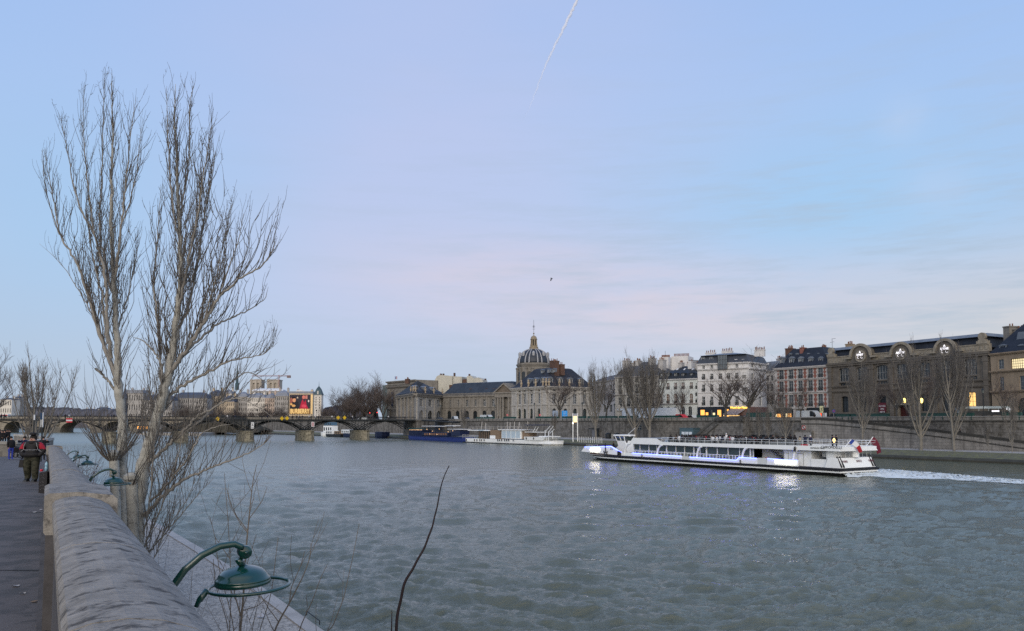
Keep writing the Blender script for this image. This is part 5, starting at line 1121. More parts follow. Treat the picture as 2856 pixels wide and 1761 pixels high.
# illuminated name panels
def glow(u0, v0, u1, v1, sk, tx):
    (a, z1), (b, z0) = bs(u0, v0), bs(u1, v1); MB().fpoly(FT, [(a, z1), (b, z1-sk), (b-.3, z0), (a-.1, z0+sk)], .02, .1).build('lit_name_panel', m_sign, TB)
    text(tx, FT, (a+b)/2, .11, (z0+z1)/2, (z1-z0)*.5, mat('pale_gold_letters', (.6, .5, .2), var=0, emit=(1, .7, .3), estr=3), TB)
glow(1648, 1249, 1673, 1260, .05, 'PARIS'); glow(2163, 1284.5, 2222, 1295.5, .1, 'BATEAUX')
text('23', FT, bs(1705.5, 1252)[0], .01, bs(1705.5, 1252)[1], .7, m_dark, TB)
# hanging fenders and anchor
mb = MB()
for u, v in ((1726, 1264), (1730, 1265.5), (1732, 1267)): a, z = bs(u, v); mb.tube([FT.pt(a, .18, z-.35), FT.pt(a, .18, z+.4)], .16, 6)
for u, v in ((1791.5, 1272), (2066, 1290)): a, z = bs(u, v); mb.tube([FT.pt(a, .1, z-.4), FT.pt(a, .1, z+.35)], .09, 5)
mb.build('rubber_bumpers', m_bk, TB)
a, z = bs(1690, 1255); mb = MB(); mb.tube([FT.pt(a, .12, z+1.2), FT.pt(a, .14, z-.6)], .1, 5).tube([FT.pt(a-.5, .14, z-.2), FT.pt(a-.2, .16, z-.8), FT.pt(a+.35, .16, z-.8), FT.pt(a+.5, .14, z-.2)], .1, 5); mb.build('anchor', m_bk, TB)
# decks
zu = bs(2100, 1239.5)[1]-.2; za_ = bs(1755, 1236)[0]; zb3 = bs(2337, 1242)[0]
mb = MB(); mb.fbox(FT, 1.0, LB-.3, -WB+.3, -.3, .9, 1.06); mb.build('lower_deck', mat('deck_grey', (.25, .26, .27), rough=.7, var=.1), TB)
ztop = bs(2100, 1241.5)[1]; zbot = bs(2100, 1251)[1]
mb = MB(); a0, a1, a2, a3 = bs(1754, 1235)[0], bs(1765, 1222)[0], bs(1828, 1223)[0], bs(1844, 1233)[0]
zf1 = bs(1765, 1221.6)[1]
for d0, d1 in ((-.02, -.2), (-WB+.2, -WB+.02)):
    mb.fpoly(FT, [(a0, zbot), (a3, zbot), (a3, ztop), (a2, zf1), (a1, zf1)], d0, d1); mb.fpoly(FT, [(a3+.02, zbot), (zb3+.3, zbot), (zb3-.2, ztop+.15), (a3+.02, ztop)], d0, d1)
mb.fbox(FT, zb3-.2, zb3+.3, -WB+.3, -.3, zbot, ztop+.1)
mb.build('upper_fascia', m_bw, TB)
mb = MB(); mb.fbox(FT, a1, a3, -WB+.2, -.2, zf1-.12, zf1-.02); mb.fbox(FT, a3, zb3, -WB+.21, -.21, zbot+.15, ztop-.35); mb.fbox(FT, a0+.3, a3, -WB+.25, -.25, zbot+.02, zbot+.12); mb.build('upper_deck', MT['deck_grey'], TB)
text("BATEAUX PARIS", FT, bs(2280, 1251)[0], .0, bs(2280, 1251)[1]+.02, .3, m_dark, TB); text("L'HIRONDELLE", FT, bs(2319, 1249)[0], .0, bs(2319, 1249)[1]+.02, .48, m_dark, TB)
# glass saloon: glass set in, posts, ceiling strip lights
g0, g1 = bs(1757, 1255)[0], bs(2092, 1270)[0]
mb = MB(); mb.fbox(FT, g0, g1, -.95, -.9, 1.06, zbot); mb.fbox(FT, g0, g1, -WB+.9, -WB+.95, 1.06, zbot); mb.fbox(FT, g0, g0+.05, -WB+1, -1, 1.06, zbot); mb.build('saloon_glazing', m_boatglass, TB)
mb = MB(); mb.fbox(FT, g0+.3, g1-.3, -WB+2, -2, 1.07, 1.9); mb.build('saloon_seating', m_dark, TB)
mb = MB()
for u in (1757.5, 1775, 1800, 1822, 1849, 1875, 1899, 1925, 1935, 1942, 1960, 1990, 2020, 2052, 2082, 2090):
    a = bs(u, 1260)[0]; wd = .22 if u in (1757.5, 1849, 1925, 1960, 2082) else .1
    for d in (-.88, -WB+.78): mb.fbox(FT, a-wd/2, a+wd/2, d, d+.1, 1.06, zbot)
mb.fbox(FT, g0, g1, -.885, -.8, 2.0, 2.08); mb.build('saloon_posts', m_bw, TB)
for ub, ut in ((1741, 1757), (1831, 1847), (1942, 1957), (2068, 2082), (2210, 2222)):
    a, z = bs(ub, 1270); b = bs(ut, 1246)[0]; z = 1.3; mb = MB()
    for d in (-.1,):
        pts = [FT.pt(a+(b-a)*(1-math.cos(q*math.pi/12))*1.0, d, z+(zbot-z)*math.sin(q*math.pi/12)) for q in range(7)]; mb.tube(pts, .16, 6)
    mb.build('arched_strut', m_bw, TB)
mb = MB()
for z in (1.55, 1.8, 2.05): mb.tube([FT.pt(bs(1760, 1262)[0], -.2, z+.2), FT.pt(bs(2060, 1275)[0], -.2, z)], .018, 4)
u = 1770
while u < 2060: a = bs(u, 1266)[0]; mb.tube([FT.pt(a, -.2, 1.2), FT.pt(a, -.2, 2.1)], .035, 4); u += 9
mb.build('side_rail', m_bw, TB)
# chairs on side gangway seen as white frames
for i in range(16):
    a = bs(1790+i*17, 1268)[0]
    if i in (7, 8): continue
    MB().fbox(FT, a-.25, a+.25, -.75, -.35, 1.5, 1.55).fbox(FT, a-.25, a-.2, -.75, -.35, 1.07, 2.0).build('deck_chair', mat('chair_aqua', (.25, .31, .31), var=.1), TB)
# aft cabin
a, b = bs(2174, 1265)[0], bs(2251, 1270)[0]
mb = MB(); mb.fbox(FT, a, b, -WB+.9, -.9, 1.06, zbot-.01); mb.build('aft_cabin', m_bw, TB)
for u0, u1, v0, v1 in ((2186.5, 2199.5, 1263, 1281), (2225, 2241.5, 1264.5, 1303)):
    x0, x1 = bs(u0, 1270, -.9)[0], bs(u1, 1270, -.9)[0]; z1 = bs(u0, v0, -.9)[1]; z0 = max(1.1, bs(u0, v1, -.9)[1]); mb = MB()
    for q in ((x0, x0+.06, z0, z1), (x1-.06, x1, z0, z1), (x0, x1, z1-.06, z1)): mb.fbox(FT, q[0], q[1], -.89, -.87, q[2], q[3])
    mb.build('door_outline', m_grey, TB)
mb = MB(); x0, x1 = bs(2128, 1258)[0], bs(2170, 1278)[0]
for q in range(10): mb.fbox(FT, x0+(x1-x0)*q/10, x0+(x1-x0)*(q+1)/10+.1, -2.2, -1.3, zbot-.1-(zbot-1.2)*q/10-.06, zbot-.1-(zbot-1.2)*q/10)
mb.tube([FT.pt(x0, -1.2, zbot), FT.pt(x1, -1.2, 1.9)], .05, 4); mb.build('stairs', m_dark, TB)
MB().lathe(FT.pt(bs(2121, 1273)[0], -1.2, 1.6), [(.1, -.35), (.38, -.2), (.4, .1), (.15, .35)], 10).build('life_ring', mat('orange_red', (.5, .06, .04), var=0), TB)
mb = MB(); mb.fbox(FT, bs(2096, 1260)[0], bs(2170, 1265)[0], -2.4, -2.3, 1.06, zbot-.01); mb.build('stair_lobby_wall', MT['boat_gate_white'], TB)
# stern deck: pale housing, rails, transom
xs_ = bs(2296, 1280)[0]; zs_ = bs(2300, 1287)[1]
mb = MB(); mb.fbox(FT, bs(2252, 1280)[0], xs_-.05, -.9, -.75, 1.06, 2.1); mb.fbox(FT, bs(2294, 1270)[0], bs(2315, 1270)[0], -2.2, -.8, 2.1, zbot-.05); mb.build('stern_housing', m_bw, TB)
mb = MB(); mb.fpoly(FT, [(xs_, 1.06), (LB-.1, 1.06), (LB-.6, 2.35), (xs_+.5, 2.35)], -.3, -WB+.3); mb.build('transom', m_bw, TB)
for i, (ww, tx) in enumerate(((-1.6, 'PARIS'), (-4.6, 'BATO'), (-7.2, 'PARIS'))):
    cu = bpy.data.curves.new('stern_lettering', 'FONT'); cu.body = tx; cu.size = .42; cu.align_x = 'CENTER'; cu.extrude = .01; cu.materials.append(mat('stern_maroon', (.12, .03, .04), var=0)); o = link('stern_lettering', cu, TB); TXT.append(o)
    off = o.location.copy(); n2 = -FT.n; M = Matrix.Identity(4); M.col[0] = (n2.x, n2.y, 0, 0); zdir = Vector((FT.d.x*-.36, FT.d.y*-.36, .93)); nd = Vector((n2.x, n2.y, 0)).cross(zdir); M.col[1] = (*zdir, 0); M.col[2] = (*nd, 0); q = FT.pt(LB-.3, ww, 1.75); M.col[3] = (q.x, q.y, q.z, 1); o.matrix_local = Matrix.Translation(off) @ M @ Matrix.Translation((0, 0, .03))
mb = MB()
for ww in (-.7, -WB+.7):
    for q in (-.25, .25): mb.tube([FT.pt(LB-.05, ww+q, 1.15), FT.pt(LB-.75, ww+q, 2.5)], .12, 5)
mb.build('stern_bumpers', m_bk, TB)
mb = MB()
def rail(pts, h, n, r=.018):
    tops = [(Vector(p)+Vector((0, 0, h))) for p in pts]
    mb.tube(tops, r*1.3, 4); mb.tube([(Vector(p)+Vector((0, 0, h*.55))) for p in pts], r, 4)
    for a, b in zip(pts, pts[1:]):
        for q in range(n+1): p = Vector(a).lerp(Vector(b), q/n); mb.tube([p, p+Vector((0, 0, h))], r, 4)
rail([FT.pt(xs_+.5, -.4, 2.35), FT.pt(LB-.7, -.4, 2.35), FT.pt(LB-.7, -WB+.4, 2.35)], 1.2, 8)
mb.build('stern_rail', m_bw, TB); mb = MB(); rail([FT.pt(a3, -.1, ztop), FT.pt(zb3, -.1, ztop+.1)], .75, 24); mb.build('upper_rail', m_bw, TB); mb = MB(); rail([FT.pt(zb3, -.1, ztop+.1), FT.pt(zb3, -WB+.1, ztop+.1)], .75, 8); mb.build('upper_rail', m_bw, TB); mb = MB()
rail([FT.pt(a3, -WB+.1, ztop), FT.pt(zb3, -WB+.1, ztop+.1)], .75, 24); mb.build('upper_rail', m_bw, TB); mb = MB()
rail([FT.pt(-2.2, -WB/2, 1.1), FT.pt(.3, -.9, 1.1), FT.pt(bs(1632, 1250)[0], -.3, 1.1)], 1.6, 4)
mb.build('deck_rail', m_bw, TB)
mb = MB(); mb.lathe(FT.pt(bs(2385, 1262, -WB*.5)[0], -WB*.5, 2.4), [(.5, 0), (.55, 1.5), (.2, 1.7)], 10); mb.fbox(FT, LB-4, LB-2, -7, -2, 2.36, 3.0); mb.build('deck_gear', m_bw, TB)
# bow deck and seating
mb = MB(); mb.fbox(FT, bs(1640, 1250)[0], bs(1720, 1255)[0], -WB+.5, -.5, 1.07, 1.5); mb.build('bow_deck', mat('timber_rail', (.2, .12, .09), var=.2), TB)
# wheelhouse
fw_ = -WB*.5
def ws(u, v): return FT.sz(u, v, fw_)
a, z1 = ws(1717, 1212); b, z0 = ws(1765, 1217)
mb = MB(); wc = ws(1741, 1215)[0]; a, b = wc-1.5, wc+1.5; mb.fbox(FT, a, b, fw_-1.3, fw_+1.3, z0, z1); mb.build('wheelhouse_roof', m_bw, TB)
x0, x1 = wc-1.2, wc+1.3; y0 = wc-.9; zg = ws(1726, 1229)[1]; bt = wc-.6
mb = MB(); mb.ffrus(FT, y0, x1, fw_-.95, fw_+.95, zg, x0, x1, fw_-1.15, fw_+1.15, z0-.02); mb.build('wheelhouse_glass', m_boatglass, TB)
mb = MB()
for q0, q1 in ((y0, x0), (y0+1.2, x0+1.3), (x1, x1)):
    for sg in (-1, 1): mb.tube([FT.pt(q0, fw_+.97*sg, zg), FT.pt(q1, fw_+1.17*sg, z0)], .09, 4)
mb.build('wheelhouse_posts', m_bw, TB)
mb = MB(); mb.ffrus(FT, bt+.3, bt+2.4, fw_-.7, fw_+.7, 1.1, y0, x1, fw_-.98, fw_+.98, zg-.01); mb.build('wheelhouse_base', m_bw, TB)
mb = MB(); mb.tube([FT.pt(a+2.5, fw_, z1), FT.pt(a+4.5, fw_, z1+1.2)], .05, 4); mb.tube([FT.pt(b, fw_, z1-.3), FT.pt(b+.8, fw_, z1-.1)], .12, 4); mb.build('radar_mast', m_bw, TB)
c = FT.pt(bs(2313, 1236)[0], -1, ztop+.9); MB().lathe(c, [(.08, -.3), (.22, 0), (.08, .3)], 8).build('stern_lamp', MT['warm_bulbs'], TB)
mb = MB()
for u, v in ((1750, 1230), (2219, 1253)): a_1, z_1 = bs(u, v); mb.lathe(FT.pt(a_1, .15, z_1), [(.12, -.35), (.18, 0), (.12, .35)], 6)
mb.build('side_speakers', m_bk, TB)
# flags at the stern
def flag(name, label, pb, pt_, cloth, mats, n=3, w=2.4, h=1.5, droop=.6):
    t = thing(name, label, 'flag', pb); MB().tube([pb, pt_], .05, 5).build('flagpole', m_bw, t)
    mb = MB(); K = 12; vs = []
    base, top = Vector(pb).lerp(pt_, .62), Vector(pt_)
    for i in range(K+1):
        f = i/K
        for j in range(2):
            p = base.lerp(top, j)*1.0; off = Vector((1, .15*math.sin(f*7), -droop*f*(1.1+.35*j)))*w*f; vs.append(p+Vector((off.x, off.y, off.z)))
    mb.v = [tuple(p) for p in vs]+[tuple(p+Vector((0, .03, 0))) for p in vs]
    M_ = len(vs)
    for i in range(K): mb.f += [(2*i, 2*i+2, 2*i+3, 2*i+1), (M_+2*i, M_+2*i+1, M_+2*i+3, M_+2*i+2)]; mb.m += [min(n-1, i*n//K)]*2
    mb.build('cloth', mats, t, True); return t
flag('stern_flag', 'blue white and red tricolour flag at the stern of the tour boat', P(2349, 1256, 101), P(2374, 1226, 101), None, [MT['flag_blue'], m_white, MT['flag_red']], w=1.5, droop=.75)
flag('stern_flag', 'dark maroon flag on the tall slanting pole behind the tour boat stern', P(2406, 1259, 104), P(2435, 1219, 104), None, [mat('maroon_cloth', (.12, .015, .03), var=.2)], n=1, w=1.1, droop=1.3)
# wake
wk = MB(); nW = 150; cen = [(2345, 1327, .8), (2395, 1321, 5), (2440, 1317, 8.5), (2520, 1321, 7.5), (2620, 1327, 6), (2720, 1334, 5), (2870, 1345, 4)]
us = [c[0] for c in cen]; vs_ = [c[1] for c in cen]; hw_ = [c[2] for c in cen]; rows = 40
for i in range(nW+1):
    u = 2350+520*i/nW; v = float(np.interp(u, us, vs_)); p = G(u, v, .1); h = 1.35*float(np.interp(u, us, hw_))
    for j in range(rows):
        t = (j/(rows-1)-.5)*2; e = 1-abs(t)**1.5; wk.v.append((p.x+random.uniform(-.1, .1), p.y+t*h, .02+e*(.1+random.random()*.55*(1-.6*i/nW))))
wk.f = [(i*rows+j, (i+1)*rows+j, (i+1)*rows+j+1, i*rows+j+1) for i in range(nW) for j in range(rows-1)]; wk.m = [0]*len(wk.f)
m_foam = mat('foam', (.7, .76, .76), rough=.7, var=.1, scale=2)
_t = m_foam.node_tree; _b = _t.nodes['Principled BSDF']; _n = _t.nodes.new('ShaderNodeTexNoise'); _n.inputs['Scale'].default_value = .9; _n.inputs['Detail'].default_value = 9; _n.inputs['Roughness'].default_value = .78
_c = _t.nodes.new('ShaderNodeTexCoord'); _mp = _t.nodes.new('ShaderNodeMapping'); _mp.inputs['Scale'].default_value = (.35, 1.1, 1); _t.links.new(_c.outputs['Object'], _mp.inputs[0]); _t.links.new(_mp.outputs[0], _n.inputs[0])
_r = _t.nodes.new('ShaderNodeMapRange'); _r.inputs[1].default_value = .34; _r.inputs[2].default_value = .47; _t.links.new(_n.outputs[0], _r.inputs[0]); _t.links.new(_r.outputs[0], _b.inputs['Alpha'])
tag(wk.build('wake_foam', m_foam, None, True), 'churned white wake foam trailing from the tour boat stern', 'foam', kind='stuff')
# ---------------- moored boats
def hullmesh(F, L, W, z0, z1, m, parent, bow=3, left=True, name='hull'):
    def ring(z, i, b):
        o = [(L-i, -i-.6), (L-i+.4, -W/2), (L-i, -W+i+.6), (bow+1, -W+i), (bow*.4, -W+i+W*.18), (-b, -W/2), (bow*.4, -i-W*.18), (bow+1, -i)]
        if not left: o = [(L-x, d) for x, d in o]
        return [tuple(F.pt(x, d, z)) for x, d in o]
    rs = [ring(z0-.7, .5, -1.5), ring(z0+(z1-z0)*.3, .1, 0), ring(z1, 0, .5)]; n = 8; mb = MB()
    mb.add([p for r in rs for p in r], [(k*n+i, k*n+(i+1) % n, (k+1)*n+(i+1) % n, (k+1)*n+i) for k in range(2) for i in range(n)]+[tuple(range(7, -1, -1)), tuple(range(16, 24))]); return mb.build(name, m, parent)
# blue restaurant boat
F = Fr(1127, 306, 1288, 262, 1215); L = F.w; t = thing('restaurant_boat', 'dark blue two deck restaurant boat with small warm lights moored at the far quay', 'boat', F.pt(L/2, -3, 0))
m_blue = mat('boat_blue', (.02, .04, .2), rough=.4, var=.15); m_bdk = mat('boat_navy', (.012, .02, .06), rough=.4, var=.2)
zz = lambda u, v: F.z(u, v); s_ = lambda u: F.s(u, 1205)
hullmesh(F, L, 6, 0, zz(1200, 1217), m_blue, t, bow=4)
MB().fbox(F, .5, L-.5, .003, .06, zz(1200, 1218.5), zz(1200, 1217.3)).build('rub_strake', m_bdk, t)
def cab(u0, u1, v0, v1, d0, d1, m, name='cabin'): return MB().fbox(F, s_(u0), s_(u1), d0, d1, zz((u0+u1)/2, v1), zz((u0+u1)/2, v0)).build(name, m, t)
cab(1138, 1174, 1200, 1215, -5, -.6, m_bdk); cab(1174, 1245, 1206, 1216, -5, -.5, m_bdk); cab(1252, 1276, 1200, 1216, -4.5, -.8, m_bdk, 'wheelhouse')
cab(1174, 1234, 1188.5, 1190, -5.2, -.3, m_white, 'canopy'); cab(1136, 1176, 1194.5, 1196.5, -5.2, -.3, m_green, 'canopy'); cab(1234, 1256, 1187, 1188.5, -4, -1, m_white, 'canopy'); cab(1244, 1279, 1197, 1198.5, -4.8, -.5, m_white, 'canopy')
mb = MB()
for i in range(11): u = 1138+i*3.5; mb.tube([F.pt(s_(u), -.5, zz(u, 1216)), F.pt(s_(u), -.5, zz(u, 1195.5))], .06, 4)
for i in range(9): u = 1176+i*7; mb.tube([F.pt(s_(u), -.5, zz(u, 1207)), F.pt(s_(u), -.5, zz(u, 1189))], .06, 4)
mb.tube([F.pt(s_(1176), -.4, zz(1180, 1200)), F.pt(s_(1240), -.4, zz(1236, 1201))], .06, 4); mb.build('canopy_posts', m_bdk, t)
for i in range(10): u = 1180+i*6.4; MB().fbox(F, s_(u), s_(u+4.4), -.497, -.45, zz(u, 1214), zz(u, 1208.5)).build('window', mat('dim_warm_window', (.05, .035, .03), var=.8, scale=.8, emit=(1, .5, .25), estr=.1), t)
mb = MB()
for i in range(10): u = 1139+i*3.6; mb.lathe(F.pt(s_(u), -.6, zz(u, 1199.5)), [(.03, -.12), (.13, 0), (.03, .12)], 5)
for u, v in ((1188, 1198), (1203, 1203), (1222, 1197), (1196, 1211), (1216, 1212), (1260, 1202), (1247, 1205)): mb.lathe(F.pt(s_(u), -.4, zz(u, v)), [(.03, -.12), (.12, 0), (.03, .12)], 5)
mb.build('string_lights', mat('soft_warm_bulbs', (1, .7, .45), var=0, emit=(1, .6, .3), estr=2.2), t)
# white houseboat
F = Fr(1286, 263, 1530, 226, 1225); L = F.w; t = thing('houseboat', 'long white houseboat with portholes and pale blue shutters moored behind the blue boat', 'boat', F.pt(L/2, -3, 0)); s_ = lambda u: F.s(u, 1215); zz = lambda u, v: F.z(u, v)
zdk = zz(1400, 1226); hullmesh(F, L, 6.5, 0, zdk, m_bw, t, bow=2, left=True)
MB().fbox(F, 1, L-3, .004, .08, -.2, .3).build('boot_top', m_bk, t)
mb = MB(); mb.ffrus(F, s_(1462), L-3, -6.2, -.2, zdk, s_(1462)-.2, L-1.4, -6.4, 0, zz(1480, 1219)); mb.build('raised_bow', m_bw, t)
for u in (1301, 1323, 1330, 1338, 1343, 1350, 1388, 1393, 1399, 1407, 1413, 1418, 1431, 1467.5, 1488):
    x = s_(u); z = zz(u, 1228 if u < 1440 else 1223); MB().fpoly(F, [(x+.22*math.cos(q*math.pi/5), z+.4*math.sin(q*math.pi/5)) for q in range(10)], .01, .05).build('porthole', m_bk, t)
m_sh = mat('pale_blue_shutter', (.42, .52, .6), rough=.5, var=.06); m_wd = mat('cabin_timber', (.22, .16, .11), rough=.7, var=.2)
def cab2(u0, u1, v0, v1, d0, d1, m, name): return MB().fbox(F, s_(u0), s_(u1), d0, d1, zz((u0+u1)/2, v1), zz((u0+u1)/2, v0)).build(name, m, t)
cab2(1326, 1360, 1203, 1225, -5.5, -1.2, m_glassd, 'saloon'); cab2(1360, 1388, 1200, 1225, -5.5, -1.0, m_wd, 'timber_cabin'); cab2(1391, 1445, 1201, 1224, -5.5, -1.1, m_bw, 'cabin')
for i in range(4): cab2(1392.5+i*13, 1403.5+i*13, 1203, 1222, -1.09, -1.0, m_sh, 'shutter')
for i in range(6): cab2(1328+i*5.3, 1329.2+i*5.3, 1203, 1224, -1.19, -1.08, m_wd, 'window_post')
cab2(1376, 1387, 1207, 1225, -.99, -.92, m_wd, 'cabin_door'); cab2(1360, 1375, 1215, 1224, -.99, -.9, m_bw, 'panel'); cab2(1300, 1360, 1200, 1202, -6, -.6, m_bw, 'deck_roof'); cab2(1384, 1452, 1198.5, 1200.5, -6, -.7, m_bw, 'deck_roof'); cab2(1445, 1462, 1204, 1225, -5, -1.6, m_wd, 'stern_cabin'); cab2(1456, 1499, 1185, 1187, -5, -1, m_bdk, 'awning'); cab2(1456, 1490, 1205, 1206.5, -5, -1, m_bw, 'rail_cap')
cab2(1331, 1344, 1199, 1202, -.59, -.5, m_sh, 'life_raft')
mb = MB()
for i in range(14): u = 1303+i*11.3; mb.tube([F.pt(s_(u), -.7, zz(u, 1200)), F.pt(s_(u), -.7, zz(u, 1190))], .06, 4)
mb.tube([F.pt(s_(1303), -.7, zz(1303, 1192)), F.pt(s_(1452), -.7, zz(1452, 1190))], .06, 4).tube([F.pt(s_(1303), -.7, zz(1303, 1196)), F.pt(s_(1452), -.7, zz(1452, 1194))], .05, 4)
for u, v, du in ((1328, 1177, 3), (1341, 1180, 0), (1401, 1177, 0), (1408, 1178, 1), (1421, 1177, 0), (1432, 1178, 3), (1457, 1176, 1)): mb.tube([F.pt(s_(u), -2, zz(u, 1199)), F.pt(s_(u+du), -2, zz(u, v))], .14, 4)
for u in (1288, 1292, 1297, 1303, 1309, 1315, 1321): mb.tube([F.pt(s_(u), -.3, zdk), F.pt(s_(u), -.3, zz(u, 1213))], .05, 4)
mb.tube([F.pt(s_(1288), -.3, zz(1288, 1213)), F.pt(s_(1324), -.3, zz(1324, 1214))], .05, 4); mb.build('deck_rail', mat('weathered_white', (.4, .38, .35), var=.2), t)
mb = MB()
for u0, v0, u1, v1 in ((1508, 1203, 1520, 1189), (1515, 1206, 1529, 1189), (1519, 1209, 1531, 1198), (1480, 1204, 1488, 1190), (1472, 1206, 1481, 1189), (1506, 1222, 1506, 1200), (1516, 1222, 1516, 1203), (1527, 1225, 1527, 1203)): mb.tube([F.pt(s_(u0), -2, zz(u0, v0)), F.pt(s_(u1), -2, zz(u1, v1))], .09, 4)
mb.build('davits', m_bw, t)
mb = MB(); mb.fbox(F, s_(1498), s_(1527), -5, -.6, zz(1510, 1219), zz(1510, 1217)); mb.fbox(F, s_(1500), s_(1533), -5, -.3, .4, .7)
for q in range(6): x = s_(1500+q*5); mb.fbox(F, x, x+.15, -.7, -.55, .7, zz(1510, 1219))
mb.build('stern_platform', m_bw, t)
# barges beyond the footbridge
def barge(label, u0, u1, Y0, Y1, vdeck, hullm, cabs):
    F = Fr(u0, Y0, u1, Y1, 1215); t = thing('moored_barge', label, 'boat', F.pt(F.w/2, -2, 0), group='barges moored beyond the footbridge'); s_ = lambda u: F.s(u, 1205)
    hullmesh(F, F.w, 5, 0, F.z((u0+u1)/2, vdeck), hullm, t, bow=3)
    for c0, c1, v0, v1, m in cabs:
        MB().fbox(F, s_(c0), s_(c1), -4, -.7, F.z((c0+c1)/2, v1), F.z((c0+c1)/2, v0)).build('cabin', m, t)
        n = max(1, int((c1-c0)/5))
        for i in range(n): x0 = s_(c0+(c1-c0)*(i+.25)/n); x1 = s_(c0+(c1-c0)*(i+.75)/n); MB().fbox(F, x0, x1, -.697, -.65, F.z(c0, v1-(v1-v0)*.2), F.z(c0, v0+(v1-v0)*.25)).build('window', m_glassd, t)
    return t, F
barge('dark barge with pale cabin moored at left of the group beyond the bridge', 900, 946, 366, 352, 1211, m_bk, ((905, 922, 1201, 1211, m_bw), (928, 943, 1203, 1211, m_wd)))
barge('white nosed barge between the brown cabin barge and the stone pier', 948, 993, 350, 338, 1209, m_bdk, ((948, 975, 1199, 1209, m_bw), (978, 990, 1203, 1209, m_bw)))
barge('tall blue and white barge half hidden behind the other moored barges', 886, 925, 374, 366, 1206, m_bw, ((900, 920, 1178, 1187, mat('barge_blue', (.08, .16, .25), var=.2)), (898, 922, 1188, 1205, m_bw)))
barge('blue hulled boat with pointed bow just right of the last stone pier', 1036, 1062, 330, 324, 1205, m_bdk, ())
barge('small dark workboat moored under the left arch of the stone bridge', 376, 400, 470, 466, 1197, m_bk, ((380, 394, 1190, 1197, m_lito),))
barge('white launch moored behind the twigs by the island tip', 452, 480, 440, 436, 1199, m_bw, ((456, 474, 1190, 1198, m_bw),))
# bird
bp_ = P(1537, 779, 95); mb = MB(); b0 = Vector(bp_)
mb.lathe(b0, [(.02, -.22), (.06, -.1), (.07, .05), (.03, .2)], 6)
mb.add([b0+Vector(q) for q in ((-.02, 0, .05), (.02, 0, -.06), (-.12, .03, -.3), (-.1, 0, -.12))], [(0, 1, 2, 3)])
mb.add([b0+Vector(q) for q in ((0, 0, .08), (.02, 0, -.02), (.22, .05, .02), (.14, 0, .14))], [(0, 1, 2, 3)])
tag(mb.build('bird', m_dark), 'small dark bird flying high above the water', 'bird')
# contrail
ct = MB(); p0, p1 = P(1622, -30, 4000), P(1455, 345, 4000); pts = []; rad = []
for i in range(60):
    t = i/59; p = p0.lerp(p1, t); pts.append(p+Vector((4*math.sin(t*9)+random.uniform(-3, 3)-24*t*(1-t), 0, 0))); rad.append((7.5*(1-t)**.8+1.0)*random.uniform(.7, 1.25))
ct.tube(pts, rad, 8); m_ct = mat('vapour', (.95, .95, .98), var=0, rough=1); _t = m_ct.node_tree; _b = _t.nodes['Principled BSDF']
_c = _t.nodes.new('ShaderNodeTexCoord'); _s = _t.nodes.new('ShaderNodeSeparateXYZ'); _t.links.new(_c.outputs['Object'], _s.inputs[0]); _r = _t.nodes.new('ShaderNodeMapRange'); _r.inputs[1].default_value = p1.z; _r.inputs[2].default_value = p0.z; _r.inputs[3].default_value = 0; _r.inputs[4].default_value = .5; _t.links.new(_s.outputs[2], _r.inputs[0]); _t.links.new(_r.outputs[0], _b.inputs['Alpha'])
tag(ct.build('contrail', m_ct, None, True), 'thin white aircraft vapour trail slanting down the sky', 'contrail', kind='stuff')
# ================================================================== water
m = bpy.data.materials.new('water'); m.use_nodes = True; t = m.node_tree; b = t.nodes['Principled BSDF']
b.inputs['Base Color'].default_value = (.1, .113, .078, 1);  b.inputs['IOR'].default_value = 1.5; b.inputs['Specular IOR Level'].default_value = .5
tcn = t.nodes.new('ShaderNodeTexCoord'); L_ = t.links.new
def wn(scale, det, sc, ro=.55):
    mp = t.nodes.new('ShaderNodeMapping'); mp.inputs['Scale'].default_value = sc; mp.inputs['Rotation'].default_value = (0, 0, R(25)); L_(tcn.outputs['Object'], mp.inputs[0])
    n = t.nodes.new('ShaderNodeTexNoise'); n.inputs['Scale'].default_value = scale; n.inputs['Detail'].default_value = det; n.inputs['Roughness'].default_value = ro; n.inputs['Distortion'].default_value = .6; L_(mp.outputs[0], n.inputs[0]); return n.outputs[0]
def wm(op, a, b_):
    x = t.nodes.new('ShaderNodeMath'); x.operation = op
    for i, y in enumerate((a, b_)):
        if isinstance(y, (int, float)): x.inputs[i].default_value = y
        else: L_(y, x.inputs[i])
    return x.outputs[0]
h = wm('ADD', wm('MULTIPLY', wn(1.1, 4, (1, 1.6, 1)), .06), wm('MULTIPLY', wn(3.4, 6, (1, 1.7, 1), .75), .065))
sxy = t.nodes.new('ShaderNodeSeparateXYZ'); L_(tcn.outputs['Object'], sxy.inputs[0])
def wr_(a, b_, c_, d_):
    x = t.nodes.new('ShaderNodeMapRange'); x.interpolation_type = 'SMOOTHSTEP'
    for i, v in enumerate((a, b_, c_, d_)): x.inputs[i+1].default_value = v
    L_(sxy.outputs[1], x.inputs[0]); return x.outputs[0]
L_(wr_(15, 190, .06, .26), b.inputs['Roughness'])
h = wm('MULTIPLY', wm('MULTIPLY', h, wm('ADD', wm('MULTIPLY', wn(.05, 3, (1, 1, 1)), 1.4), .45)), wr_(15, 170, 1.0, .12))
bp = t.nodes.new('ShaderNodeBump'); bp.inputs['Strength'].default_value = 1; bp.inputs['Distance'].default_value = 1; L_(h, bp.inputs['Height']); L_(bp.outputs[0], b.inputs['Normal'])
m_water = m
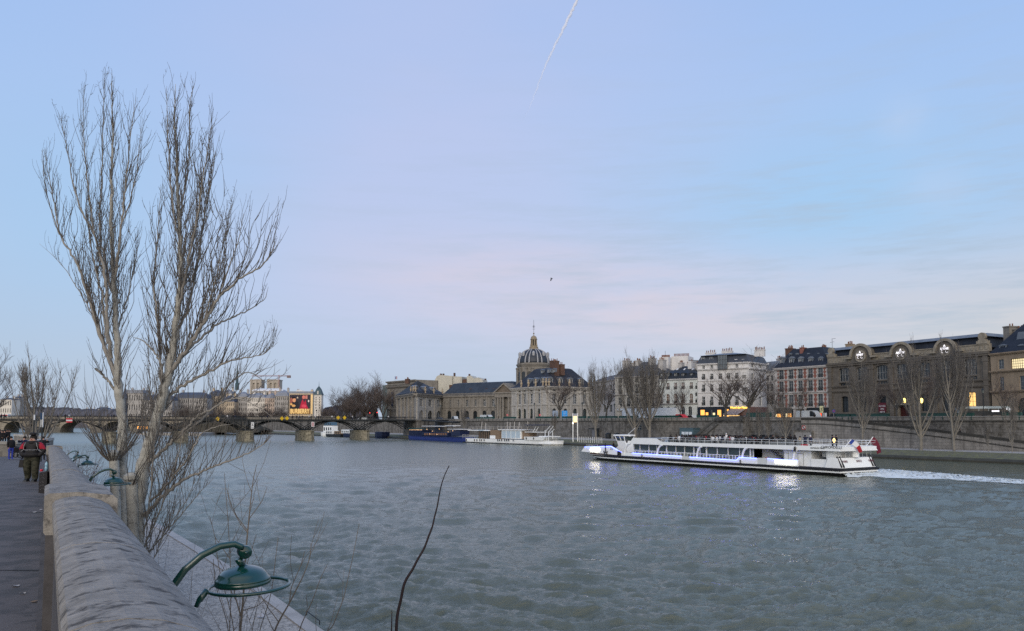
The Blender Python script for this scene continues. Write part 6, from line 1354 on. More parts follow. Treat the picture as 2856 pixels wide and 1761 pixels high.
# waves as real relief, the mesh finer near the bank
ds = [9.0]
while ds[-1] < 130: ds.append(ds[-1]+max(.05, ds[-1]**2/9500))
while ds[-1] < 1500: ds.append(ds[-1]*1.035)
ds.append(6000.0); ds = np.array(ds); na = 1000; ta = np.linspace(-1.0, 1.0, na)
X = ds[:, None]*ta[None, :]; Y = np.repeat(ds[:, None], na, 1); Z = np.zeros_like(X)
sx = np.maximum(np.gradient(ds), ds*2/na)[:, None]
wx = X+1.3*np.sin(Y*.31+1)+.8*np.sin(X*.23+2); wy = Y+1.1*np.sin(X*.27)+.7*np.sin(Y*.19+X*.11)
mod = .55+.45*np.sin(X*.045+1.2*np.sin(Y*.03))*np.sin(Y*.06+1.5*np.sin(X*.02+1))
for i in range(90):
    lam = 10**rng.uniform(-.45, .75); th = rng.normal(R(78), R(40)); k = 2*math.pi/lam; A = .0105*lam**.74
    att = np.clip((lam/sx-2.2)/2, 0, 1); ph = rng.uniform(0, 6.28)
    q = np.sin(k*(wx*math.cos(th)+wy*math.sin(th))+ph); Z += A*att*(q-.25*np.cos(2*k*(wx*math.cos(th)+wy*math.sin(th))+2*ph))*(mod if i % 3 else 1)
me = bpy.data.meshes.new('water'); nr = len(ds); V = np.stack([X, Y, Z], -1).reshape(-1, 3).astype(np.float32)
ii = (np.arange(nr-1)[:, None]*na+np.arange(na-1)[None, :]).ravel(); Fc = np.stack([ii, ii+1, ii+na+1, ii+na], -1).astype(np.int32)
me.vertices.add(len(V)); me.vertices.foreach_set('co', V.ravel()); me.loops.add(Fc.size); me.loops.foreach_set('vertex_index', Fc.ravel()); me.polygons.add(len(Fc))
me.polygons.foreach_set('loop_start', np.arange(0, Fc.size, 4, dtype=np.int32)); me.polygons.foreach_set('use_smooth', np.ones(len(Fc), bool)); me.update(); me.validate(); me.materials.append(m_water)
struct(link('water', me))
struct(MB().add([(-200, -300, -.02), (200, -300, -.02), (9.2, 9.2, -.02), (-9.2, 9.2, -.02)], [(0, 1, 2, 3)]).build('water', m_water))
# ================================================================== near bank
DN = Vector((-.516, .856)).normalized(); NN = Vector((DN.y, -DN.x))       # along the wall, towards the water
def gz(Y): Y = max(Y, 0); return 5.25-.0084*Y-.00015*Y*Y
def wp(X0, Y): return -.603*Y+X0
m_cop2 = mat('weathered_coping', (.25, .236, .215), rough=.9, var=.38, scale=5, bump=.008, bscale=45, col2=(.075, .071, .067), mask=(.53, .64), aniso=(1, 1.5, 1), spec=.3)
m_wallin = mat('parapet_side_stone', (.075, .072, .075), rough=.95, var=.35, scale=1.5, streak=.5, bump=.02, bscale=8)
PW = thing('parapet', 'long rounded stone parapet running beside the pavement into the distance', 'wall', (0, 1.5, gz(0)))
def sweep(prof, Ys, m, name, parent, zoff=0, jit=0, cap=True):
    """prof: (X offset, z above path profile) closed or open outline"""
    mb = MB(); n = len(prof)
    for Y in Ys:
        for x, z in prof: mb.v.append((wp(x, Y)+random.uniform(-jit, jit), Y, gz(Y)+zoff+z+random.uniform(-jit, jit)))
    for i in range(len(Ys)-1):
        for j in range(n-1): mb.f.append((i*n+j, (i+1)*n+j, (i+1)*n+j+1, i*n+j+1)); mb.m.append(0)
    if cap:
        mb.f += [tuple(range(n)), tuple(range(len(Ys)*n-1, (len(Ys)-1)*n-1, -1))]; mb.m += [0, 0]
    return mb.build(name, m, parent, False)
HC = 1.23                                                     # coping height above the pavement
body = [(.06, -4.6), (.06, HC-.16), (.5, HC-.16), (.5, -4.6)]
Yw = [-3, 0, 3, 6, 9, 12, 16, 20, 24, 28, 32, 34.6]
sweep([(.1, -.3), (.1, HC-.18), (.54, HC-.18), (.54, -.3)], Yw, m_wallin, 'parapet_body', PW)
cprof = [(.1, HC-.17), (.075, HC-.165), (.07, HC-.03), (.09, HC+.0), (.16, HC+.025), (.27, HC+.04), (.38, HC+.035), (.48, HC+.01), (.56, HC-.03), (.6, HC-.075), (.605, HC-.17), (.56, HC-.18)]
blk = -3.0; kk = 0
while blk < 34.5:                                             # coping stones with open joints
    ln = 1.9 if kk % 3 else 1.6; e = min(blk+ln, 34.6)
    if not (6.7 < blk+ln/2 < 8.3 and False):
        n = max(3, int((e-blk)/.16)); Ys = [blk+.009+(e-blk-.018)*q/n for q in range(n+1)]
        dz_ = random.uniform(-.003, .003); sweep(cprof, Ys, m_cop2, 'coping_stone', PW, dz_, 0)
    blk = e; kk += 1
for y0, y1 in ((6.75, 8.0), (30.2, 32.0)):                    # raised capping blocks
    pr = [(.02, HC-.3), (.0, HC-.28), (.0, HC+.03), (.04, HC+.055), (.3, HC+.07), (.6, HC+.045), (.64, HC+.01), (.64, HC-.3)]
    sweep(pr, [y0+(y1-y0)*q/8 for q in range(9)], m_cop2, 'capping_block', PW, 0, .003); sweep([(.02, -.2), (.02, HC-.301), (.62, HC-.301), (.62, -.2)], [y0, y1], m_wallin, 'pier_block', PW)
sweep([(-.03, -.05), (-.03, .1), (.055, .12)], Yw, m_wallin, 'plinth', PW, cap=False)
# quay retaining wall under the parapet and lower quay
NQ = thing('near_quay_wall', 'near retaining wall dropping from the parapet to the lower quay', 'wall', (-3, 6, 1.1))
sweep([(.08, -4.2), (.08, -.31), (.48, -.31), (.62, -4.2)], Yw, m_quaywall, 'wall_face', NQ)
NE = [(8.0, 2.0), (3.0, 9.6), (-5.5, 22.6), (-9.5, 29), (-14.4, 36.4), (-19.5, 43.8), (-27, 54), (-42, 74), (-61, 98), (-100, 150), (-175, 232)]
def nshift(off):
    out = []
    for i, p in enumerate(NE):
        a = Vector(NE[max(i-1, 0)]); b_ = Vector(NE[min(i+1, len(NE)-1)]); tt = (b_-a).normalized(); nn = Vector((-tt.y, tt.x)); out.append((p[0]+nn.x*off, p[1]+nn.y*off))
    return out
m_cob = mat('quay_cobbles', (.45, .42, .37), rough=.9, var=.3, scale=2)
_t = m_cob.node_tree; _b = _t.nodes['Principled BSDF']; _c = _t.nodes.new('ShaderNodeTexCoord'); _v = _t.nodes.new('ShaderNodeTexVoronoi'); _v.feature = 'DISTANCE_TO_EDGE'; _v.inputs['Scale'].default_value = 4.5; _t.links.new(_c.outputs['Object'], _v.inputs[0])
_r = _t.nodes.new('ShaderNodeMapRange'); _r.inputs[1].default_value = 0; _r.inputs[2].default_value = .12; _r.inputs[3].default_value = .62; _r.inputs[4].default_value = 1; _t.links.new(_v.outputs[0], _r.inputs[0])
_x = _t.nodes.new('ShaderNodeMix'); _x.data_type = 'RGBA'; _x.blend_type = 'MULTIPLY'; _x.inputs[0].default_value = 1; _src = _b.inputs['Base Color'].links[0].from_socket; _t.links.new(_src, _x.inputs[6]); _t.links.new(_r.outputs[0], _x.inputs[7]); _t.links.new(_x.outputs[2], _b.inputs['Base Color'])
_bp = _t.nodes.new('ShaderNodeBump'); _bp.inputs['Distance'].default_value = .03; _t.links.new(_r.outputs[0], _bp.inputs['Height']); _t.links.new(_bp.outputs[0], _b.inputs['Normal'])
struct(strip('lower_quay', nshift(.45), nshift(12), 1.1, 1.12, m_cob, -2))
m_kerb = mat('quay_kerb', (.42, .4, .37), rough=.8, var=.2, scale=1.5)
struct(strip('quay_kerb', nshift(0), nshift(.448), 1.13, 1.14, m_kerb, -2))
# mooring ring rail at the quay edge
t = thing('edge_ladder', 'thin dark iron ladder handle on the near quay edge', 'ladder', (G(855, 1718, 1.1))); a = G(855, 1716, 1.15); c = G(891, 1743, 1.15)
MB().tube([a, a+Vector((0, 0, .12)), c+Vector((0, 0, .12)), c], .018, 5).build('handle', m_dark, t)
# pavement
m_pav = mat('dark_pavement', (.115, .103, .1), rough=.75, var=.2, scale=.8, bump=.004, bscale=60, col2=(.07, .066, .064), mask=(.47, .55), spec=.4)
mb = MB(); Yp = [-4, 0, 2, 4, 6, 8, 10, 13, 16, 20, 24, 28, 32, 36, 42, 48, 56, 64, 72, 84]
for i in range(len(Yp)-1):
    y0, y1 = Yp[i], Yp[i+1]; X0 = .06
    mb.hexa([(wp(X0, y0)-40, y0, -2), (wp(X0, y0), y0, -2), (wp(X0, y1), y1, -2), (wp(X0, y1)-40, y1, -2), (wp(X0, y0)-40, y0, gz(y0)), (wp(X0, y0), y0, gz(y0)), (wp(X0, y1), y1, gz(y1)), (wp(X0, y1)-40, y1, gz(y1))])
struct(mb.build('pavement', m_pav))
# expansion lines and cracks as thin recessed sealing strips
for Yc, nm in ((17.5, 'joint'), (24.5, 'joint'), (10.2, 'joint')):
    mb = MB(); pts = []
    for q in range(20): x = wp(-.05, Yc)-q*.35; pts.append((x, Yc+.12*q*.35+random.uniform(-.03, .03), gz(Yc)+.004))
    for p, q_ in zip(pts, pts[1:]): mb.add([(p[0], p[1]-.02, p[2]), (q_[0], q_[1]-.02, q_[2]), (q_[0], q_[1]+.015, q_[2]), (p[0], p[1]+.015, p[2])], [(0, 1, 2, 3)])
    struct(mb.build('pavement_crack', mat('crack_dark', (.02, .02, .024), var=.1)))
# litter
m_paper = mat('paper_scrap', (.45, .46, .48), rough=.8, var=.2); m_leafb = mat('dead_leaf', (.16, .12, .09), rough=.8, var=.4)
def scrap(u, v, sz_, m_, lab, g):
    # intersect with the sloping pavement
    Y = 10
    for _ in range(30): p = P(u, v, Y); Y += (p.z-gz(Y))*(.6*2145/max(60, (v-1190)))*.8; Y = max(3, min(70, Y))
    p = P(u, v, Y); mb = MB(); n = 7; c = (p.x, p.y, gz(Y)+.006)
    vs = [(c[0]+sz_*random.uniform(.6, 1.2)*math.cos(q*2*math.pi/n), c[1]+sz_*random.uniform(.5, 1)*math.sin(q*2*math.pi/n), c[2]+random.uniform(0, .02)) for q in range(n)]
    mb.add(vs+[(c[0], c[1], c[2]+.012)], [(q, (q+1) % n, n) for q in range(n)]); tag(mb.build('litter', m_), lab, 'litter', g)
for u, v, s_, m_, lab in ((91, 1352, .09, m_paper, 'small white paper scrap on the pavement below the walking person'), (43, 1637, .06, m_paper, 'crumpled pale scrap lying alone in the middle of the pavement'), (119, 1424, .08, m_paper, 'white scrap at the foot of the bin post'), (122, 1750, .09, m_leafb, 'brown leaf against the parapet base at the bottom corner'), (63, 1658, .04, m_paper, 'tiny pale scrap beside the larger crumpled one'), (95, 1680, .05, m_leafb, 'thin brown leaf near the parapet in the foreground'), (48, 1339, .07, m_paper, 'pale scrap left of the walking person'), (96, 1430, .05, m_paper, 'tiny white scrap left of the bin post')): scrap(u, v, s_, m_, lab, 'bits of litter on the pavement')
t = MB(); p = G(725, 1722, 1.14); t.add([(p.x-.09, p.y, 1.15), (p.x+.1, p.y-.03, 1.15), (p.x+.12, p.y+.08, 1.19), (p.x-.02, p.y+.12, 1.24), (p.x-.1, p.y+.08, 1.18)], [(0, 1, 2, 3, 4)]); tag(t.build('litter', m_paper), 'bright white bag scrap on the cobbled lower quay', 'litter')
# curved wall at far left
pts = [(-58, 66), (-50, 69.5), (-46.2, 71.5), (-47.5, 77), (-52, 87), (-60, 98), (-72, 112)]
CW = thing('curved_parapet', 'pale curved stone parapet behind the people at far left', 'wall', (-46, 71, 4.2)); mb = MB(); mc = MB()
for (x0, y0), (x1, y1) in zip(pts, pts[1:]):
    d_ = Vector((x1-x0, y1-y0)).normalized(); nn = Vector((d_.y, -d_.x))*.28
    for mm, k0, z0, z1 in ((mb, 1, -.5, 5.0), (mc, 1.25, 5.003, 5.28)):
        q = nn*k0; mm.hexa([(x0-q.x, y0-q.y, z0), (x1-q.x, y1-q.y, z0), (x1+q.x, y1+q.y, z0), (x0+q.x, y0+q.y, z0), (x0-q.x, y0-q.y, z1), (x1-q.x, y1-q.y, z1), (x1+q.x, y1+q.y, z1), (x0+q.x, y0+q.y, z1)])
mb.build('wall_body', m_stone_mid, CW); mc.build('coping', m_stone_lt, CW)
struct(MB().prism([(-47, 72), (-48.5, 77), (-53, 87), (-61, 98), (-73, 112), (-110, 112), (-110, 70)], 0, 4.25).build('upper_path', m_pav))
# ---------------- green quay lamps
m_lamp = mat('lamp_green', (.004, .045, .036), rough=.22, var=.15, scale=3, spec=.6, coat=.5); m_chrome = mat('steel_collar', (.4, .4, .4), rough=.3, metal=.9, var=.1)
LC = P(677, 1600, 7.0)
def quay_lamp(label):
    t = thing('quay_lamp', label, 'lamp', (0, 0, 0), 'green arm lamps along the near quay wall', local=True)
    n = NN
    def q(p, l, z): return (n.x*p+DN.x*l, n.y*p+DN.y*l, z)
    arm = [(-.9, -.75), (-.82, -.5), (-.73, -.27), (-.62, -.07), (-.5, .1), (-.37, .21), (-.22, .275), (-.1, .285), (-.03, .25)]
    # smooth the arm
    A_ = [];
    for i in range(len(arm)-1):
        for s_ in range(4): f = s_/4; A_.append(Vector(arm[i]).lerp(Vector(arm[i+1]), f))
    A_.append(Vector(arm[-1])); MB().tube([q(a.x, -.12-.02*a.x, a.y) for a in A_], [.034-.006*i/len(A_) for i in range(len(A_))], 12).build('arm', m_lamp, t, True)
    mb = MB(); c = Vector(q(0, -.05, .2)); e = Vector((DN.x, DN.y, 0))*.045; mb.tube([c-e*1.3, c-e, c+e, c+e*1.3], [.05, .058, .058, .05], 18); mb.tube([c-e*1.9, c+e*1.9], .016, 8); mb.tube([Vector(q(-.05, -.05, .14)), Vector(q(-.03, -.04, .1)), Vector(q(0, -.02, .08))], [.035, .03, .022], 8); mb.build('hinge', m_lamp, t, True)
    MB().lathe((0, 0, 0), [(.02, .12), (.02, .085)], 12).build('collar', m_chrome, t)
    T = Matrix.Rotation(R(-2), 4, Vector((DN.x, DN.y, 0)))
    def lathe_t(prof, m_, nm, k=36):
        mb = MB(); mb.lathe((0, 0, 0), prof, k); mb.v = [tuple(T @ Vector(v)) for v in mb.v]; return mb.build(nm, m_, t, True)
    lathe_t([(.022, .1), (.03, .078), (.06, .07), (.12, .055), (.17, .033), (.205, .002), (.222, -.033), (.235, -.04), (.24, -.05), (.235, -.058), (.24, -.064), (.245, -.08), (.235, -.095), (.21, -.1), (.18, -.105), (.05, -.11)], m_lamp, 'lamp_shade')
    mb = MB(); K = 40; rp_ = [Vector((.055+.35*math.cos(2*math.pi*i/K), .35*math.sin(2*math.pi*i/K)*1.0, -.12)) for i in range(K+1)]
    # ring lies in the plane of the shade, shifted outward
    rp_ = [T @ Vector((n.x*v.x+DN.x*v.y, n.y*v.x+DN.y*v.y, v.z)) for v in rp_]; mb.tube(rp_, .0155, 8)
    mb.build('guard_ring', m_lamp, t, True)
    k0 = Vector((n.x*-.3, n.y*-.3, -.12)); k0 = T @ k0; mb = MB(); mb.tube([k0+Vector((0, 0, .02)), k0+Vector((-n.x*.06, -n.y*.06, -.06)), k0+Vector((-n.x*.075, -n.y*.075, -.08)), k0+Vector((-n.x*.09, -n.y*.09, -.12))], [.028, .028, .02, .02], 8); mb.build('bracket', m_lamp, t, True)
    return t
lp = quay_lamp('nearest large green lamp with curved arm and ring over the lower quay')
place(lp, LC)
labs = ['second green lamp just beyond the raised block of the parapet', 'small third green lamp beside the reddish shrub', 'tiny farthest green lamp among the shrub twigs']
for i, Yl in enumerate((20.3, 33.5, 44)):
    c = copy_tree(lp); place(c, (LC.x-.603*(Yl-7), Yl, LC.z+gz(Yl)-gz(7)), 0, labs[i])
# ---------------- litter bin
Yb = 17.6; bx = wp(.0, Yb); gb = gz(Yb); t = thing('litter_bin', 'black scratched litter panel on a thin post against the parapet', 'litter bin', (bx, Yb, gb))
m_binb = mat('bin_black', (.012, .012, .016), rough=.5, var=.3, scale=6)
mb = MB(); mb.hexa([(bx-.09, Yb-.08, gb+.43), (bx+.09, Yb-.08, gb+.41), (bx+.09, Yb+.08, gb+.41), (bx-.09, Yb+.08, gb+.43), (bx-.09, Yb-.08, gb+.89), (bx+.09, Yb-.08, gb+.91), (bx+.09, Yb+.08, gb+.91), (bx-.09, Yb+.08, gb+.89)]); mb.build('bin_body', m_binb, t)
MB().tube([(bx+.05, Yb, gb), (bx+.05, Yb, gb+.45)], .022, 6).build('post', m_dark, t)
mb = MB()
for k in range(5):
    z = gb+.5+.08*k; mb.tube([(bx-.08+.03*random.random(), Yb-.084, z), (bx-.02+.05*random.random(), Yb-.084, z+.05), (bx+.05*random.random(), Yb-.084, z+.01)], .003, 3)
mb.build('scratches', mat('scratch_grey', (.25, .25, .28), var=0), t)
bo = thing('bottle', 'clear blue water bottle standing on the litter bin', 'bottle', (bx+.02, Yb, gb+.92)); m_bot = mat('bottle_blue', (.25, .45, .6), rough=.15, var=.2, spec=.7)
MB().lathe((bx+.02, Yb, gb+.92), [(.032, 0), (.034, .08), (.028, .1), (.034, .12), (.032, .17), (.014, .2), (.014, .215)], 14).build('bottle_body', m_bot, bo, True); MB().lathe((bx+.02, Yb, gb+1.136), [(.016, 0), (.016, .02)], 10).build('cap', m_dark, bo)
MB_ = MB(); MB_.lathe((bx-.07, Yb-.03, gb+.915), [(.03, 0), (.034, .03), (.02, .05)], 10); tag(MB_.build('drink_can', m_sred), 'crushed red can beside the bottle on the bin', 'can')
# sign posts near the left poplar
Ys = 52; p0, p1 = P(117, 1190, Ys), P(117, 1150, Ys); t = thing('quay_post_sign', 'tall dark blue narrow sign on a post beside the left poplar', 'sign', (p0.x, Ys, 4.3))
sz2 = Ys/2145; MB().tube([(p0.x+1*sz2, Ys, 3.5), (p0.x+1*sz2, Ys, P(117, 1186, Ys).z)], .05, 6).build('post', m_dark, t)
MB().box(p0.x-5*sz2, p0.x+1.5*sz2, Ys-.03, Ys+.03, P(117, 1192, Ys).z, P(117, 1171, Ys).z).build('lower_panel', m_grey, t); MB().box(p0.x-5*sz2, p0.x+1.5*sz2, Ys-.04, Ys+.03, P(117, 1170.5, Ys).z, P(117, 1152, Ys).z).build('blue_panel', mat('panel_blue', (.02, .05, .11), var=.1), t)
MB().box(p0.x+1.6*sz2, p0.x+3.2*sz2, Ys-.04, Ys+.03, P(117, 1192, Ys).z, P(117, 1151, Ys).z).build('white_edge', m_white, t)
q = P(95, 1190, 54); t = thing('street_post', 'slim white and black post beside the dark blue sign', 'post', (q.x, 54, 4.2)); MB().tube([(q.x, 54, 3.3), (q.x, 54, P(95, 1172, 54).z)], .045, 6).build('post_lower', m_dark, t); MB().tube([(q.x, 54, P(95, 1171.8, 54).z), (q.x, 54, P(95, 1157, 54).z)], .05, 6).build('post_top', m_white, t)
# lit ticket sign on the far quay
Yk = bankY(1604, 2); q0, q1 = P(1598, 1200, Yk), P(1611, 1200, Yk); t = thing('landing_sign', 'tall framed landing stage sign with glowing yellow panel on two posts', 'sign', (q0.x, Yk, 1.2)); zk = lambda v: P(1604, v, Yk).z
for x in (q0.x, q1.x): MB().tube([(x, Yk, .8), (x, Yk, zk(1153))], .14, 6).build('post', m_bw, t)
MB().box(q0.x+.2, q1.x-.2, Yk-.08, Yk+.08, zk(1178), zk(1161)).build('lit_panel', mat('yellow_panel', (1, .8, .4), var=0, emit=(1, .68, .3), estr=1.3), t); MB().box(q0.x+.2, q1.x-.2, Yk-.08, Yk+.08, zk(1160.8), zk(1154)).build('header', mat('header_grey', (.3, .33, .4), var=.2), t)
text('BATO', None, 0, 0, 0, 1, m_dark, t) if False else None
MB().lathe((q0.x, Yk-.2, zk(1181)), [(.05, -.2), (.22, 0), (.05, .2)], 8).build('lamp', mat('cream_bulb', (1, .9, .7), var=0, emit=(1, .85, .55), estr=5), t)
mb = MB()
for k in range(1, 14): u = 1611+k*5.2; Y_ = bankY(u, .8); p = P(u, 1230, Y_); mb.tube([(p.x, Y_, .6), (p.x, Y_, 2.6)], .06, 4)
tag(mb.build('mooring_posts', m_bw), 'line of thin white posts along the far quay edge by the boat bow', 'railing')
# ================================================================== trees
class Tubes:
    def __init__(s): s.V = []; s.F = []; s.k = 0; s.mi = []
    def add(s, pts, rad, k=3, mi=0):
        pts = np.asarray(pts, float); n = len(pts); rad = np.broadcast_to(np.asarray(rad, float), (n,))
        t = np.gradient(pts, axis=0); t /= np.linalg.norm(t, axis=1)[:, None]+1e-9
        ref = np.array([.31, .95, .05]) if abs(t[0] @ np.array([.31, .95, .05])) < .85 else np.array([1., 0, 0]); a = np.cross(t, ref); a /= np.linalg.norm(a, axis=1)[:, None]+1e-9; b = np.cross(t, a)
        an = np.arange(k)*2*math.pi/k; ring = a[:, None]*np.cos(an)[None, :, None]+b[:, None]*np.sin(an)[None, :, None]
        s.V.append((pts[:, None]+ring*rad[:, None, None]).reshape(-1, 3)); i = np.arange(n-1)[:, None]*k; j = np.arange(k)[None, :]; j2 = (j+1) % k
        f = np.stack([i+j, i+j2, i+k+j2, i+k+j], -1).reshape(-1, 4)+s.k; s.F.append(f); s.k += n*k; s.mi.append(np.full(len(f), mi))
    def build(s, name, mats, parent=None):
        V = np.concatenate(s.V).astype(np.float32); F_ = np.concatenate(s.F).astype(np.int32); me = bpy.data.meshes.new(name)
        me.vertices.add(len(V)); me.vertices.foreach_set('co', V.ravel()); me.loops.add(F_.size); me.loops.foreach_set('vertex_index', F_.ravel()); me.polygons.add(len(F_)); me.polygons.foreach_set('loop_start', np.arange(0, F_.size, 4, dtype=np.int32))
        me.polygons.foreach_set('use_smooth', np.ones(len(F_), bool))
        if not isinstance(mats, (list, tuple)): mats = [mats]
        for m_ in mats: me.materials.append(m_)
        if len(mats) > 1: me.polygons.foreach_set('material_index', np.concatenate(s.mi).astype(np.int32))
        me.update(); return link(name, me, parent)
def smooth_path(pts, rad, n):
    pts = np.array([list(p) for p in pts], float); rad = np.array(rad, float); d = np.r_[0, np.cumsum(np.linalg.norm(np.diff(pts, axis=0), axis=1))]
    q = np.linspace(0, d[-1], n); out = np.stack([np.interp(q, d, pts[:, c]) for c in range(3)], -1)
    for _ in range(2): out[1:-1] = (out[:-2]+2*out[1:-1]+out[2:])/4
    return out, np.interp(q, d, rad), d[-1]
def grow(p, d, L, n, wig, up, rs, att=None):
    p = np.array(p, float); d = np.array(d, float); d /= np.linalg.norm(d); out = [p.copy()]; st = L/n
    for i in range(n):
        d = d+rs.normal(0, wig, 3)+np.array([0, 0, up]); d /= np.linalg.norm(d); p = p+d*st; out.append(p.copy())
    return np.array(out)
m_barkp = mat('poplar_bark', (.36, .355, .32), rough=.85, var=.3, scale=3, col2=(.1, .095, .085), mask=(.56, .7), bump=.02, bscale=12); m_twig = mat('dark_twigs', (.15, .132, .112), rough=.85, var=.2, scale=2); m_limb = mat('grey_limb', (.27, .255, .23), rough=.85, var=.25, scale=3)
def shoots(T, path, rad, L, dens, rs, lmin, lmax, t0=.1, t1=.97, r0=.012, up=.24, wig=.17, spread=.75, sub=.4, mi=0, taper=True, buds=True, ymul=1):
    n = int(L*dens*.7)
    for i in range(n):
        f = t0+(t1-t0)*rs.random(); x = f*(len(path)-1); k = int(min(x, len(path)-2)); p = path[k]+(path[k+1]-path[k])*(x-k); tg = path[k+1]-path[k]; tg = tg/(np.linalg.norm(tg)+1e-9)
        az_ = rs.uniform(0, 2*math.pi); o = np.array([math.cos(az_), math.sin(az_)*ymul, 0]); d = tg*.7+o*spread*rs.uniform(.4, 1.0)+np.array([0, 0, .5]); ln = rs.uniform(lmin*1.3, lmax*1.75)*(1-.4*f if taper else 1)
        ln *= 1-.45*max(0, f-.55)/.45; rr = min(rad[k]*.6, r0*(.6+ln*.35)); m_ = max(5, int(ln*4)); g = grow(p, d, ln, m_, wig, up, rs); T.add(g, np.linspace(rr*.85, .0034, m_+1), 3, mi)
        for q in range(int(ln*sub)+(1 if rs.random() < .5 else 0)):
            a = rs.integers(1, m_); dd = g[a]-g[a-1]; dd /= np.linalg.norm(dd); az_ = rs.uniform(0, 2*math.pi); l2 = ln*rs.uniform(.2, .5); h = grow(g[a], dd+np.array([math.cos(az_), math.sin(az_), .3])*.7, l2, 5, wig, up, rs); T.add(h, np.linspace(rr*.6, .0025, 6), 3, mi)
            if buds and rs.random() < .6:
                for z in range(2): e = rs.integers(1, 5); T.add(np.stack([h[e], h[e]+rs.normal(0, .05, 3)+[0, 0, .03]]), [.006, .004], 3, mi)
        if buds:
            for z in range(int(ln*1.2)):
                e = rs.integers(1, m_); T.add(np.stack([g[e], g[e]+rs.normal(0, .045, 3)+[0, 0, .03]]), [.007, .0045], 3, mi)
def hero(name, label, Y0, base_uv, limbs, group, seed):
    rs = np.random.default_rng(seed); b0 = P(*base_uv, Y0); t = thing(name, label, 'tree', (b0.x, Y0, 1.1)); trunk = Tubes(); lim = Tubes(); tw = Tubes()
    for li in limbs:
        pts = [P(u, v, Y0+dy) for u, v, dy in li['p']]; path, rad, L = smooth_path(pts, li['r'], max(8, int(len(pts)*6)))
        w_ = rs.normal(0, 1, path.shape)*np.minimum(.02, rad[:, None]*.5); w_[0] = 0; path = path+w_
        (trunk if li.get('trunk') else lim).add(path, rad if li.get('trunk') else rad*.78, 12 if li.get('trunk') else 7)
        s_ = li.get('s')
        if s_: shoots(tw, path, rad, L, s_[0], rs, s_[1], s_[2], t0=s_[3] if len(s_) > 3 else .1, spread=s_[4] if len(s_) > 4 else .55, r0=.0125)
    trunk.build('trunk', m_barkp, t); lim.build('limbs', m_limb, t); tw.build('twigs', m_twig, t); return t
G1 = 'twin bare poplars rising from the lower quay'
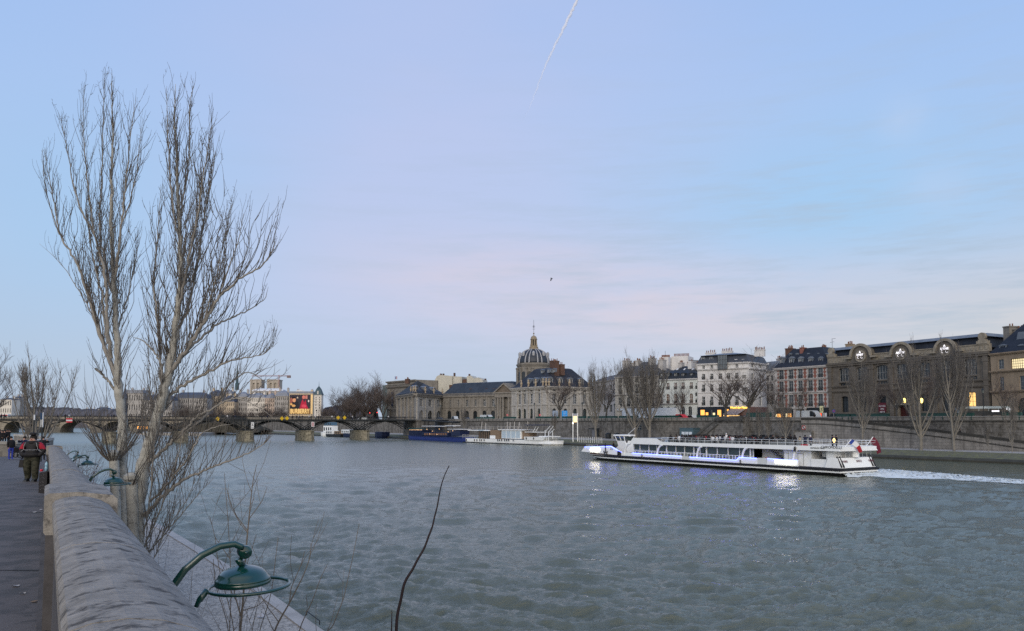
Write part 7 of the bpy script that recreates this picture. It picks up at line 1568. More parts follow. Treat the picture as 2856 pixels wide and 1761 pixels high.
hero('poplar_tree', 'tall bare poplar with pale forked trunk and spreading branches over the river', 24.5, (415, 1700), [
 dict(trunk=1, p=[(398, 1715, 0), (383, 1560, 0), (378, 1459, 0), (392, 1340, 0), (401, 1290, 0), (425, 1210, 0), (446, 1131, 0), (468, 1046, 0), (484, 962, 0), (494, 882, 0), (505, 750, 0), (500, 609, 0), (497, 517, 0), (490, 400, 0), (485, 330, 0), (490, 235, 0)], r=[.3, .28, .26, .23, .2, .17, .155, .14, .12, .1, .075, .06, .045, .03, .02, .006], s=(15, .8, 2.4, .28, .42)),
 dict(p=[(468, 1046, 0), (515, 985, -.3), (563, 909, -.6), (610, 829, -.9), (669, 776, -1.2), (727, 745, -1.3), (754, 718, -1.4), (768, 674, -1.5)], r=[.1, .085, .07, .055, .04, .03, .02, .006], s=(17, .8, 2.6, .05, .4)),
 dict(p=[(515, 985, -.3), (560, 945, 0), (605, 905, .3), (660, 880, .5), (700, 862, .7), (740, 835, .8), (748, 800, .8)], r=[.06, .05, .04, .03, .022, .015, .005], s=(11, .6, 1.8)),
 dict(p=[(428, 1200, 0), (455, 1140, .2), (483, 1094, .3), (536, 1060, .4), (589, 1034, .5), (642, 1007, .6), (695, 996, .7), (735, 990, .8), (775, 955, .9)], r=[.1, .085, .07, .06, .05, .035, .025, .015, .005], s=(20, .5, 1.9, .05, .5)),
 dict(p=[(500, 1215, -.5), (545, 1165, -.6), (589, 1142, -.7), (642, 1112, -.8), (670, 1112, -.9), (700, 1124, -1), (735, 1146, -1.1), (770, 1172, -1.2)], r=[.06, .05, .045, .035, .03, .02, .012, .004], s=(18, .4, 1.4)),
 dict(p=[(405, 1290, 0), (440, 1270, -.2), (500, 1215, -.5), (560, 1175, -.4), (605, 1130, 0), (640, 1068, .3), (690, 1035, .5), (735, 1060, .8), (768, 1100, 1)], r=[.08, .075, .06, .05, .04, .03, .022, .012, .004], s=(17, .4, 1.5)),
 dict(p=[(405, 1440, 0), (452, 1385, -.3), (510, 1338, -.6), (563, 1316, -.9), (632, 1290, -1.1), (695, 1264, -1.3), (735, 1240, -1.4), (764, 1210, -1.5)], r=[.09, .075, .06, .045, .035, .025, .015, .005], s=(16, .4, 1.6, .1, .6)),
 dict(p=[(420, 1400, 0), (470, 1350, -.4), (520, 1285, -.8), (560, 1210, -1.0), (600, 1190, -1.1), (650, 1182, -1.2)], r=[.05, .045, .035, .025, .018, .005], s=(17, .4, 1.5)),
 dict(p=[(446, 1131, 0), (450, 1010, .3), (440, 900, .5), (428, 800, .5), (436, 700, .6), (442, 610, .6), (450, 520, .5)], r=[.06, .05, .045, .035, .025, .015, .005], s=(13, .7, 2.0, .1, .4)),
 dict(p=[(455, 1095, 0), (448, 1010, -.4), (425, 975, -.5), (395, 948, -.6), (372, 940, -.7)], r=[.05, .045, .035, .02, .006], s=(8, .5, 1.5)),
 dict(p=[(484, 962, 0), (530, 840, .5), (555, 720, .8), (570, 600, .9), (590, 500, 1), (600, 420, 1)], r=[.06, .05, .04, .03, .018, .005], s=(15, .7, 2.0, .05, .4)),
 dict(p=[(494, 882, 0), (520, 760, -.5), (540, 660, -.8), (556, 560, -.9), (575, 450, -1), (590, 350, -1), (607, 330, -1)], r=[.05, .045, .035, .025, .018, .01, .004], s=(15, .7, 2.0, .05, .4)),
 dict(p=[(500, 609, 0), (520, 500, .3), (530, 400, .4), (528, 300, .4), (538, 250, .4), (545, 225, .4)], r=[.04, .035, .025, .018, .01, .004], s=(13, .5, 1.4, .05, .4)),
 dict(p=[(505, 700, 0), (480, 560, -.3), (470, 420, -.3), (466, 300, -.4), (465, 240, -.4)], r=[.035, .03, .02, .012, .004], s=(12, .5, 1.4, .1, .35)),
 dict(p=[(563, 909, -.6), (590, 820, -.8), (610, 740, -.9), (630, 650, -1), (650, 560, -1)], r=[.04, .03, .02, .012, .004], s=(12, .6, 1.8)),
 dict(p=[(610, 829, -.9), (640, 740, -1), (668, 660, -1.1), (680, 595, -1.1)], r=[.03, .022, .015, .004], s=(11, .5, 1.5)),
 dict(p=[(400, 1500, 0), (420, 1380, -.5), (428, 1260, -.7), (438, 1150, -.8), (452, 1040, -.8)], r=[.035, .03, .022, .012, .004], s=(9, .6, 1.9, 0, .5)),
 dict(p=[(395, 1540, 0), (440, 1440, -.8), (470, 1360, -1.2), (500, 1260, -1.4), (515, 1180, -1.5)], r=[.035, .03, .022, .012, .004], s=(9, .5, 1.8, 0, .6)),
 dict(p=[(400, 1560, 0), (450, 1500, -.8), (510, 1430, -1.4), (560, 1370, -1.8), (600, 1330, -2)], r=[.03, .025, .02, .012, .004], s=(9, .5, 1.6, 0, .6)),
 dict(p=[(388, 1480, 0), (410, 1330, .5), (425, 1180, .8), (418, 1060, .9), (412, 950, 1)], r=[.035, .03, .022, .015, .004], s=(9, .6, 1.8, 0, .4)),
 dict(p=[(395, 1600, -.3), (430, 1560, -1), (460, 1480, -1.5), (520, 1400, -2.2), (560, 1300, -2.5)], r=[.025, .02, .018, .012, .004], s=(9, .5, 1.5, 0, .6)),
], G1, 3)
hero('poplar_tree', 'tall bare poplar with slender upright crown standing left of its twin', 28, (352, 1640), [
 dict(trunk=1, p=[(356, 1660, 0), (350, 1500, 0), (341, 1406, 0), (338, 1253, 0), (343, 1200, 0), (335, 1110, 0), (326, 1057, 0), (330, 1004, 0), (325, 935, 0), (319, 803, 0), (314, 700, 0), (310, 609, 0), (312, 517, 0), (314, 378, 0), (312, 290, 0), (312, 195, 0)], r=[.24, .23, .2, .17, .165, .16, .15, .12, .11, .09, .075, .06, .05, .03, .018, .005], s=(11, .7, 2.2, .32, .38)),
 dict(p=[(326, 1057, 0), (298, 988, .2), (266, 893, .4), (240, 805, .6), (222, 748, .7), (166, 655, .9), (150, 560, 1), (132, 470, 1), (124, 415, 1)], r=[.12, .1, .085, .07, .055, .04, .025, .012, .004], s=(12, .7, 2.3, .1, .38)),
 dict(p=[(310, 1000, 0), (300, 900, -.4), (291, 748, -.7), (264, 655, -.8), (227, 591, -.9), (203, 517, -1), (185, 401, -1), (166, 320, -1)], r=[.09, .08, .065, .05, .035, .025, .014, .004], s=(12, .6, 1.9, .1, .38)),
 dict(p=[(319, 850, 0), (290, 720, .4), (277, 655, .5), (282, 560, .5), (287, 378, .5), (290, 260, .5), (290, 205, .5)], r=[.06, .05, .045, .035, .022, .012, .004], s=(11, .6, 1.6, .1, .35)),
 dict(p=[(264, 655, -.8), (255, 600, -.8), (242, 480, -.8), (232, 370, -.8), (234, 240, -.8)], r=[.04, .035, .025, .015, .004], s=(9, .5, 1.5, .1, .35)),
 dict(p=[(319, 803, 0), (330, 700, -.4), (336, 632, -.5), (350, 520, -.6), (358, 440, -.7), (370, 330, -.7), (380, 270, -.7)], r=[.07, .06, .05, .035, .025, .014, .004], s=(12, .6, 1.7, .05, .38)),
 dict(p=[(336, 632, -.5), (365, 560, -.5), (382, 480, -.5), (390, 400, -.5), (398, 328, -.5)], r=[.035, .028, .02, .012, .004], s=(9, .5, 1.4)),
 dict(p=[(322, 1094, 0), (298, 1057, -.2), (269, 1030, -.4)], r=[.065, .055, .05], s=(12, .5, 1.8, .3, .4)),
 dict(p=[(266, 893, .4), (225, 820, .8), (190, 760, 1), (150, 715, 1.1), (110, 680, 1.2)], r=[.03, .022, .015, .01, .004], s=(8, .4, 1.3)),
 dict(p=[(166, 655, .9), (140, 580, 1), (122, 500, 1), (118, 415, 1)], r=[.03, .022, .012, .004], s=(8, .4, 1.3)),
 dict(p=[(325, 935, 0), (350, 850, .5), (372, 760, .7), (385, 690, .8), (398, 640, .8)], r=[.045, .035, .025, .012, .004], s=(10, .5, 1.7)),
 dict(p=[(300, 960, 0), (280, 800, -.6), (262, 730, -.8), (245, 640, -.8), (240, 530, -.8)], r=[.05, .04, .03, .02, .004], s=(12, .6, 1.8)),
], G1, 11)
# pollarded stem left and stump right of the trunks
rs = np.random.default_rng(5)
def pollard(label, uv, Y0, r, dens, name='pollard_tree', hd=True):
    (u0, v0), (u1, v1) = uv; a, b_ = P(u0, v0, Y0), P(u1, v1, Y0); t = thing(name, label, 'tree', (a.x, Y0, 1.1)); T = Tubes(); path, rad, L = smooth_path([a, a.lerp(b_, .5)+Vector((.03, 0, 0)), b_], [r*1.1, r, r*1.05], 10); T.add(path, rad, 10); top = MB(); top.lathe(tuple(b_-Vector((0, 0, .12))), [(r*.7, -.15), (r*1.3, 0), (r*1.2, .12), (r*.6, .2)], 10); T.build('trunk', m_barkp, t); top.build('knuckle', m_barkp, t)
    if dens:
        W_ = Tubes()
        for i in range(dens):
            az_ = rs.uniform(0, 6.28); ln = rs.uniform(1.2, 4.2); g = grow(np.array(b_)+[math.cos(az_)*r, math.sin(az_)*r, -.3], [math.cos(az_)*.8, math.sin(az_)*.8, .9], ln, 12, .08, .1, rs); W_.add(g, np.linspace(.016, .003, 13), 3)
            for q in range(3): e = rs.integers(3, 11); h = grow(g[e], g[e]-g[e-1]+rs.normal(0, .1, 3), ln*.3, 5, .1, .1, rs); W_.add(h, np.linspace(.007, .0025, 6), 3)
        W_.build('twigs', m_twig, t)
pollard('cut back pollard stem with long thin shoots left of the twin poplars', ((325, 1560), (317, 1262)), 27.5, .16, 60)
pollard('broken topped stump standing between the twin poplars', ((370, 1560), (366, 1326)), 24.2, .17, 8, 'tree_stump')
# saplings close by, traced
def sapling(label, Y0, stems, seed, col=m_twig, grp='thin saplings growing beside the near lamp'):
    rs = np.random.default_rng(seed); u, v = stems[0][0][0]; b_ = P(u, v, Y0); t = thing('sapling', label, 'sapling', (b_.x, Y0, 1.1), grp); T = Tubes()
    for pts, r0, nb in stems:
        p3 = [P(u, v, Y0) for u, v in pts]
        if pts[0][1] >= 1755: p3 = [Vector((p3[0].x-.1, Y0+.15, 1.1)), Vector((p3[0].x-.03, Y0+.05, (1.1+p3[0].z)/2))]+p3
        path, rad, L = smooth_path(p3, np.linspace(r0, .003, len(p3)), len(p3)*9); T.add(path, rad, 6)
        for q in range(nb):
            k = rs.integers(int(len(path)*.35), len(path)-1); az_ = rs.uniform(0, 6.28); ln = rs.uniform(.15, .7)*Y0/9; g = grow(path[k], [math.cos(az_)*.7, math.sin(az_)*.5, .9], ln, 7, .07, .08, rs); T.add(g, np.linspace(min(.006, rad[k]*.7), .002, 8), 4)
            if rs.random() < .5: h = grow(g[4], [rs.normal(0, .6), rs.normal(0, .4), .8], ln*.5, 4, .07, .05, rs); T.add(h, np.linspace(.003, .0018, 5), 3)
    T.build('stems', col, t); return t
m_dkst = mat('dark_purple_stem', (.022, .014, .016), rough=.6, var=.3, scale=8)
sapling('single thick dark curving shoot rising alone in front of the river', 5.2, [([(1105, 1770), (1107, 1715), (1120, 1668), (1126, 1625), (1135, 1610), (1156, 1585), (1161, 1563), (1183, 1535), (1200, 1480), (1209, 1473), (1208, 1447), (1220, 1420), (1222, 1395), (1230, 1355), (1238, 1328), (1253, 1299)], .0125, 2)], 1, m_dkst, None)
sapling('short dark cut shoot beside the single curving one', 5.2, [([(1092, 1770), (1092, 1740), (1093, 1704)], .008, 0)], 2, m_dkst, None)
sapling('tall straight sapling passing behind the green lamp', 8.5, [([(669, 1766), (676, 1704), (681, 1630), (687, 1524), (694, 1450), (700, 1390), (707, 1330), (716, 1296)], .017, 8), ([(672, 1720), (655, 1660), (645, 1600)], .009, 2), ([(676, 1704), (720, 1690), (750, 1660)], .005, 1), ([(690, 1480), (660, 1440), (640, 1400), (632, 1360)], .006, 2), ([(693, 1450), (730, 1400), (745, 1360)], .005, 1)], 3)
sapling('leaning sapling right of the lamp crossing the quay edge', 8.0, [([(762, 1766), (790, 1710), (802, 1694), (828, 1641), (845, 1610), (857, 1577), (868, 1550), (867, 1516)], .012, 5), ([(806, 1690), (812, 1640), (840, 1575), (850, 1538)], .006, 2)], 4)
sapling('thin pale sapling over the water right of the lamp', 8.2, [([(830, 1766), (850, 1720), (874, 1673), (890, 1620), (913, 1575)], .008, 3), ([(893, 1766), (925, 1761), (945, 1700), (957, 1679), (968, 1626), (985, 1550), (1002, 1460)], .007, 4)], 5)
sapling('cluster of fine twigs below the lamp at the bottom edge', 7.6, [([(640, 1766), (625, 1700), (600, 1640), (595, 1560)], .006, 4), ([(655, 1766), (640, 1690), (612, 1600), (600, 1500)], .006, 4), ([(720, 1766), (745, 1700), (760, 1640), (768, 1560), (776, 1500)], .006, 4), ([(700, 1766), (715, 1700), (730, 1640)], .005, 3)], 6)
sapling('spindly sapling in front of the river above the lamp', 9.5, [([(640, 1766), (645, 1650), (642, 1560), (636, 1450), (630, 1380), (626, 1320)], .008, 8), ([(642, 1560), (600, 1500), (585, 1440)], .005, 3)], 8)
for k, (u, Yq, h_, lab) in enumerate(((470, 13, 3.6, 'fine twig clump rising just outside the parapet below the tree'), (540, 11, 3.2, 'fine twig clump behind the near lamp arm'), (590, 9, 2.9, 'thin twig clump left of the near lamp'))):
    rs = np.random.default_rng(50+k); x0 = ray(u, 1700)[0]*Yq; t = thing('sapling', lab, 'sapling', (x0, Yq, 1.1), 'thin saplings growing beside the near lamp'); T = Tubes()
    for q in range(16): g = grow([x0+rs.normal(0, .15), Yq+rs.normal(0, .2), 1.1], [rs.normal(0, .25), rs.normal(0, .2), 1], h_*rs.uniform(.7, 1.15), 14, .045, .02, rs); T.add(g, np.linspace(.007, .002, 15), 3)
    T.build('stems', m_twig, t)
# ---------------- generic bare trees (metres, base at origin)
def gen_poplar(H, seed, nl=14, k=1.0, mk=None, low=.12):
    rs = np.random.default_rng(seed); T = Tubes(); W_ = Tubes(); r = H*.018; tr = grow([0, 0, 0], [rs.normal(0, .05), 0, 1], H*.95, 20, .02, .03, rs); T.add(tr, np.linspace(r, .02, 21), 7); mains = [(tr, np.linspace(r, .02, 21))]
    for i in range(nl):
        f = low+rs.random()*.45; a = int(f*20); az_ = rs.uniform(0, 6.28); ln = H*(.95-f)*rs.uniform(.7, 1.0); g = grow(tr[a], [math.cos(az_)*.75, math.sin(az_)*.75, 1], ln, 14, .045, .11, rs); rr = np.linspace(r*.42, .012, 15); T.add(g, rr, 5); mains.append((g, rr))
    for g, rr in mains:
        L = len(g)
        for q in range(int(34*k)):
            a = rs.integers(int(L*.15)+1, L-1); az_ = rs.uniform(0, 6.28); d = (g[a]-g[a-1]); d /= np.linalg.norm(d); h = grow(g[a], d*.8+np.array([math.cos(az_), math.sin(az_), .3])*.45, H*rs.uniform(.07, .2)*(1.1-.5*a/L), 6, .08, .14, rs); W_.add(h, np.linspace(.026, .011, 7), 3)
            for z in range(2): e = rs.integers(2, 6); h2 = grow(h[e], (h[e]-h[e-1])*3+rs.normal(0, .25, 3), H*rs.uniform(.03, .08), 3, .1, .12, rs); W_.add(h2, np.linspace(.018, .011, 4), 3)
    return T, W_
def gen_plane(H, seed, k=1.0, spread=.9, fork=.22):
    rs = np.random.default_rng(seed); T = Tubes(); W_ = Tubes(); hb = H*fork; tr = grow([0, 0, 0], [rs.normal(0, .08), rs.normal(0, .05), 1], hb, 6, .04, .02, rs); T.add(tr, np.linspace(H*.024, H*.017, 7), 7)
    def rec(p, d, ln, r, lev):
        n = 7; g = grow(p, d, ln, n, .12, .035 if lev < 2 else .05, rs); rr = np.linspace(r, r*.5, n+1); (T if lev < 2 else W_).add(g, np.maximum(rr, .013), 5 if lev < 2 else 3)
        if lev >= 4: return
        m_ = [6, 5, int(5*k)+1, int(4*k)+1][lev]
        for q in range(m_):
            a = rs.integers(2, n+1); dd = g[a]-g[a-1]; dd /= np.linalg.norm(dd); az_ = rs.uniform(0, 6.28); o = np.array([math.cos(az_), math.sin(az_), .25])
            rec(g[a], dd*.75+o*rs.uniform(.5, .95)*spread, ln*rs.uniform(.45, .72), r*.42, lev+1)
    for q in range(5): az_ = q*1.256+rs.uniform(-.3, .3); rec(tr[-1], [math.cos(az_)*spread*.75, math.sin(az_)*spread*.75, 1], H*.38, H*.011, 1)
    rec(tr[-1], [0, 0, 1], H*.5, H*.012, 1)
    return T, W_
m_ftw = mat('far_twigs', (.15, .14, .13), rough=.9, var=.2); m_fbark = mat('far_bark', (.19, .18, .16), rough=.9, var=.35, scale=.8); m_fpl = mat('plane_twigs', (.12, .1, .092), rough=.9, var=.2); m_fplb = mat('plane_bark', (.1, .095, .085), rough=.9, var=.35, scale=.8)
PROTO = {}
def proto(key):
    kind, i = key
    T, W_ = gen_poplar(20, 100+i, nl=[18, 15, 22][i % 3], k=1.0) if kind == 'pop' else (gen_plane(16, 200+i, k=1.1) if kind == 'pla' else gen_plane(16, 300+i, k=1.7, spread=.75, fork=.12))
    bm, tm = (m_fbark, m_ftw) if kind == 'pop' else (m_fplb, m_fpl)
    r_ = thing('bare_tree', '', 'tree', local=True); T.build('trunk', bm, r_); W_.build('crown', tm, r_); return r_
def tree(kind, i, u, vtop, Y, zb, label, group, rz=None, wid=1.0):
    key = (kind, i)
    if key in PROTO: r_ = copy_tree(PROTO[key])
    else: r_ = PROTO[key] = proto(key)
    r_.name = {'pop': 'poplar_tree', 'pla': 'plane_tree', 'den': 'bare_tree'}[kind]
    x = ray(u, 1180)[0]*Y; H = P(u, vtop, Y).z-zb; s_ = H/{'pop': 20, 'pla': 16, 'den': 16}[kind]/1.02
    place(r_, (x, Y, zb), random.uniform(0, 6.28) if rz is None else rz, label, group, (s_*wid, s_*wid, s_)); return r_
GP = 'bare poplars on the far lower quay'; GL = 'bare plane trees along the far street'
for i, (u, vt, off, lab, wd) in enumerate(((1662, 992, 10, 'bare poplar in front of the end of the domed institute', .85), (1772, 968, 12, 'left one of two tall bare poplars before the old grey house', 1.0), (1812, 972, 12, 'right one of two tall bare poplars before the old grey house', 1.0), (2403, 985, 9, 'bare poplar below the leftmost glowing gable sign', .75), (2566, 935, 7.5, 'biggest bare poplar below the middle glowing gable sign', .95), (2658, 925, 7.5, 'leaning bare poplar below the rightmost glowing gable sign', .7), (2190, 1100, 10, 'low forked tree with pale limbs before the quay wall', .9), (2118, 1120, 11, 'slim young tree before the quay vault', .5), (2141, 1128, 11, 'second slim young tree right of the vault', .45), (2086, 1130, 11, 'thin leaning tree left of the quay vault', .5), (2820, 1085, 9, 'thin small tree by the ramp at the right edge', .5), (2753, 1165, 8, 'tiny sapling at the low end of the ramp', .5), (1293, 1130, 9, 'small bare tree behind the white houseboat', .6), (1346, 1160, 9, 'tiny bare tree behind the houseboat deck', .5), (1545, 1140, 9, 'slim bare tree just left of the landing sign', .5))):
    Y = bankY(u, off); tree('pop', i % 3, u, vt, Y, 1.6, lab, GP, wid=wd)
for i, (u, vt, off, lab, wd) in enumerate(((1560, 1040, 24, 'plane tree growing before the right pavilion of the institute', 1.25), (1690, 1030, 24, 'plane tree beside the pale statue', .9), (1900, 1060, 24, 'small plane tree before the black roofed house', .8), (1835, 1075, 24, 'plane tree between the old grey house and the black roofed one', .9), (2024, 1012, 22, 'plane tree left of the striped awning', 1.15), (2085, 1000, 22, 'large plane tree just right of the striped awning', 1.35), (2160, 1050, 22, 'plane tree at the left edge of the brick house', 1.0), (2234, 1055, 22, 'plane tree before the brick house doorway', .8), (2504, 1030, 22, 'leaning plane tree left of the museum door', 1.0), (2600, 1010, 22, 'plane tree hidden behind the biggest poplar', 1.0), (2680, 1075, 22, 'plane tree before the museum lit window', .8), (2803, 1042, 22, 'small plane tree before the tan house', .8), (2440, 1060, 22, 'plane tree left of the red museum banner', .9), (2850, 1075, 22, 'small plane tree at the far right edge', .8))):
    Y = bankY(u, off); tree('pla', i % 4, u, vt, Y, STREET, lab, GL, wid=wd)
# clump left of the mint
GC = 'dense bare trees beside the mint'
for i, (u, vt, Y, lab, wd) in enumerate(((962, 1068, 440, 'low wide tree at the left end of the dark clump', 1.3), (990, 1055, 450, 'rounded tree in the left half of the dark clump', 1.2), (1018, 1043, 445, 'tall tree in the middle of the dark clump', 1.2), (1046, 1039, 430, 'tallest tree in the dark clump', 1.2), (1070, 1050, 420, 'right end tree of the dark clump against the mint', 1.0), (975, 1095, 425, 'bushy low tree at front left of the dark clump', 1.6), (1005, 1098, 425, 'bushy low tree at front middle of the dark clump', 1.6), (1035, 1100, 420, 'bushy low tree at front right of the dark clump', 1.6))): tree('den', i % 2, u, vt, Y, 6.5, lab, GC, wid=wd)
GI = 'bare trees along the island quay'
for i in range(15):
    u = 500+i*22+random.uniform(-2, 2)
    if 806 < u < 872 and False: continue
    tree('den', i % 2, u, 1126+random.uniform(-6, 14) if u < 800 else 1143+random.uniform(-3, 5), 560, 3, 'small bare tree on the island quay '+('behind the right poplar trunk' if u < 540 else 'below the blue roofed palace wing' if u < 565 else 'left of the lone yellow sign' if u < 590 else 'right of the lone yellow sign' if u < 615 else 'below the chapel spire' if u < 640 else 'before the grey house' if u < 665 else 'left of the white traffic board' if u < 690 else 'before the tall white house' if u < 715 else 'at the right edge of the tall white house' if u < 740 else 'before the pinkish house' if u < 760 else 'below the crane mast' if u < 782 else 'at the left edge of the billboard' if u < 805 else 'before the gold letters of the billboard'), GI, wid=1.1)
for i, (u, lab) in enumerate(((905, 'small grey tree just right of the corner turret'), (925, 'small grey tree left of the dark clump'))): tree('den', i, u, 1120+6*i, 560, 4, lab, 'grey trees by the turret')
# near bank left trees
tree('pop', 1, 112, 958, 84, 1.2, 'large many stemmed bare poplar behind the walking people', 'trees on the near quay', 1.1, .95)
tree('den', 0, -80, 925, 66, 3.9, 'dense bare tree entering at the left edge of the picture', 'trees on the near quay', 2.0, .9)
tree('den', 1, 345, 1085, 330, 1, 'bare tree standing right behind the slender poplar trunk near the bridge', 'trees on the near quay', 1.0, .9) if False else None
# reddish shrub
rs = np.random.default_rng(77); t = thing('shrub', 'reddish brown bare shrub spilling over the parapet near the small lamps', 'shrub', (P(190, 1250, 42).x, 42, 1.1)); T = Tubes()
for i in range(150):
    az_ = rs.uniform(0, 6.28); b_ = P(rs.uniform(165, 235), 1300, rs.uniform(36, 44)); g = grow([b_.x, b_.y, 1.1], [math.cos(az_)*.28, math.sin(az_)*.28, 1], rs.uniform(3.2, 5.0), 10, .07, .0, rs); T.add(g, np.linspace(.016, .004, 11), 3)
    for q in range(4): e = rs.integers(4, 10); h = grow(g[e], rs.normal(0, .6, 3)+[0, 0, .5], rs.uniform(.3, 1.0), 4, .15, 0, rs); T.add(h, np.linspace(.008, .003, 5), 3)
T.build('stems', mat('reddish_twigs', (.13, .085, .075), rough=.9, var=.3), t)
# ================================================================== street furniture and vehicles on the far bank
def offF(u, off): return bankY(u, off)
k = 0
for (u0, u1, nm) in ((1405, 1438, 'before the portico'), (1495, 1524, 'left of the plane tree at the pavilion'), (1526, 1557, 'right of the plane tree trunk'), (1569, 1597, 'below the bright blue poster'), (1612, 1634, 'right of the landing sign'), (1640, 1664, 'behind the institute poplar'), (1668, 1692, 'left of the statue'), (1694, 1721, 'beside the statue base'), (1727, 1752, 'right of the statue'), (1754, 1779, 'before the long white trailer'), (1823, 1857, 'long one before the black roofed house'), (1859, 1893, 'left of the small red van'), (1944, 1972, 'before the navy shopfront'), (1974, 2004, 'right end before the navy shopfront'), (2083, 2115, 'large one right of the awning'), (2117, 2150, 'large one left of the brick house'), (2332, 2372, 'at the left end of the museum'), (2374, 2420, 'behind the first museum poplar'), (2422, 2480, 'below the dark red banner'), (2556, 2600, 'right of the museum door'), (2604, 2660, 'behind the leaning poplar'), (2664, 2716, 'before the front of the bus'), (2795, 2850, 'before the tan house'), (1329, 1346, 'above the houseboat stern awning'), (1350, 1378, 'left of the portico by the white van')):
    F = Fr(u0, offF(u0, 18.3), u1, offF(u1, 18.3)); W = F.w; tall = 1.5 if 2080 < u0 < 2120 else 0; z0 = 8.22; z1 = 8.22+.62+tall*.35
    t = thing('bookseller_box', 'green bookseller box '+nm, 'box', F.pt(W/2, 0, z0), group='green bookseller boxes along the far quay wall')
    mb = MB(); mb.fbox(F, .05, W-.05, -.35, .3, z0, z1-.12); mb.build('box_body', m_green, t)
    mb = MB(); mb.fpoly(F, [(0, z1-.117), (W, z1-.117), (W-.1, z1), (.1, z1)], .38, -.4); mb.build('lid', m_green, t)
    mb = MB()
    for x in (.3, W/2, W-.3): mb.fbox(F, x-.05, x+.05, .3, .42, z0-1.1, z0+.1)
    mb.build('strap', m_green, t)
def lamp_post(u, v, off, lab, base=STREET):
    Y = offF(u, off); p = P(u, v, Y); t = thing('street_lamp', lab, 'street lamp', (p.x, Y, base), group='old style street lamps on the far bank'); s_ = Y/2145
    MB().lathe((p.x, Y, base), [(.2, 0), (.2, .5), (.09, .7), (.07, p.z-base-.8), (.12, p.z-base-.7)], 8).build('post', m_dark, t); z = p.z-.7
    MB().lathe((p.x, Y, z), [(.14, 0), (.3, .55), (.3, .57)], 6).build('lantern_glass', mat('unlit_lantern', (.12, .14, .14), rough=.2, var=.1), t); MB().lathe((p.x, Y, z+.573), [(.34, 0), (.2, .2), (.08, .3), (.03, .5)], 6).build('lantern_cap', m_dark, t)
for u, v, off, lab in ((1490.5, 1126, 19.5, 'street lamp before the left pavilion windows'), (1229, 1131, 19.5, 'street lamp before the left pavilion corner'), (1982, 1119, 19.5, 'street lamp before the white corner house'), (2189, 1109, 19.5, 'street lamp before the brick house quoins'), (2741, 1087, 19.5, 'large street lamp beside the museum lit window'), (1380, 1131, 19.5, 'street lamp before the curved wing'), (1714, 1128, 19.5, 'street lamp left of the statue'), (1802, 1126, 19.5, 'street lamp between the two tall poplars'), (1624, 1124, 19.5, 'street lamp at the right pavilion edge'), (1188, 1146, 19.5, 'street lamp at the bridge landing'), (2701, 1098, 19.5, 'thin street lamp left of the bus')): lamp_post(u, v, off, lab)
# statue on pedestal
Y = bankY(1727, 20); p = P(1727, 1165, Y); t = thing('statue', 'pale stone statue of a seated figure on a tall pedestal between bookseller boxes', 'statue', (p.x, Y, STREET)); zz = lambda v: P(1727, v, Y).z
MB().lathe((p.x, Y, 0), [(1.3, STREET), (1.3, 8.2), (.95, 8.6), (.85, zz(1148)), (1.15, zz(1146)), (1.15, zz(1145))], 4).build('pedestal', m_stone_lt, t)
def skinmesh(vs, es, rad, sub=2, name='body'):
    me = bpy.data.meshes.new(name); me.from_pydata(vs, es, []); o = bpy.data.objects.new(name, me); C.objects.link(o); md = o.modifiers.new('s', 'SKIN'); md.use_smooth_shade = True
    for i, r in enumerate(rad): d = me.skin_vertices[0].data[i]; d.radius = (r, r) if not isinstance(r, tuple) else r; d.use_root = (i == 0)
    if sub: o.modifiers.new('u', 'SUBSURF').levels = sub
    dg = bpy.context.evaluated_depsgraph_get(); res = bpy.data.meshes.new_from_object(o.evaluated_get(dg)); bpy.data.objects.remove(o); return res
zb_ = zz(1145); s_ = (zz(1126)-zb_)/1.6
vs = [(0, 0, .5), (0, 0, .8), (0, 0, 1.15), (0, 0, 1.28), (0, -.02, 1.5), (.22, 0, 1.12), (.3, -.1, .8), (.1, -.3, .7), (-.22, 0, 1.12), (-.32, -.05, .8), (-.3, -.25, .55), (.12, -.4, .5), (.15, -.42, .05), (-.14, -.4, .5), (-.12, -.38, .05), (0, .1, 0)]
me = skinmesh([(x*s_, y*s_, z*s_) for x, y, z in vs], [(0, 1), (1, 2), (2, 3), (3, 4), (2, 5), (5, 6), (6, 7), (2, 8), (8, 9), (9, 10), (0, 11), (11, 12), (0, 13), (13, 14), (0, 15)], [r*s_ for r in (.24, .2, .18, .07, .13, .09, .07, .05, .09, .07, .05, .12, .08, .12, .08, .25)], 1); me.materials.append(m_stone_lt); o = link('figure', me, t); o.location = Vector((p.x, Y, zb_))-t.location
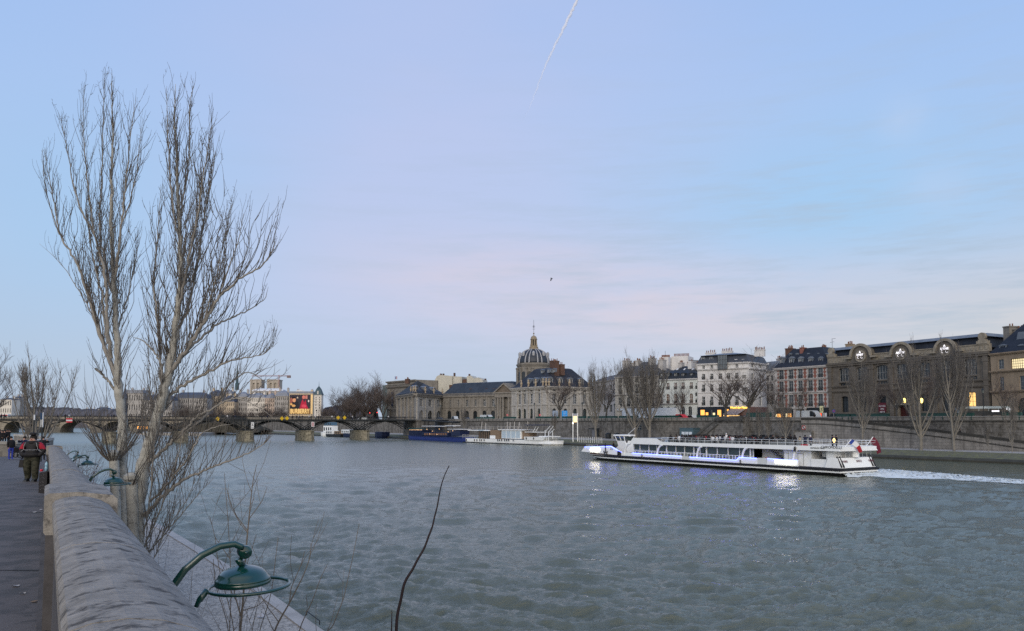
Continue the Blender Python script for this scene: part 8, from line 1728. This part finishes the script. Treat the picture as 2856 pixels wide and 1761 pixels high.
# vehicles
m_wheel = mat('tyre', (.015, .015, .015), rough=.8, var=.1); m_head = mat('headlight_glow', (1, 1, .9), var=0, emit=(1, .93, .8), estr=7); m_tail = mat('tail_light_red', (1, .1, .1), var=0, emit=(1, .04, .03), estr=3)
def car(label, u, off, L, H, col, kind='car', face=1, lights='head', z=STREET, Y=None, d=None):
    Y = Y or offF(u, off); x = ray(u, 1168)[0]*Y; F = Fr(u-20, Y+ (0), u+20, Y)
    F.o = Vector((x, Y)); b0_, b1_ = bankY(u-15, off), bankY(u+15, off); a_ = Vector((ray(u-15, 1168)[0]*b0_, b0_)); c_ = Vector((ray(u+15, 1168)[0]*b1_, b1_)); F.d = (c_-a_).normalized() if d is None else Vector(d).normalized(); n = Vector((F.d.y, -F.d.x)); F.n = n if n.dot(F.o) < 0 else -n
    t = thing('van' if kind == 'van' else ('truck' if kind == 'truck' else 'car'), label, kind, F.pt(0, 0, z)); W = 1.9 if kind != 'truck' else 2.4; h = L/2; f = face
    if kind == 'van': pr = [(-h, .4), (h-.1, .4), (h, .8), (h-.2, 1.1), (h-.95, H-.3), (h-1.5, H), (-h+.1, H), (-h, H-.2)]
    elif kind == 'truck': pr = [(-h, .6), (h, .6), (h, H), (-h, H)]
    else: pr = [(-h, .35), (h, .35), (h, .7), (h-.9, .88), (h-1.7, H), (-h+1.1, H), (-h+.3, .95), (-h, .85)]
    pr = [(f*a, z+b_) for a, b_ in pr]; mb = MB(); mb.fpoly(F, pr, 0, -W); mb.build('body', col, t)
    if kind == 'car': wp_ = [(h-1.75, H-.06), (h-1.15, .95), (-h+.6, .95), (-h+1.15, H-.06)]
    elif kind == 'van': wp_ = [(h-1.5, H-.15), (h-1.0, H-.45), (h-.5, 1.15), (h-2.2, 1.15), (h-2.2, H-.15)]
    else: wp_ = None
    if wp_: MB().fpoly(F, [(f*a, z+b_) for a, b_ in wp_], .005, .03).build('window', m_glassd, t)
    for a in (-h+.8, h-.8):
        o_ = MB(); o_.fpoly(F, [(f*a+.33*math.cos(q*math.pi/6), z+.33+.33*math.sin(q*math.pi/6)) for q in range(12)], .04, -.25); o_.build('wheel', m_wheel, t)
    if lights:
        for dd in (-.25, -W+.25): MB().lathe(F.pt(f*(h+.03) if lights == 'head' else -f*(h+.03), dd, z+.7), [(.04, -.12), (.14, 0), (.04, .12)], 6).build('headlight' if lights == 'head' else 'tail_light', m_head if lights == 'head' else m_tail, t)
    return t
m_dcar = mat('dark_car', (.03, .035, .045), rough=.25, var=.1, spec=.6); m_lcar = mat('pale_car', (.5, .54, .56), rough=.25, var=.1, spec=.6)
GV = 'traffic on the far quay street'
for a in (('white van with blue side panel driving before the brick house', 2250, 24, 6.2, 2.6, m_lcar, 'van', 1, 'head'), ('small red van parked by the bookseller boxes', 1896, 21, 3.4, 2.0, m_sred, 'van', 1, None), ('grey car just right of the small red van', 1926, 24, 4.2, 1.75, m_lcar, 'car', 1, None), ('white van with bright headlights left of the portico', 1352, 26, 7, 2.6, m_lcar, 'van', 1, 'head'), ('dark car with headlights before the curved wing', 1296, 26, 4.3, 1.7, m_dcar, 'car', 1, 'head'), ('pale car near the top of the bridge side ramp', 1264, 26, 4.4, 2.2, m_lcar, 'car', 1, None), ('dark car with red tail light at left end of the museum', 2330, 24, 4.4, 1.8, m_dcar, 'car', 1, 'tail'), ('dark car passing behind the institute poplar', 1650, 24, 4.3, 1.6, m_dcar, 'car', 1, 'tail'), ('dark car before the left pavilion with headlights', 1222, 30, 4.5, 1.7, m_dcar, 'car', 1, 'head'), ('dark car parked before the bookseller box by the awning', 2070, 24, 4.4, 1.5, m_dcar, 'car', 1, None)): car(*a)['group'] = GV
F = Fr(2240, offF(2250, 24)-.1, 2262, offF(2262, 24)-.1)
car('long white box trailer parked behind the poplars', 1800, 23, 26, 4.0, mat('trailer_white', (.62, .68, .74), rough=.5, var=.06), 'truck', 1, None)['group'] = GV
for u, v, lab in ((1048, 1169, 'left headlight pair of the dark car stopped by the clump'), ):
    t = car('dark car facing us with bright headlights beside the dark clump', 1048, 30, 4.4, 1.7, m_dcar, 'car', 1, 'head', Y=395, z=6.9, d=(.3, -1)); t['group'] = GV
t = car('pale van behind the footbridge lights', 1010, 30, 5, 2.5, m_lcar, 'van', -1, None, Y=400, z=6.9, d=(1, .3)); t['group'] = GV
# traffic lights
for u, v, lab in ((1031.5, 1152, 'red traffic light left one of two by the clump'), (1052, 1151, 'red traffic light right one of two by the clump')):
    Y = 385; p = P(u, v, Y); t = thing('traffic_light', lab, 'traffic light', (p.x, Y, 7), group='red traffic lights beyond the bridge'); MB().tube([(p.x, Y, 7), (p.x, Y, p.z)], .07, 5).build('post', m_dark, t); MB().box(p.x-.2, p.x+.2, Y, Y+.3, p.z-.9, p.z+.35).build('housing', m_dark, t); MB().lathe((p.x, Y-.08, p.z), [(.05, -.2), (.24, 0), (.05, .2)], 8).build('red_lamp', m_tail, t)
for u, v, lab in ((2325, 1147, 'round blue no parking sign at the left end of the museum'), (1415, 1158, 'red and white no entry sign beside the portico'), (1506, 1158, 'small red and white sign at the pavilion foot')):
    Y = offF(u, 20); p = P(u, v, Y); t = thing('road_sign', lab, 'sign', (p.x, Y, STREET)); MB().tube([(p.x, Y, STREET), (p.x, Y, p.z+.3)], .05, 5).build('post', m_grey, t)
    Fg = Fr(u-5, Y-.1, u+5, Y-.1); c, z = Fg.sz(u, v); MB().fpoly(Fg, [(c+.38*math.cos(q*math.pi/7), z+.38*math.sin(q*math.pi/7)) for q in range(14)], .08, .1).build('disc', mat('sign_blue', (.03, .08, .3), var=0) if 'blue' in lab else m_sred, t)
    MB().fbox(Fg, c-.25, c+.25, .105, .13, z-.07, z+.07).build('bar', m_sred if 'blue' in lab else m_white, t)
u = 2286; Y = offF(u, 21); p = P(u+5, 1143, Y); t = thing('hanging_banner', 'yellow green banner with dark running figure on a pole before the brick house', 'banner', (p.x, Y, STREET)); z0, z1 = P(u, 1152, Y).z, P(u, 1133, Y).z
MB().tube([(p.x+.55, Y, STREET), (p.x+.55, Y, z1+1)], .07, 5).build('pole', m_dark, t); MB().box(p.x-.4, p.x+.42, Y-.03, Y+.03, z0, z1).build('cloth', mat('lime_banner', (.5, .52, .33), var=.15), t)
MB().tube([(p.x-.2, Y-.05, z0+.3), (p.x+.05, Y-.05, z0+.9), (p.x+.2, Y-.05, z1-.3)], .06, 4).tube([(p.x-.2, Y-.05, z1-.5), (p.x+.05, Y-.05, z0+.95), (p.x+.3, Y-.05, z0+.5)], .05, 4).build('figure_mark', m_dark, t)
# containers by the quay wall
for u, v0, lab in ((1697, 1207, 'dark rounded bins heaped at the foot of the quay wall'), (1722, 1208, 'dark covered pile right of the bins at the quay wall')):
    Y = bankY(u, 17); p = P(u, v0, Y); t = thing('waste_bin', lab, 'bin', (p.x, Y, 1.75), group='bins at the quay wall'); MB().lathe((p.x, Y, 1.75), [(.8, 0), (1.0, .3), (.95, p.z-2.2), (.6, p.z-1.9), (.2, p.z-1.75)], 8).build('bin_body', m_dark, t); MB().box(p.x+.8, p.x+2.2, Y-.5, Y+.5, 1.75, p.z-.5).build('side_bin', m_grey, t)
# ================================================================== people
m_skin = mat('skin', (.42, .25, .19), rough=.6, var=.08); cloth = {k: mat('cloth_'+k, c, rough=.9, var=.15, scale=4) for k, c in dict(black=(.012, .012, .015), navy=(.015, .02, .05), grey=(.1, .1, .11), white=(.6, .62, .65), brown=(.09, .06, .04), red=(.3, .02, .03), blue=(.03, .05, .32), olive=(.03, .032, .022), beige=(.3, .26, .2)).items()}; m_hair = mat('dark_hair', (.012, .009, .008), rough=.6, var=.2)
POSE = {
 'stand': ([(0, 0, .93), (0, 0, 1.15), (0, 0, 1.38), (0, -.01, 1.5), (0, -.03, 1.62), (.19, 0, 1.38), (.24, .02, 1.1), (.22, -.06, .85), (-.19, 0, 1.38), (-.24, .02, 1.1), (-.22, -.06, .85), (.1, 0, .88), (.11, -.01, .5), (.11, .02, .09), (.12, -.14, .04), (-.1, 0, .88), (-.11, -.01, .5), (-.11, .02, .09), (-.12, -.14, .04)]),
 'walk': ([(0, 0, .93), (0, -.01, 1.15), (0, -.02, 1.38), (0, -.03, 1.5), (0, -.05, 1.62), (.19, -.02, 1.38), (.25, .1, 1.12), (.22, .05, .88), (-.19, -.02, 1.38), (-.25, -.05, 1.1), (-.2, -.22, .92), (.1, 0, .88), (.11, -.17, .5), (.11, -.2, .09), (.12, -.34, .06), (-.1, 0, .88), (-.11, .08, .5), (-.11, .3, .13), (-.12, .2, .04)]),
 'phone': ([(0, 0, .93), (0, 0, 1.15), (0, 0, 1.38), (0, -.01, 1.5), (0, -.03, 1.62), (.19, 0, 1.38), (.36, -.15, 1.3), (.18, -.36, 1.5), (-.19, 0, 1.38), (-.36, -.15, 1.3), (-.1, -.38, 1.5), (.1, 0, .88), (.11, -.01, .5), (.11, .02, .09), (.12, -.14, .04), (-.1, 0, .88), (-.11, -.01, .5), (-.11, .02, .09), (-.12, -.14, .04)]),
 'sit': ([(0, 0, .48), (0, .02, .72), (0, .02, .95), (0, .01, 1.07), (0, -.01, 1.19), (.19, .02, .95), (.25, -.05, .7), (.15, -.28, .6), (-.19, .02, .95), (-.25, -.05, .7), (-.15, -.28, .6), (.1, -.05, .48), (.12, -.42, .48), (.12, -.42, .09), (.12, -.56, .04), (-.1, -.05, .48), (-.12, -.42, .48), (-.12, -.42, .09), (-.12, -.56, .04)]),
}
PE = [(0, 1), (1, 2), (2, 3), (3, 4), (2, 5), (5, 6), (6, 7), (2, 8), (8, 9), (9, 10), (0, 11), (11, 12), (12, 13), (13, 14), (0, 15), (15, 16), (16, 17), (17, 18)]
PR = [.17, .16, .17, .06, .1, .09, .065, .045, .09, .065, .045, .1, .07, .055, .045, .1, .07, .055, .045]
PM = {}
def person_proto(pose, top, leg, hair, fat=1.0, long=False):
    key = (pose, top, leg, hair, fat)
    if key in PM: return copy_tree(PM[key])
    vs = POSE[pose]; me = skinmesh(vs, PE, [r*(fat if i in (0, 1, 2, 11, 15, 5, 8) else 1) for i, r in enumerate(PR)], 1, 'body'); neck = vs[3][2]; hip = vs[0][2]-.05
    me.materials.append(cloth[top]); me.materials.append(cloth[leg]); me.materials.append(m_skin)
    hx, hy, hz = vs[4]; hands = [vs[7], vs[10]]; idx = []
    for p in me.polygons:
        c = p.center; k = 0
        if (c-Vector((hx, hy, hz))).length < .15 and c.z > neck-.03: k = 2
        elif any((c-Vector(h)).length < .07 for h in hands): k = 2
        elif (c.z < hip if pose != 'sit' else (c.z < .6 and c.y < -.05) or c.z < .4): k = 1
        idx.append(k)
    me.polygons.foreach_set('material_index', idx); t = thing('person', '', 'person', local=True); link('body', me, t)
    mb = MB(); mb.lathe((hx, hy+.05, hz), [(.08, -.08 if not long else -.3), (.108, 0), (.108, .07), (.06, .125), (.01, .14)], 10); mb.build('hair', cloth[hair] if hair in cloth else m_hair, t, True); PM[key] = t; return t
def person(loc, rz, label, pose='stand', top='black', leg='navy', hair='h', group=None, sc=1.0, fat=1.0):
    t = person_proto(pose, top, leg, hair, fat); t.name = 'person'; place(t, loc, rz, label, group, sc); return t
# the walking man in front, heavier build
YM = 28.7; pm = P(87, 1340, YM); gM = gz(YM); man = thing('person', 'stout person in black and red jacket, black cap and dark camouflage trousers walking towards us', 'person', (pm.x, YM, gM), local=True)
S_ = 1.74/1.74
vs = [(0, 0, .95), (0, -.02, 1.12), (0, -.01, 1.3), (0, 0, 1.42), (0, -.02, 1.50), (0, -.035, 1.6), (.22, 0, 1.38), (.34, .03, 1.14), (.27, -.08, .98), (.2, -.1, .94), (-.22, 0, 1.38), (-.34, .03, 1.14), (-.27, -.08, .98), (-.2, -.1, .94), (.12, -.01, .85), (.14, -.1, .5), (.14, -.06, .12), (.17, -.22, .055), (-.12, 0, .85), (-.14, -.02, .5), (-.14, .1, .14), (-.16, -.05, .06)]
es = [(0, 1), (1, 2), (2, 3), (3, 4), (4, 5), (3, 6), (6, 7), (7, 8), (8, 9), (3, 10), (10, 11), (11, 12), (12, 13), (0, 14), (14, 15), (15, 16), (16, 17), (0, 18), (18, 19), (19, 20), (20, 21)]
rd = [.19, .215, .2, .15, .07, .1, .115, .1, .085, .07, .115, .1, .085, .07, .15, .125, .105, .05, .15, .125, .105, .05]
me = skinmesh(vs, es, rd, 2, 'body'); 
m_jb = mat('jacket_black', (.012, .012, .014), rough=.7, var=.2, scale=5); m_jr = mat('jacket_red', (.34, .015, .035), rough=.7, var=.12, scale=5); m_camo = mat('camouflage', (.045, .045, .032), rough=.9, var=.3, scale=6, col2=(.015, .018, .012), mask=(.48, .56))
for mm in (m_jb, m_camo, m_skin, m_jr, m_dark): me.materials.append(mm)
idx = []
for p in me.polygons:
    c = p.center; k = 0
    if c.z > 1.5 and abs(c.x) < .13 and c.y < .03: k = 2
    elif c.z < .92 and abs(c.x) < .3 and not (abs(c.x) > .24 and c.z > .86): k = 1 if c.z > .11 else 4
    elif abs(c.x) > .235 and 1.2 < c.z < 1.47: k = 3
    idx.append(k)
me.polygons.foreach_set('material_index', idx); link('body', me, man)
mb = MB(); mb.lathe((0, .055, 1.62), [(.08, -.2), (.1, -.14), (.108, -.02), (.108, .06), (.06, .1), (.01, .11)], 14, sy=.72); mb.build('hair', m_hair, man, True)
mb = MB(); mb.lathe((0, .01, 1.685), [(.108, .04), (.113, .05), (.11, .085), (.085, .115), (.02, .128)], 16); mb.add([(-.09, -.07, 1.722), (.09, -.07, 1.722), (.07, -.15, 1.715), (-.07, -.15, 1.715), (-.09, -.07, 1.733), (.09, -.07, 1.733), (.07, -.15, 1.725), (-.07, -.15, 1.725)], [(0, 1, 2, 3), (7, 6, 5, 4), (2, 6, 7, 3), (0, 3, 7, 4), (1, 5, 6, 2)]); mb.build('cap', m_jb, man, True)
mb = MB()   # face: eyes, nose, mouth
for sg in (-1, 1): mb.lathe((sg*.035, -.128, 1.61), [(.002, -.012), (.014, 0), (.002, .012)], 8)
mb.build('eyes', m_dark, man); MB().tube([(0, -.125, 1.61), (0, -.15, 1.575), (0, -.128, 1.565)], [.008, .016, .01], 6).build('nose', m_skin, man, True); MB().tube([(-.025, -.122, 1.545), (0, -.13, 1.542), (.025, -.122, 1.545)], .008, 5).build('mouth', mat('lips', (.3, .08, .07), var=0), man)
m_pipe = m_white; mb = MB(); mb.tube([(-.2, -.17, 1.17), (-.1, -.225, 1.165), (0, -.235, 1.17), (.1, -.225, 1.165), (.2, -.17, 1.17)], .004, 4)
for sg in (-1, 1): mb.tube([(sg*.16, -.14, 1.44), (sg*.2, -.16, 1.32), (sg*.22, -.15, 1.18), (sg*.32, -.09, 1.1), (sg*.42, -.03, 1.02)], .004, 4)
mb.build('jacket_piping', m_pipe, man); mb = MB(); mb.lathe((0, -.02, 1.43), [(.12, -.03), (.13, .02), (.11, .06)], 12); mb.build('collar', m_jb, man, True); mb = MB(); mb.lathe((0, 0, .93), [(.27, -.03), (.31, .06), (.28, .13)], 16, sy=.8); mb.build('jacket_hem', m_jb, man, True)
for sx_, yy in ((.155, -.14), (-.145, .03)):
    mb = MB(); mb.hexa([(sx_-.055, yy-.19, 0), (sx_+.055, yy-.19, 0), (sx_+.05, yy+.1, 0), (sx_-.05, yy+.1, 0), (sx_-.04, yy-.16, .06), (sx_+.04, yy-.16, .06), (sx_+.045, yy+.08, .12), (sx_-.045, yy+.08, .12)]); mb.build('shoe', m_dark, man)
MB().hexa([(-.36, -.12, .52), (-.22, -.12, .52), (-.22, .08, .52), (-.36, .08, .52), (-.34, -.1, .8), (-.23, -.1, .8), (-.23, .06, .8), (-.34, .06, .8)]).build('hip_pouch', m_jb, man)
man.rotation_euler = (0, 0, R(8)); man.scale = (1.12, 1.0, 1.0)
def PY(u, v, Y): q = P(u, v, Y); return (q.x, Y, q.z)
person(PY(29, 1282, 57), R(60), 'person in long black coat and bright blue trousers bending over a pushchair', 'stand', 'black', 'blue', sc=.98, fat=1.25)
person(PY(118, 1284, 57), R(40), 'person in black coat holding a phone up to photograph, right of the stout walker', 'phone', 'black', 'black', sc=1.0, fat=1.2)
person(PY(66, 1282, 58), R(-10), 'dark dressed person just behind the left shoulder of the stout walker', 'phone', 'navy', 'black', sc=1.0, fat=1.1)
for i, (u, v, lab) in enumerate(((5, 1229, 'dark figure standing on the raised path at the far left edge'), (12, 1228, 'tallest dark figure with backpack on the raised path at left'), (19, 1214, 'small dark figure leaning at the curved parapet'), (24, 1212, 'small dark figure at the end of the curved parapet'), (0, 1224, 'dark figure cut by the left picture edge'))):
    Y = 92 if i < 2 else 100; person((P(u, v, Y).x, Y, 4.25), R(30*i), lab, 'stand' if i % 2 else 'phone', 'black', 'black', group='people on the raised path at left', sc=1.05, fat=1.15)
# pushchair and bicycle
pp = Vector(PY(49, 1277, 58)); gg = pp.z; t = thing('pushchair', 'dark pushchair with wheels in front of the person in blue trousers', 'pushchair', pp)
for dx in (-.32, .32):
    for dy in (-.25, .25):
        MB().tube([(pp.x+dx+.2*math.cos(q*math.pi/8), pp.y+dy, gg+.21+.2*math.sin(q*math.pi/8)) for q in range(17)], .03, 5).build('wheel', m_wheel, t)
mb = MB(); mb.tube([(pp.x-.35, pp.y, gg+.2), (pp.x, pp.y, gg+.6), (pp.x-.5, pp.y, gg+1.05)], .03, 5).tube([(pp.x+.35, pp.y, gg+.2), (pp.x, pp.y, gg+.6)], .03, 5); mb.build('frame', m_grey, t)
mb = MB(); mb.hexa([(pp.x-.35, pp.y-.25, gg+.45), (pp.x+.35, pp.y-.25, gg+.4), (pp.x+.35, pp.y+.25, gg+.4), (pp.x-.35, pp.y+.25, gg+.45), (pp.x-.45, pp.y-.25, gg+.9), (pp.x+.3, pp.y-.25, gg+.65), (pp.x+.3, pp.y+.25, gg+.65), (pp.x-.45, pp.y+.25, gg+.9)]); mb.build('seat', cloth['black'], t)
pp = Vector(PY(119, 1282, 52)); gg = pp.z; t = thing('bicycle', 'dark bicycle leaning near the parapet behind the stout walker', 'bicycle', pp)
for dx in (-.5, .5): MB().tube([(pp.x+dx*.5+.33*.5*math.cos(q*math.pi/8), pp.y+dx+.28*math.cos(q*math.pi/8), gg+.34+.33*math.sin(q*math.pi/8)) for q in range(17)], .022, 5).build('wheel', m_wheel, t)
mb = MB(); x, y = pp.x, pp.y
for a_, b_ in (((-.25, -.5, .34), (-.1, -.2, .85)), ((-.1, -.2, .85), (.18, .36, .8)), ((.18, .36, .8), (.25, .5, .34)), ((.18, .36, .8), (0, 0, .35)), ((0, 0, .35), (-.1, -.2, .85)), ((0, 0, .35), (-.25, -.5, .34)), ((.18, .36, .8), (.15, .3, 1.02))): mb.tube([(x+a_[0], y+a_[1], gg+a_[2]), (x+b_[0], y+b_[1], gg+b_[2])], .02, 5)
mb.tube([(x-.1, y+.3, gg+1.02), (x+.4, y+.3, gg+1.02)], .018, 5); mb.build('frame', m_dark, t); MB().lathe((x-.1, y-.2, gg+.86), [(.08, 0), (.1, .04), (.03, .08)], 8).build('saddle', m_dark, t)
# people on the footbridge
cols_ = ['black', 'navy', 'grey', 'black', 'brown', 'white', 'black', 'navy', 'beige']
bu = [(4, 0), (12, 0), (160, 1), (166, 2), (182, 3), (193, 5), (238, 0), (243, 1), (250, 0), (276, 2), (300, 4), (311, 1), (318, 0), (354, 2), (366, 4), (394, 0), (420, 1), (450, 0), (572, 4), (580, 8), (600, 0), (602, 1), (630, 1), (634, 5), (640, 2), (652, 0), (656, 1), (731, 0), (746, 1), (790, 0), (800, 2), (816, 3), (828, 0), (833, 5), (836, 0), (843, 1), (862, 5), (868, 0), (880, 5), (889, 0), (895, 0), (905, 2), (926, 5), (936, 0), (957, 3), (983, 5), (1005, 0), (1040, 1), (1078, 0), (1083, 5), (1090, 0), (1105, 2), (1130, 1)]
place_words = lambda u: 'near the left bank' if u < 150 else 'by the striped board' if u < 230 else 'left of the poplar trunks' if u < 330 else 'behind the poplar trunks' if u < 500 else 'behind the drooping twigs' if u < 700 else 'left of the paired yellow signs' if u < 785 else 'below the huge billboard' if u < 875 else 'below the corner turret' if u < 930 else 'before the dark tree clump' if u < 1070 else 'at the landing end'
for i, (u, c) in enumerate(bu):
    s_ = FB.s(u, 1165); q = FB.pt(s_, -1-(i % 4)*1.7, ZD); s2 = (u-u); top = cols_[c % len(cols_)]
    # keep the pixel column when standing further back on the deck
    rx, _ = ray(u, 1165); o_ = FB.o+FB.n*(-1-(i % 4)*1.7); tt = (o_.x-rx*o_.y)/(rx*FB.d.y-FB.d.x); q = FB.pt(tt, -1-(i % 4)*1.7, ZD)
    person(q, R(i*47), f'{top} clad pedestrian on the footbridge deck {place_words(u)}', ('walk', 'stand', 'walk', 'stand')[i % 4], top, ('navy', 'black', 'grey')[i % 3], group='pedestrians '+place_words(u)+' on the footbridge in '+top, sc=1.02)
# passengers: seated crowd on the top deck, some standing
rs_ = random.Random(4); seat_c = ['black', 'black', 'navy', 'black', 'grey', 'brown', 'black', 'white', 'black', 'red', 'black', 'beige']
n = 0
for row in range(30):
    a = bs(1850, 1230)[0]+1.0+row*1.0
    if a > bs(2150, 1240)[0]: break
    for c in range(6):
        if rs_.random() < .13: continue
        top = rs_.choice(seat_c); dep = -.8-c*1.3+rs_.uniform(-.15, .15)
        person(FT.pt(a+rs_.uniform(-.1, .1), dep, ztop-.12), math.atan2(FT.d.y, FT.d.x)-math.pi/2+rs_.uniform(-.5, .5), f'seated passenger in {top} on the crowded open top deck', 'sit', top, 'black', group=f'seated passengers in {top} on the tour boat top deck', sc=1.05, fat=1.15); n += 1
for row in range(30):
    a = bs(1850, 1230)[0]+1.0+row*1.0
    if a > bs(2150, 1240)[0]: break
    for d0, d1 in ((-3.8, -.4), (-7.8, -4.3)): MB().fbox(FT, a-.2, a+.25, d0, d1, ztop+.22, ztop+.26).fbox(FT, a+.25, a+.3, d0, d1, ztop-.2, ztop+.5).build('bench', mat('bench_grey', (.16, .18, .19), var=.2), TB)
for i, (u, top, pose, lab, dep, rz) in enumerate(((2026, 'white', 'stand', 'standing passenger in bright white coat amid the seated crowd', -5, 0), (2156, 'black', 'stand', 'passenger in black standing at the aft end of the seats', -1.2, 1), (2205, 'black', 'stand', 'passenger with white collar standing at the far deck rail', -6.5, 2), (2217, 'black', 'stand', 'dark passenger standing left of the one with red bag', -1, 3), (2246, 'navy', 'phone', 'passenger in dark hat raising arms to photograph on the top deck', -2, 2.2), (2261, 'navy', 'stand', 'passenger with white knitted hat on the top deck', -1.5, .5), (2322, 'navy', 'phone', 'passenger pointing at the stern end of the top deck', -6, 1.5), (2333, 'black', 'stand', 'dark passenger at the very stern end of the top deck', -7, 1), (1711, 'black', 'stand', 'dark passenger standing on the bow deck left of the wheelhouse', -5, 1))):
    s_, _z = FT.sz(u, 1232, dep); zf = ztop-.3 if u > 1800 else 1.5
    person(FT.pt(s_, dep, zf), rz, lab, pose, top, 'black', hair='white' if 'white knitted' in lab else ('white' if 'bright white' in lab else 'h'), sc=1.05, fat=1.2)
s_, _z = FT.sz(2241, 1240, -1.5)
t = MB().fbox(FT, s_-.5, s_+.4, -2, -1.6, ztop-.3, ztop+.25).build('bag', m_sred); tag(t, 'red and white bag at the feet of the photographing passenger', 'bag')
for i in range(10):
    u = 1660+i*4.8; s_, _z = FT.sz(u, 1246, -2-(i % 3)*2); top = seat_c[(i*5) % 12]; person(FT.pt(s_, -2-(i % 3)*2, 1.35), rs_.uniform(0, 6), f'passenger in {top} seated low on the bow deck', 'sit', top, 'black', group=f'bow deck passengers in {top}', sc=1.0, fat=1.1)
for i, (u, lab) in enumerate(((1448, 'dark pedestrian by the bookseller box before the portico'), (1480, 'dark pedestrian left of the plane tree at the pavilion'), (1945, 'dark pedestrian at the top of the quay stairs'), (2272, 'dark pedestrian behind the white van'), (1088, 'pedestrian in dark coat at the bridge landing by the mint'), (1390, 'dark pedestrian right of the white van'))):
    Y = offF(u, 19.6) if u > 1200 else 385; x = ray(u, 1168)[0]*Y; person((x, Y, STREET+.12), i, lab, 'stand', 'black', 'black', group=None, sc=1.05)
Y = bankY(2678, 15.5); q = P(2678, 1205, Y); person((q.x, Y, max(2.5, rz(2678)-.9) if False else P(2678, 1211, Y).z-.5), 1, 'person in black sitting on the sloping ramp of the far quay', 'sit', 'black', 'black', sc=1.2)
# turn lettering into plain meshes
dg = bpy.context.evaluated_depsgraph_get(); dg.update()
for o in TXT:
    me = bpy.data.meshes.new_from_object(o.evaluated_get(dg)); n_ = o.name; q = bpy.data.objects.new('tmp', me); C.objects.link(q); q.parent = o.parent; q.matrix_local = o.matrix_local.copy(); cu = o.data; bpy.data.objects.remove(o); q.name = n_
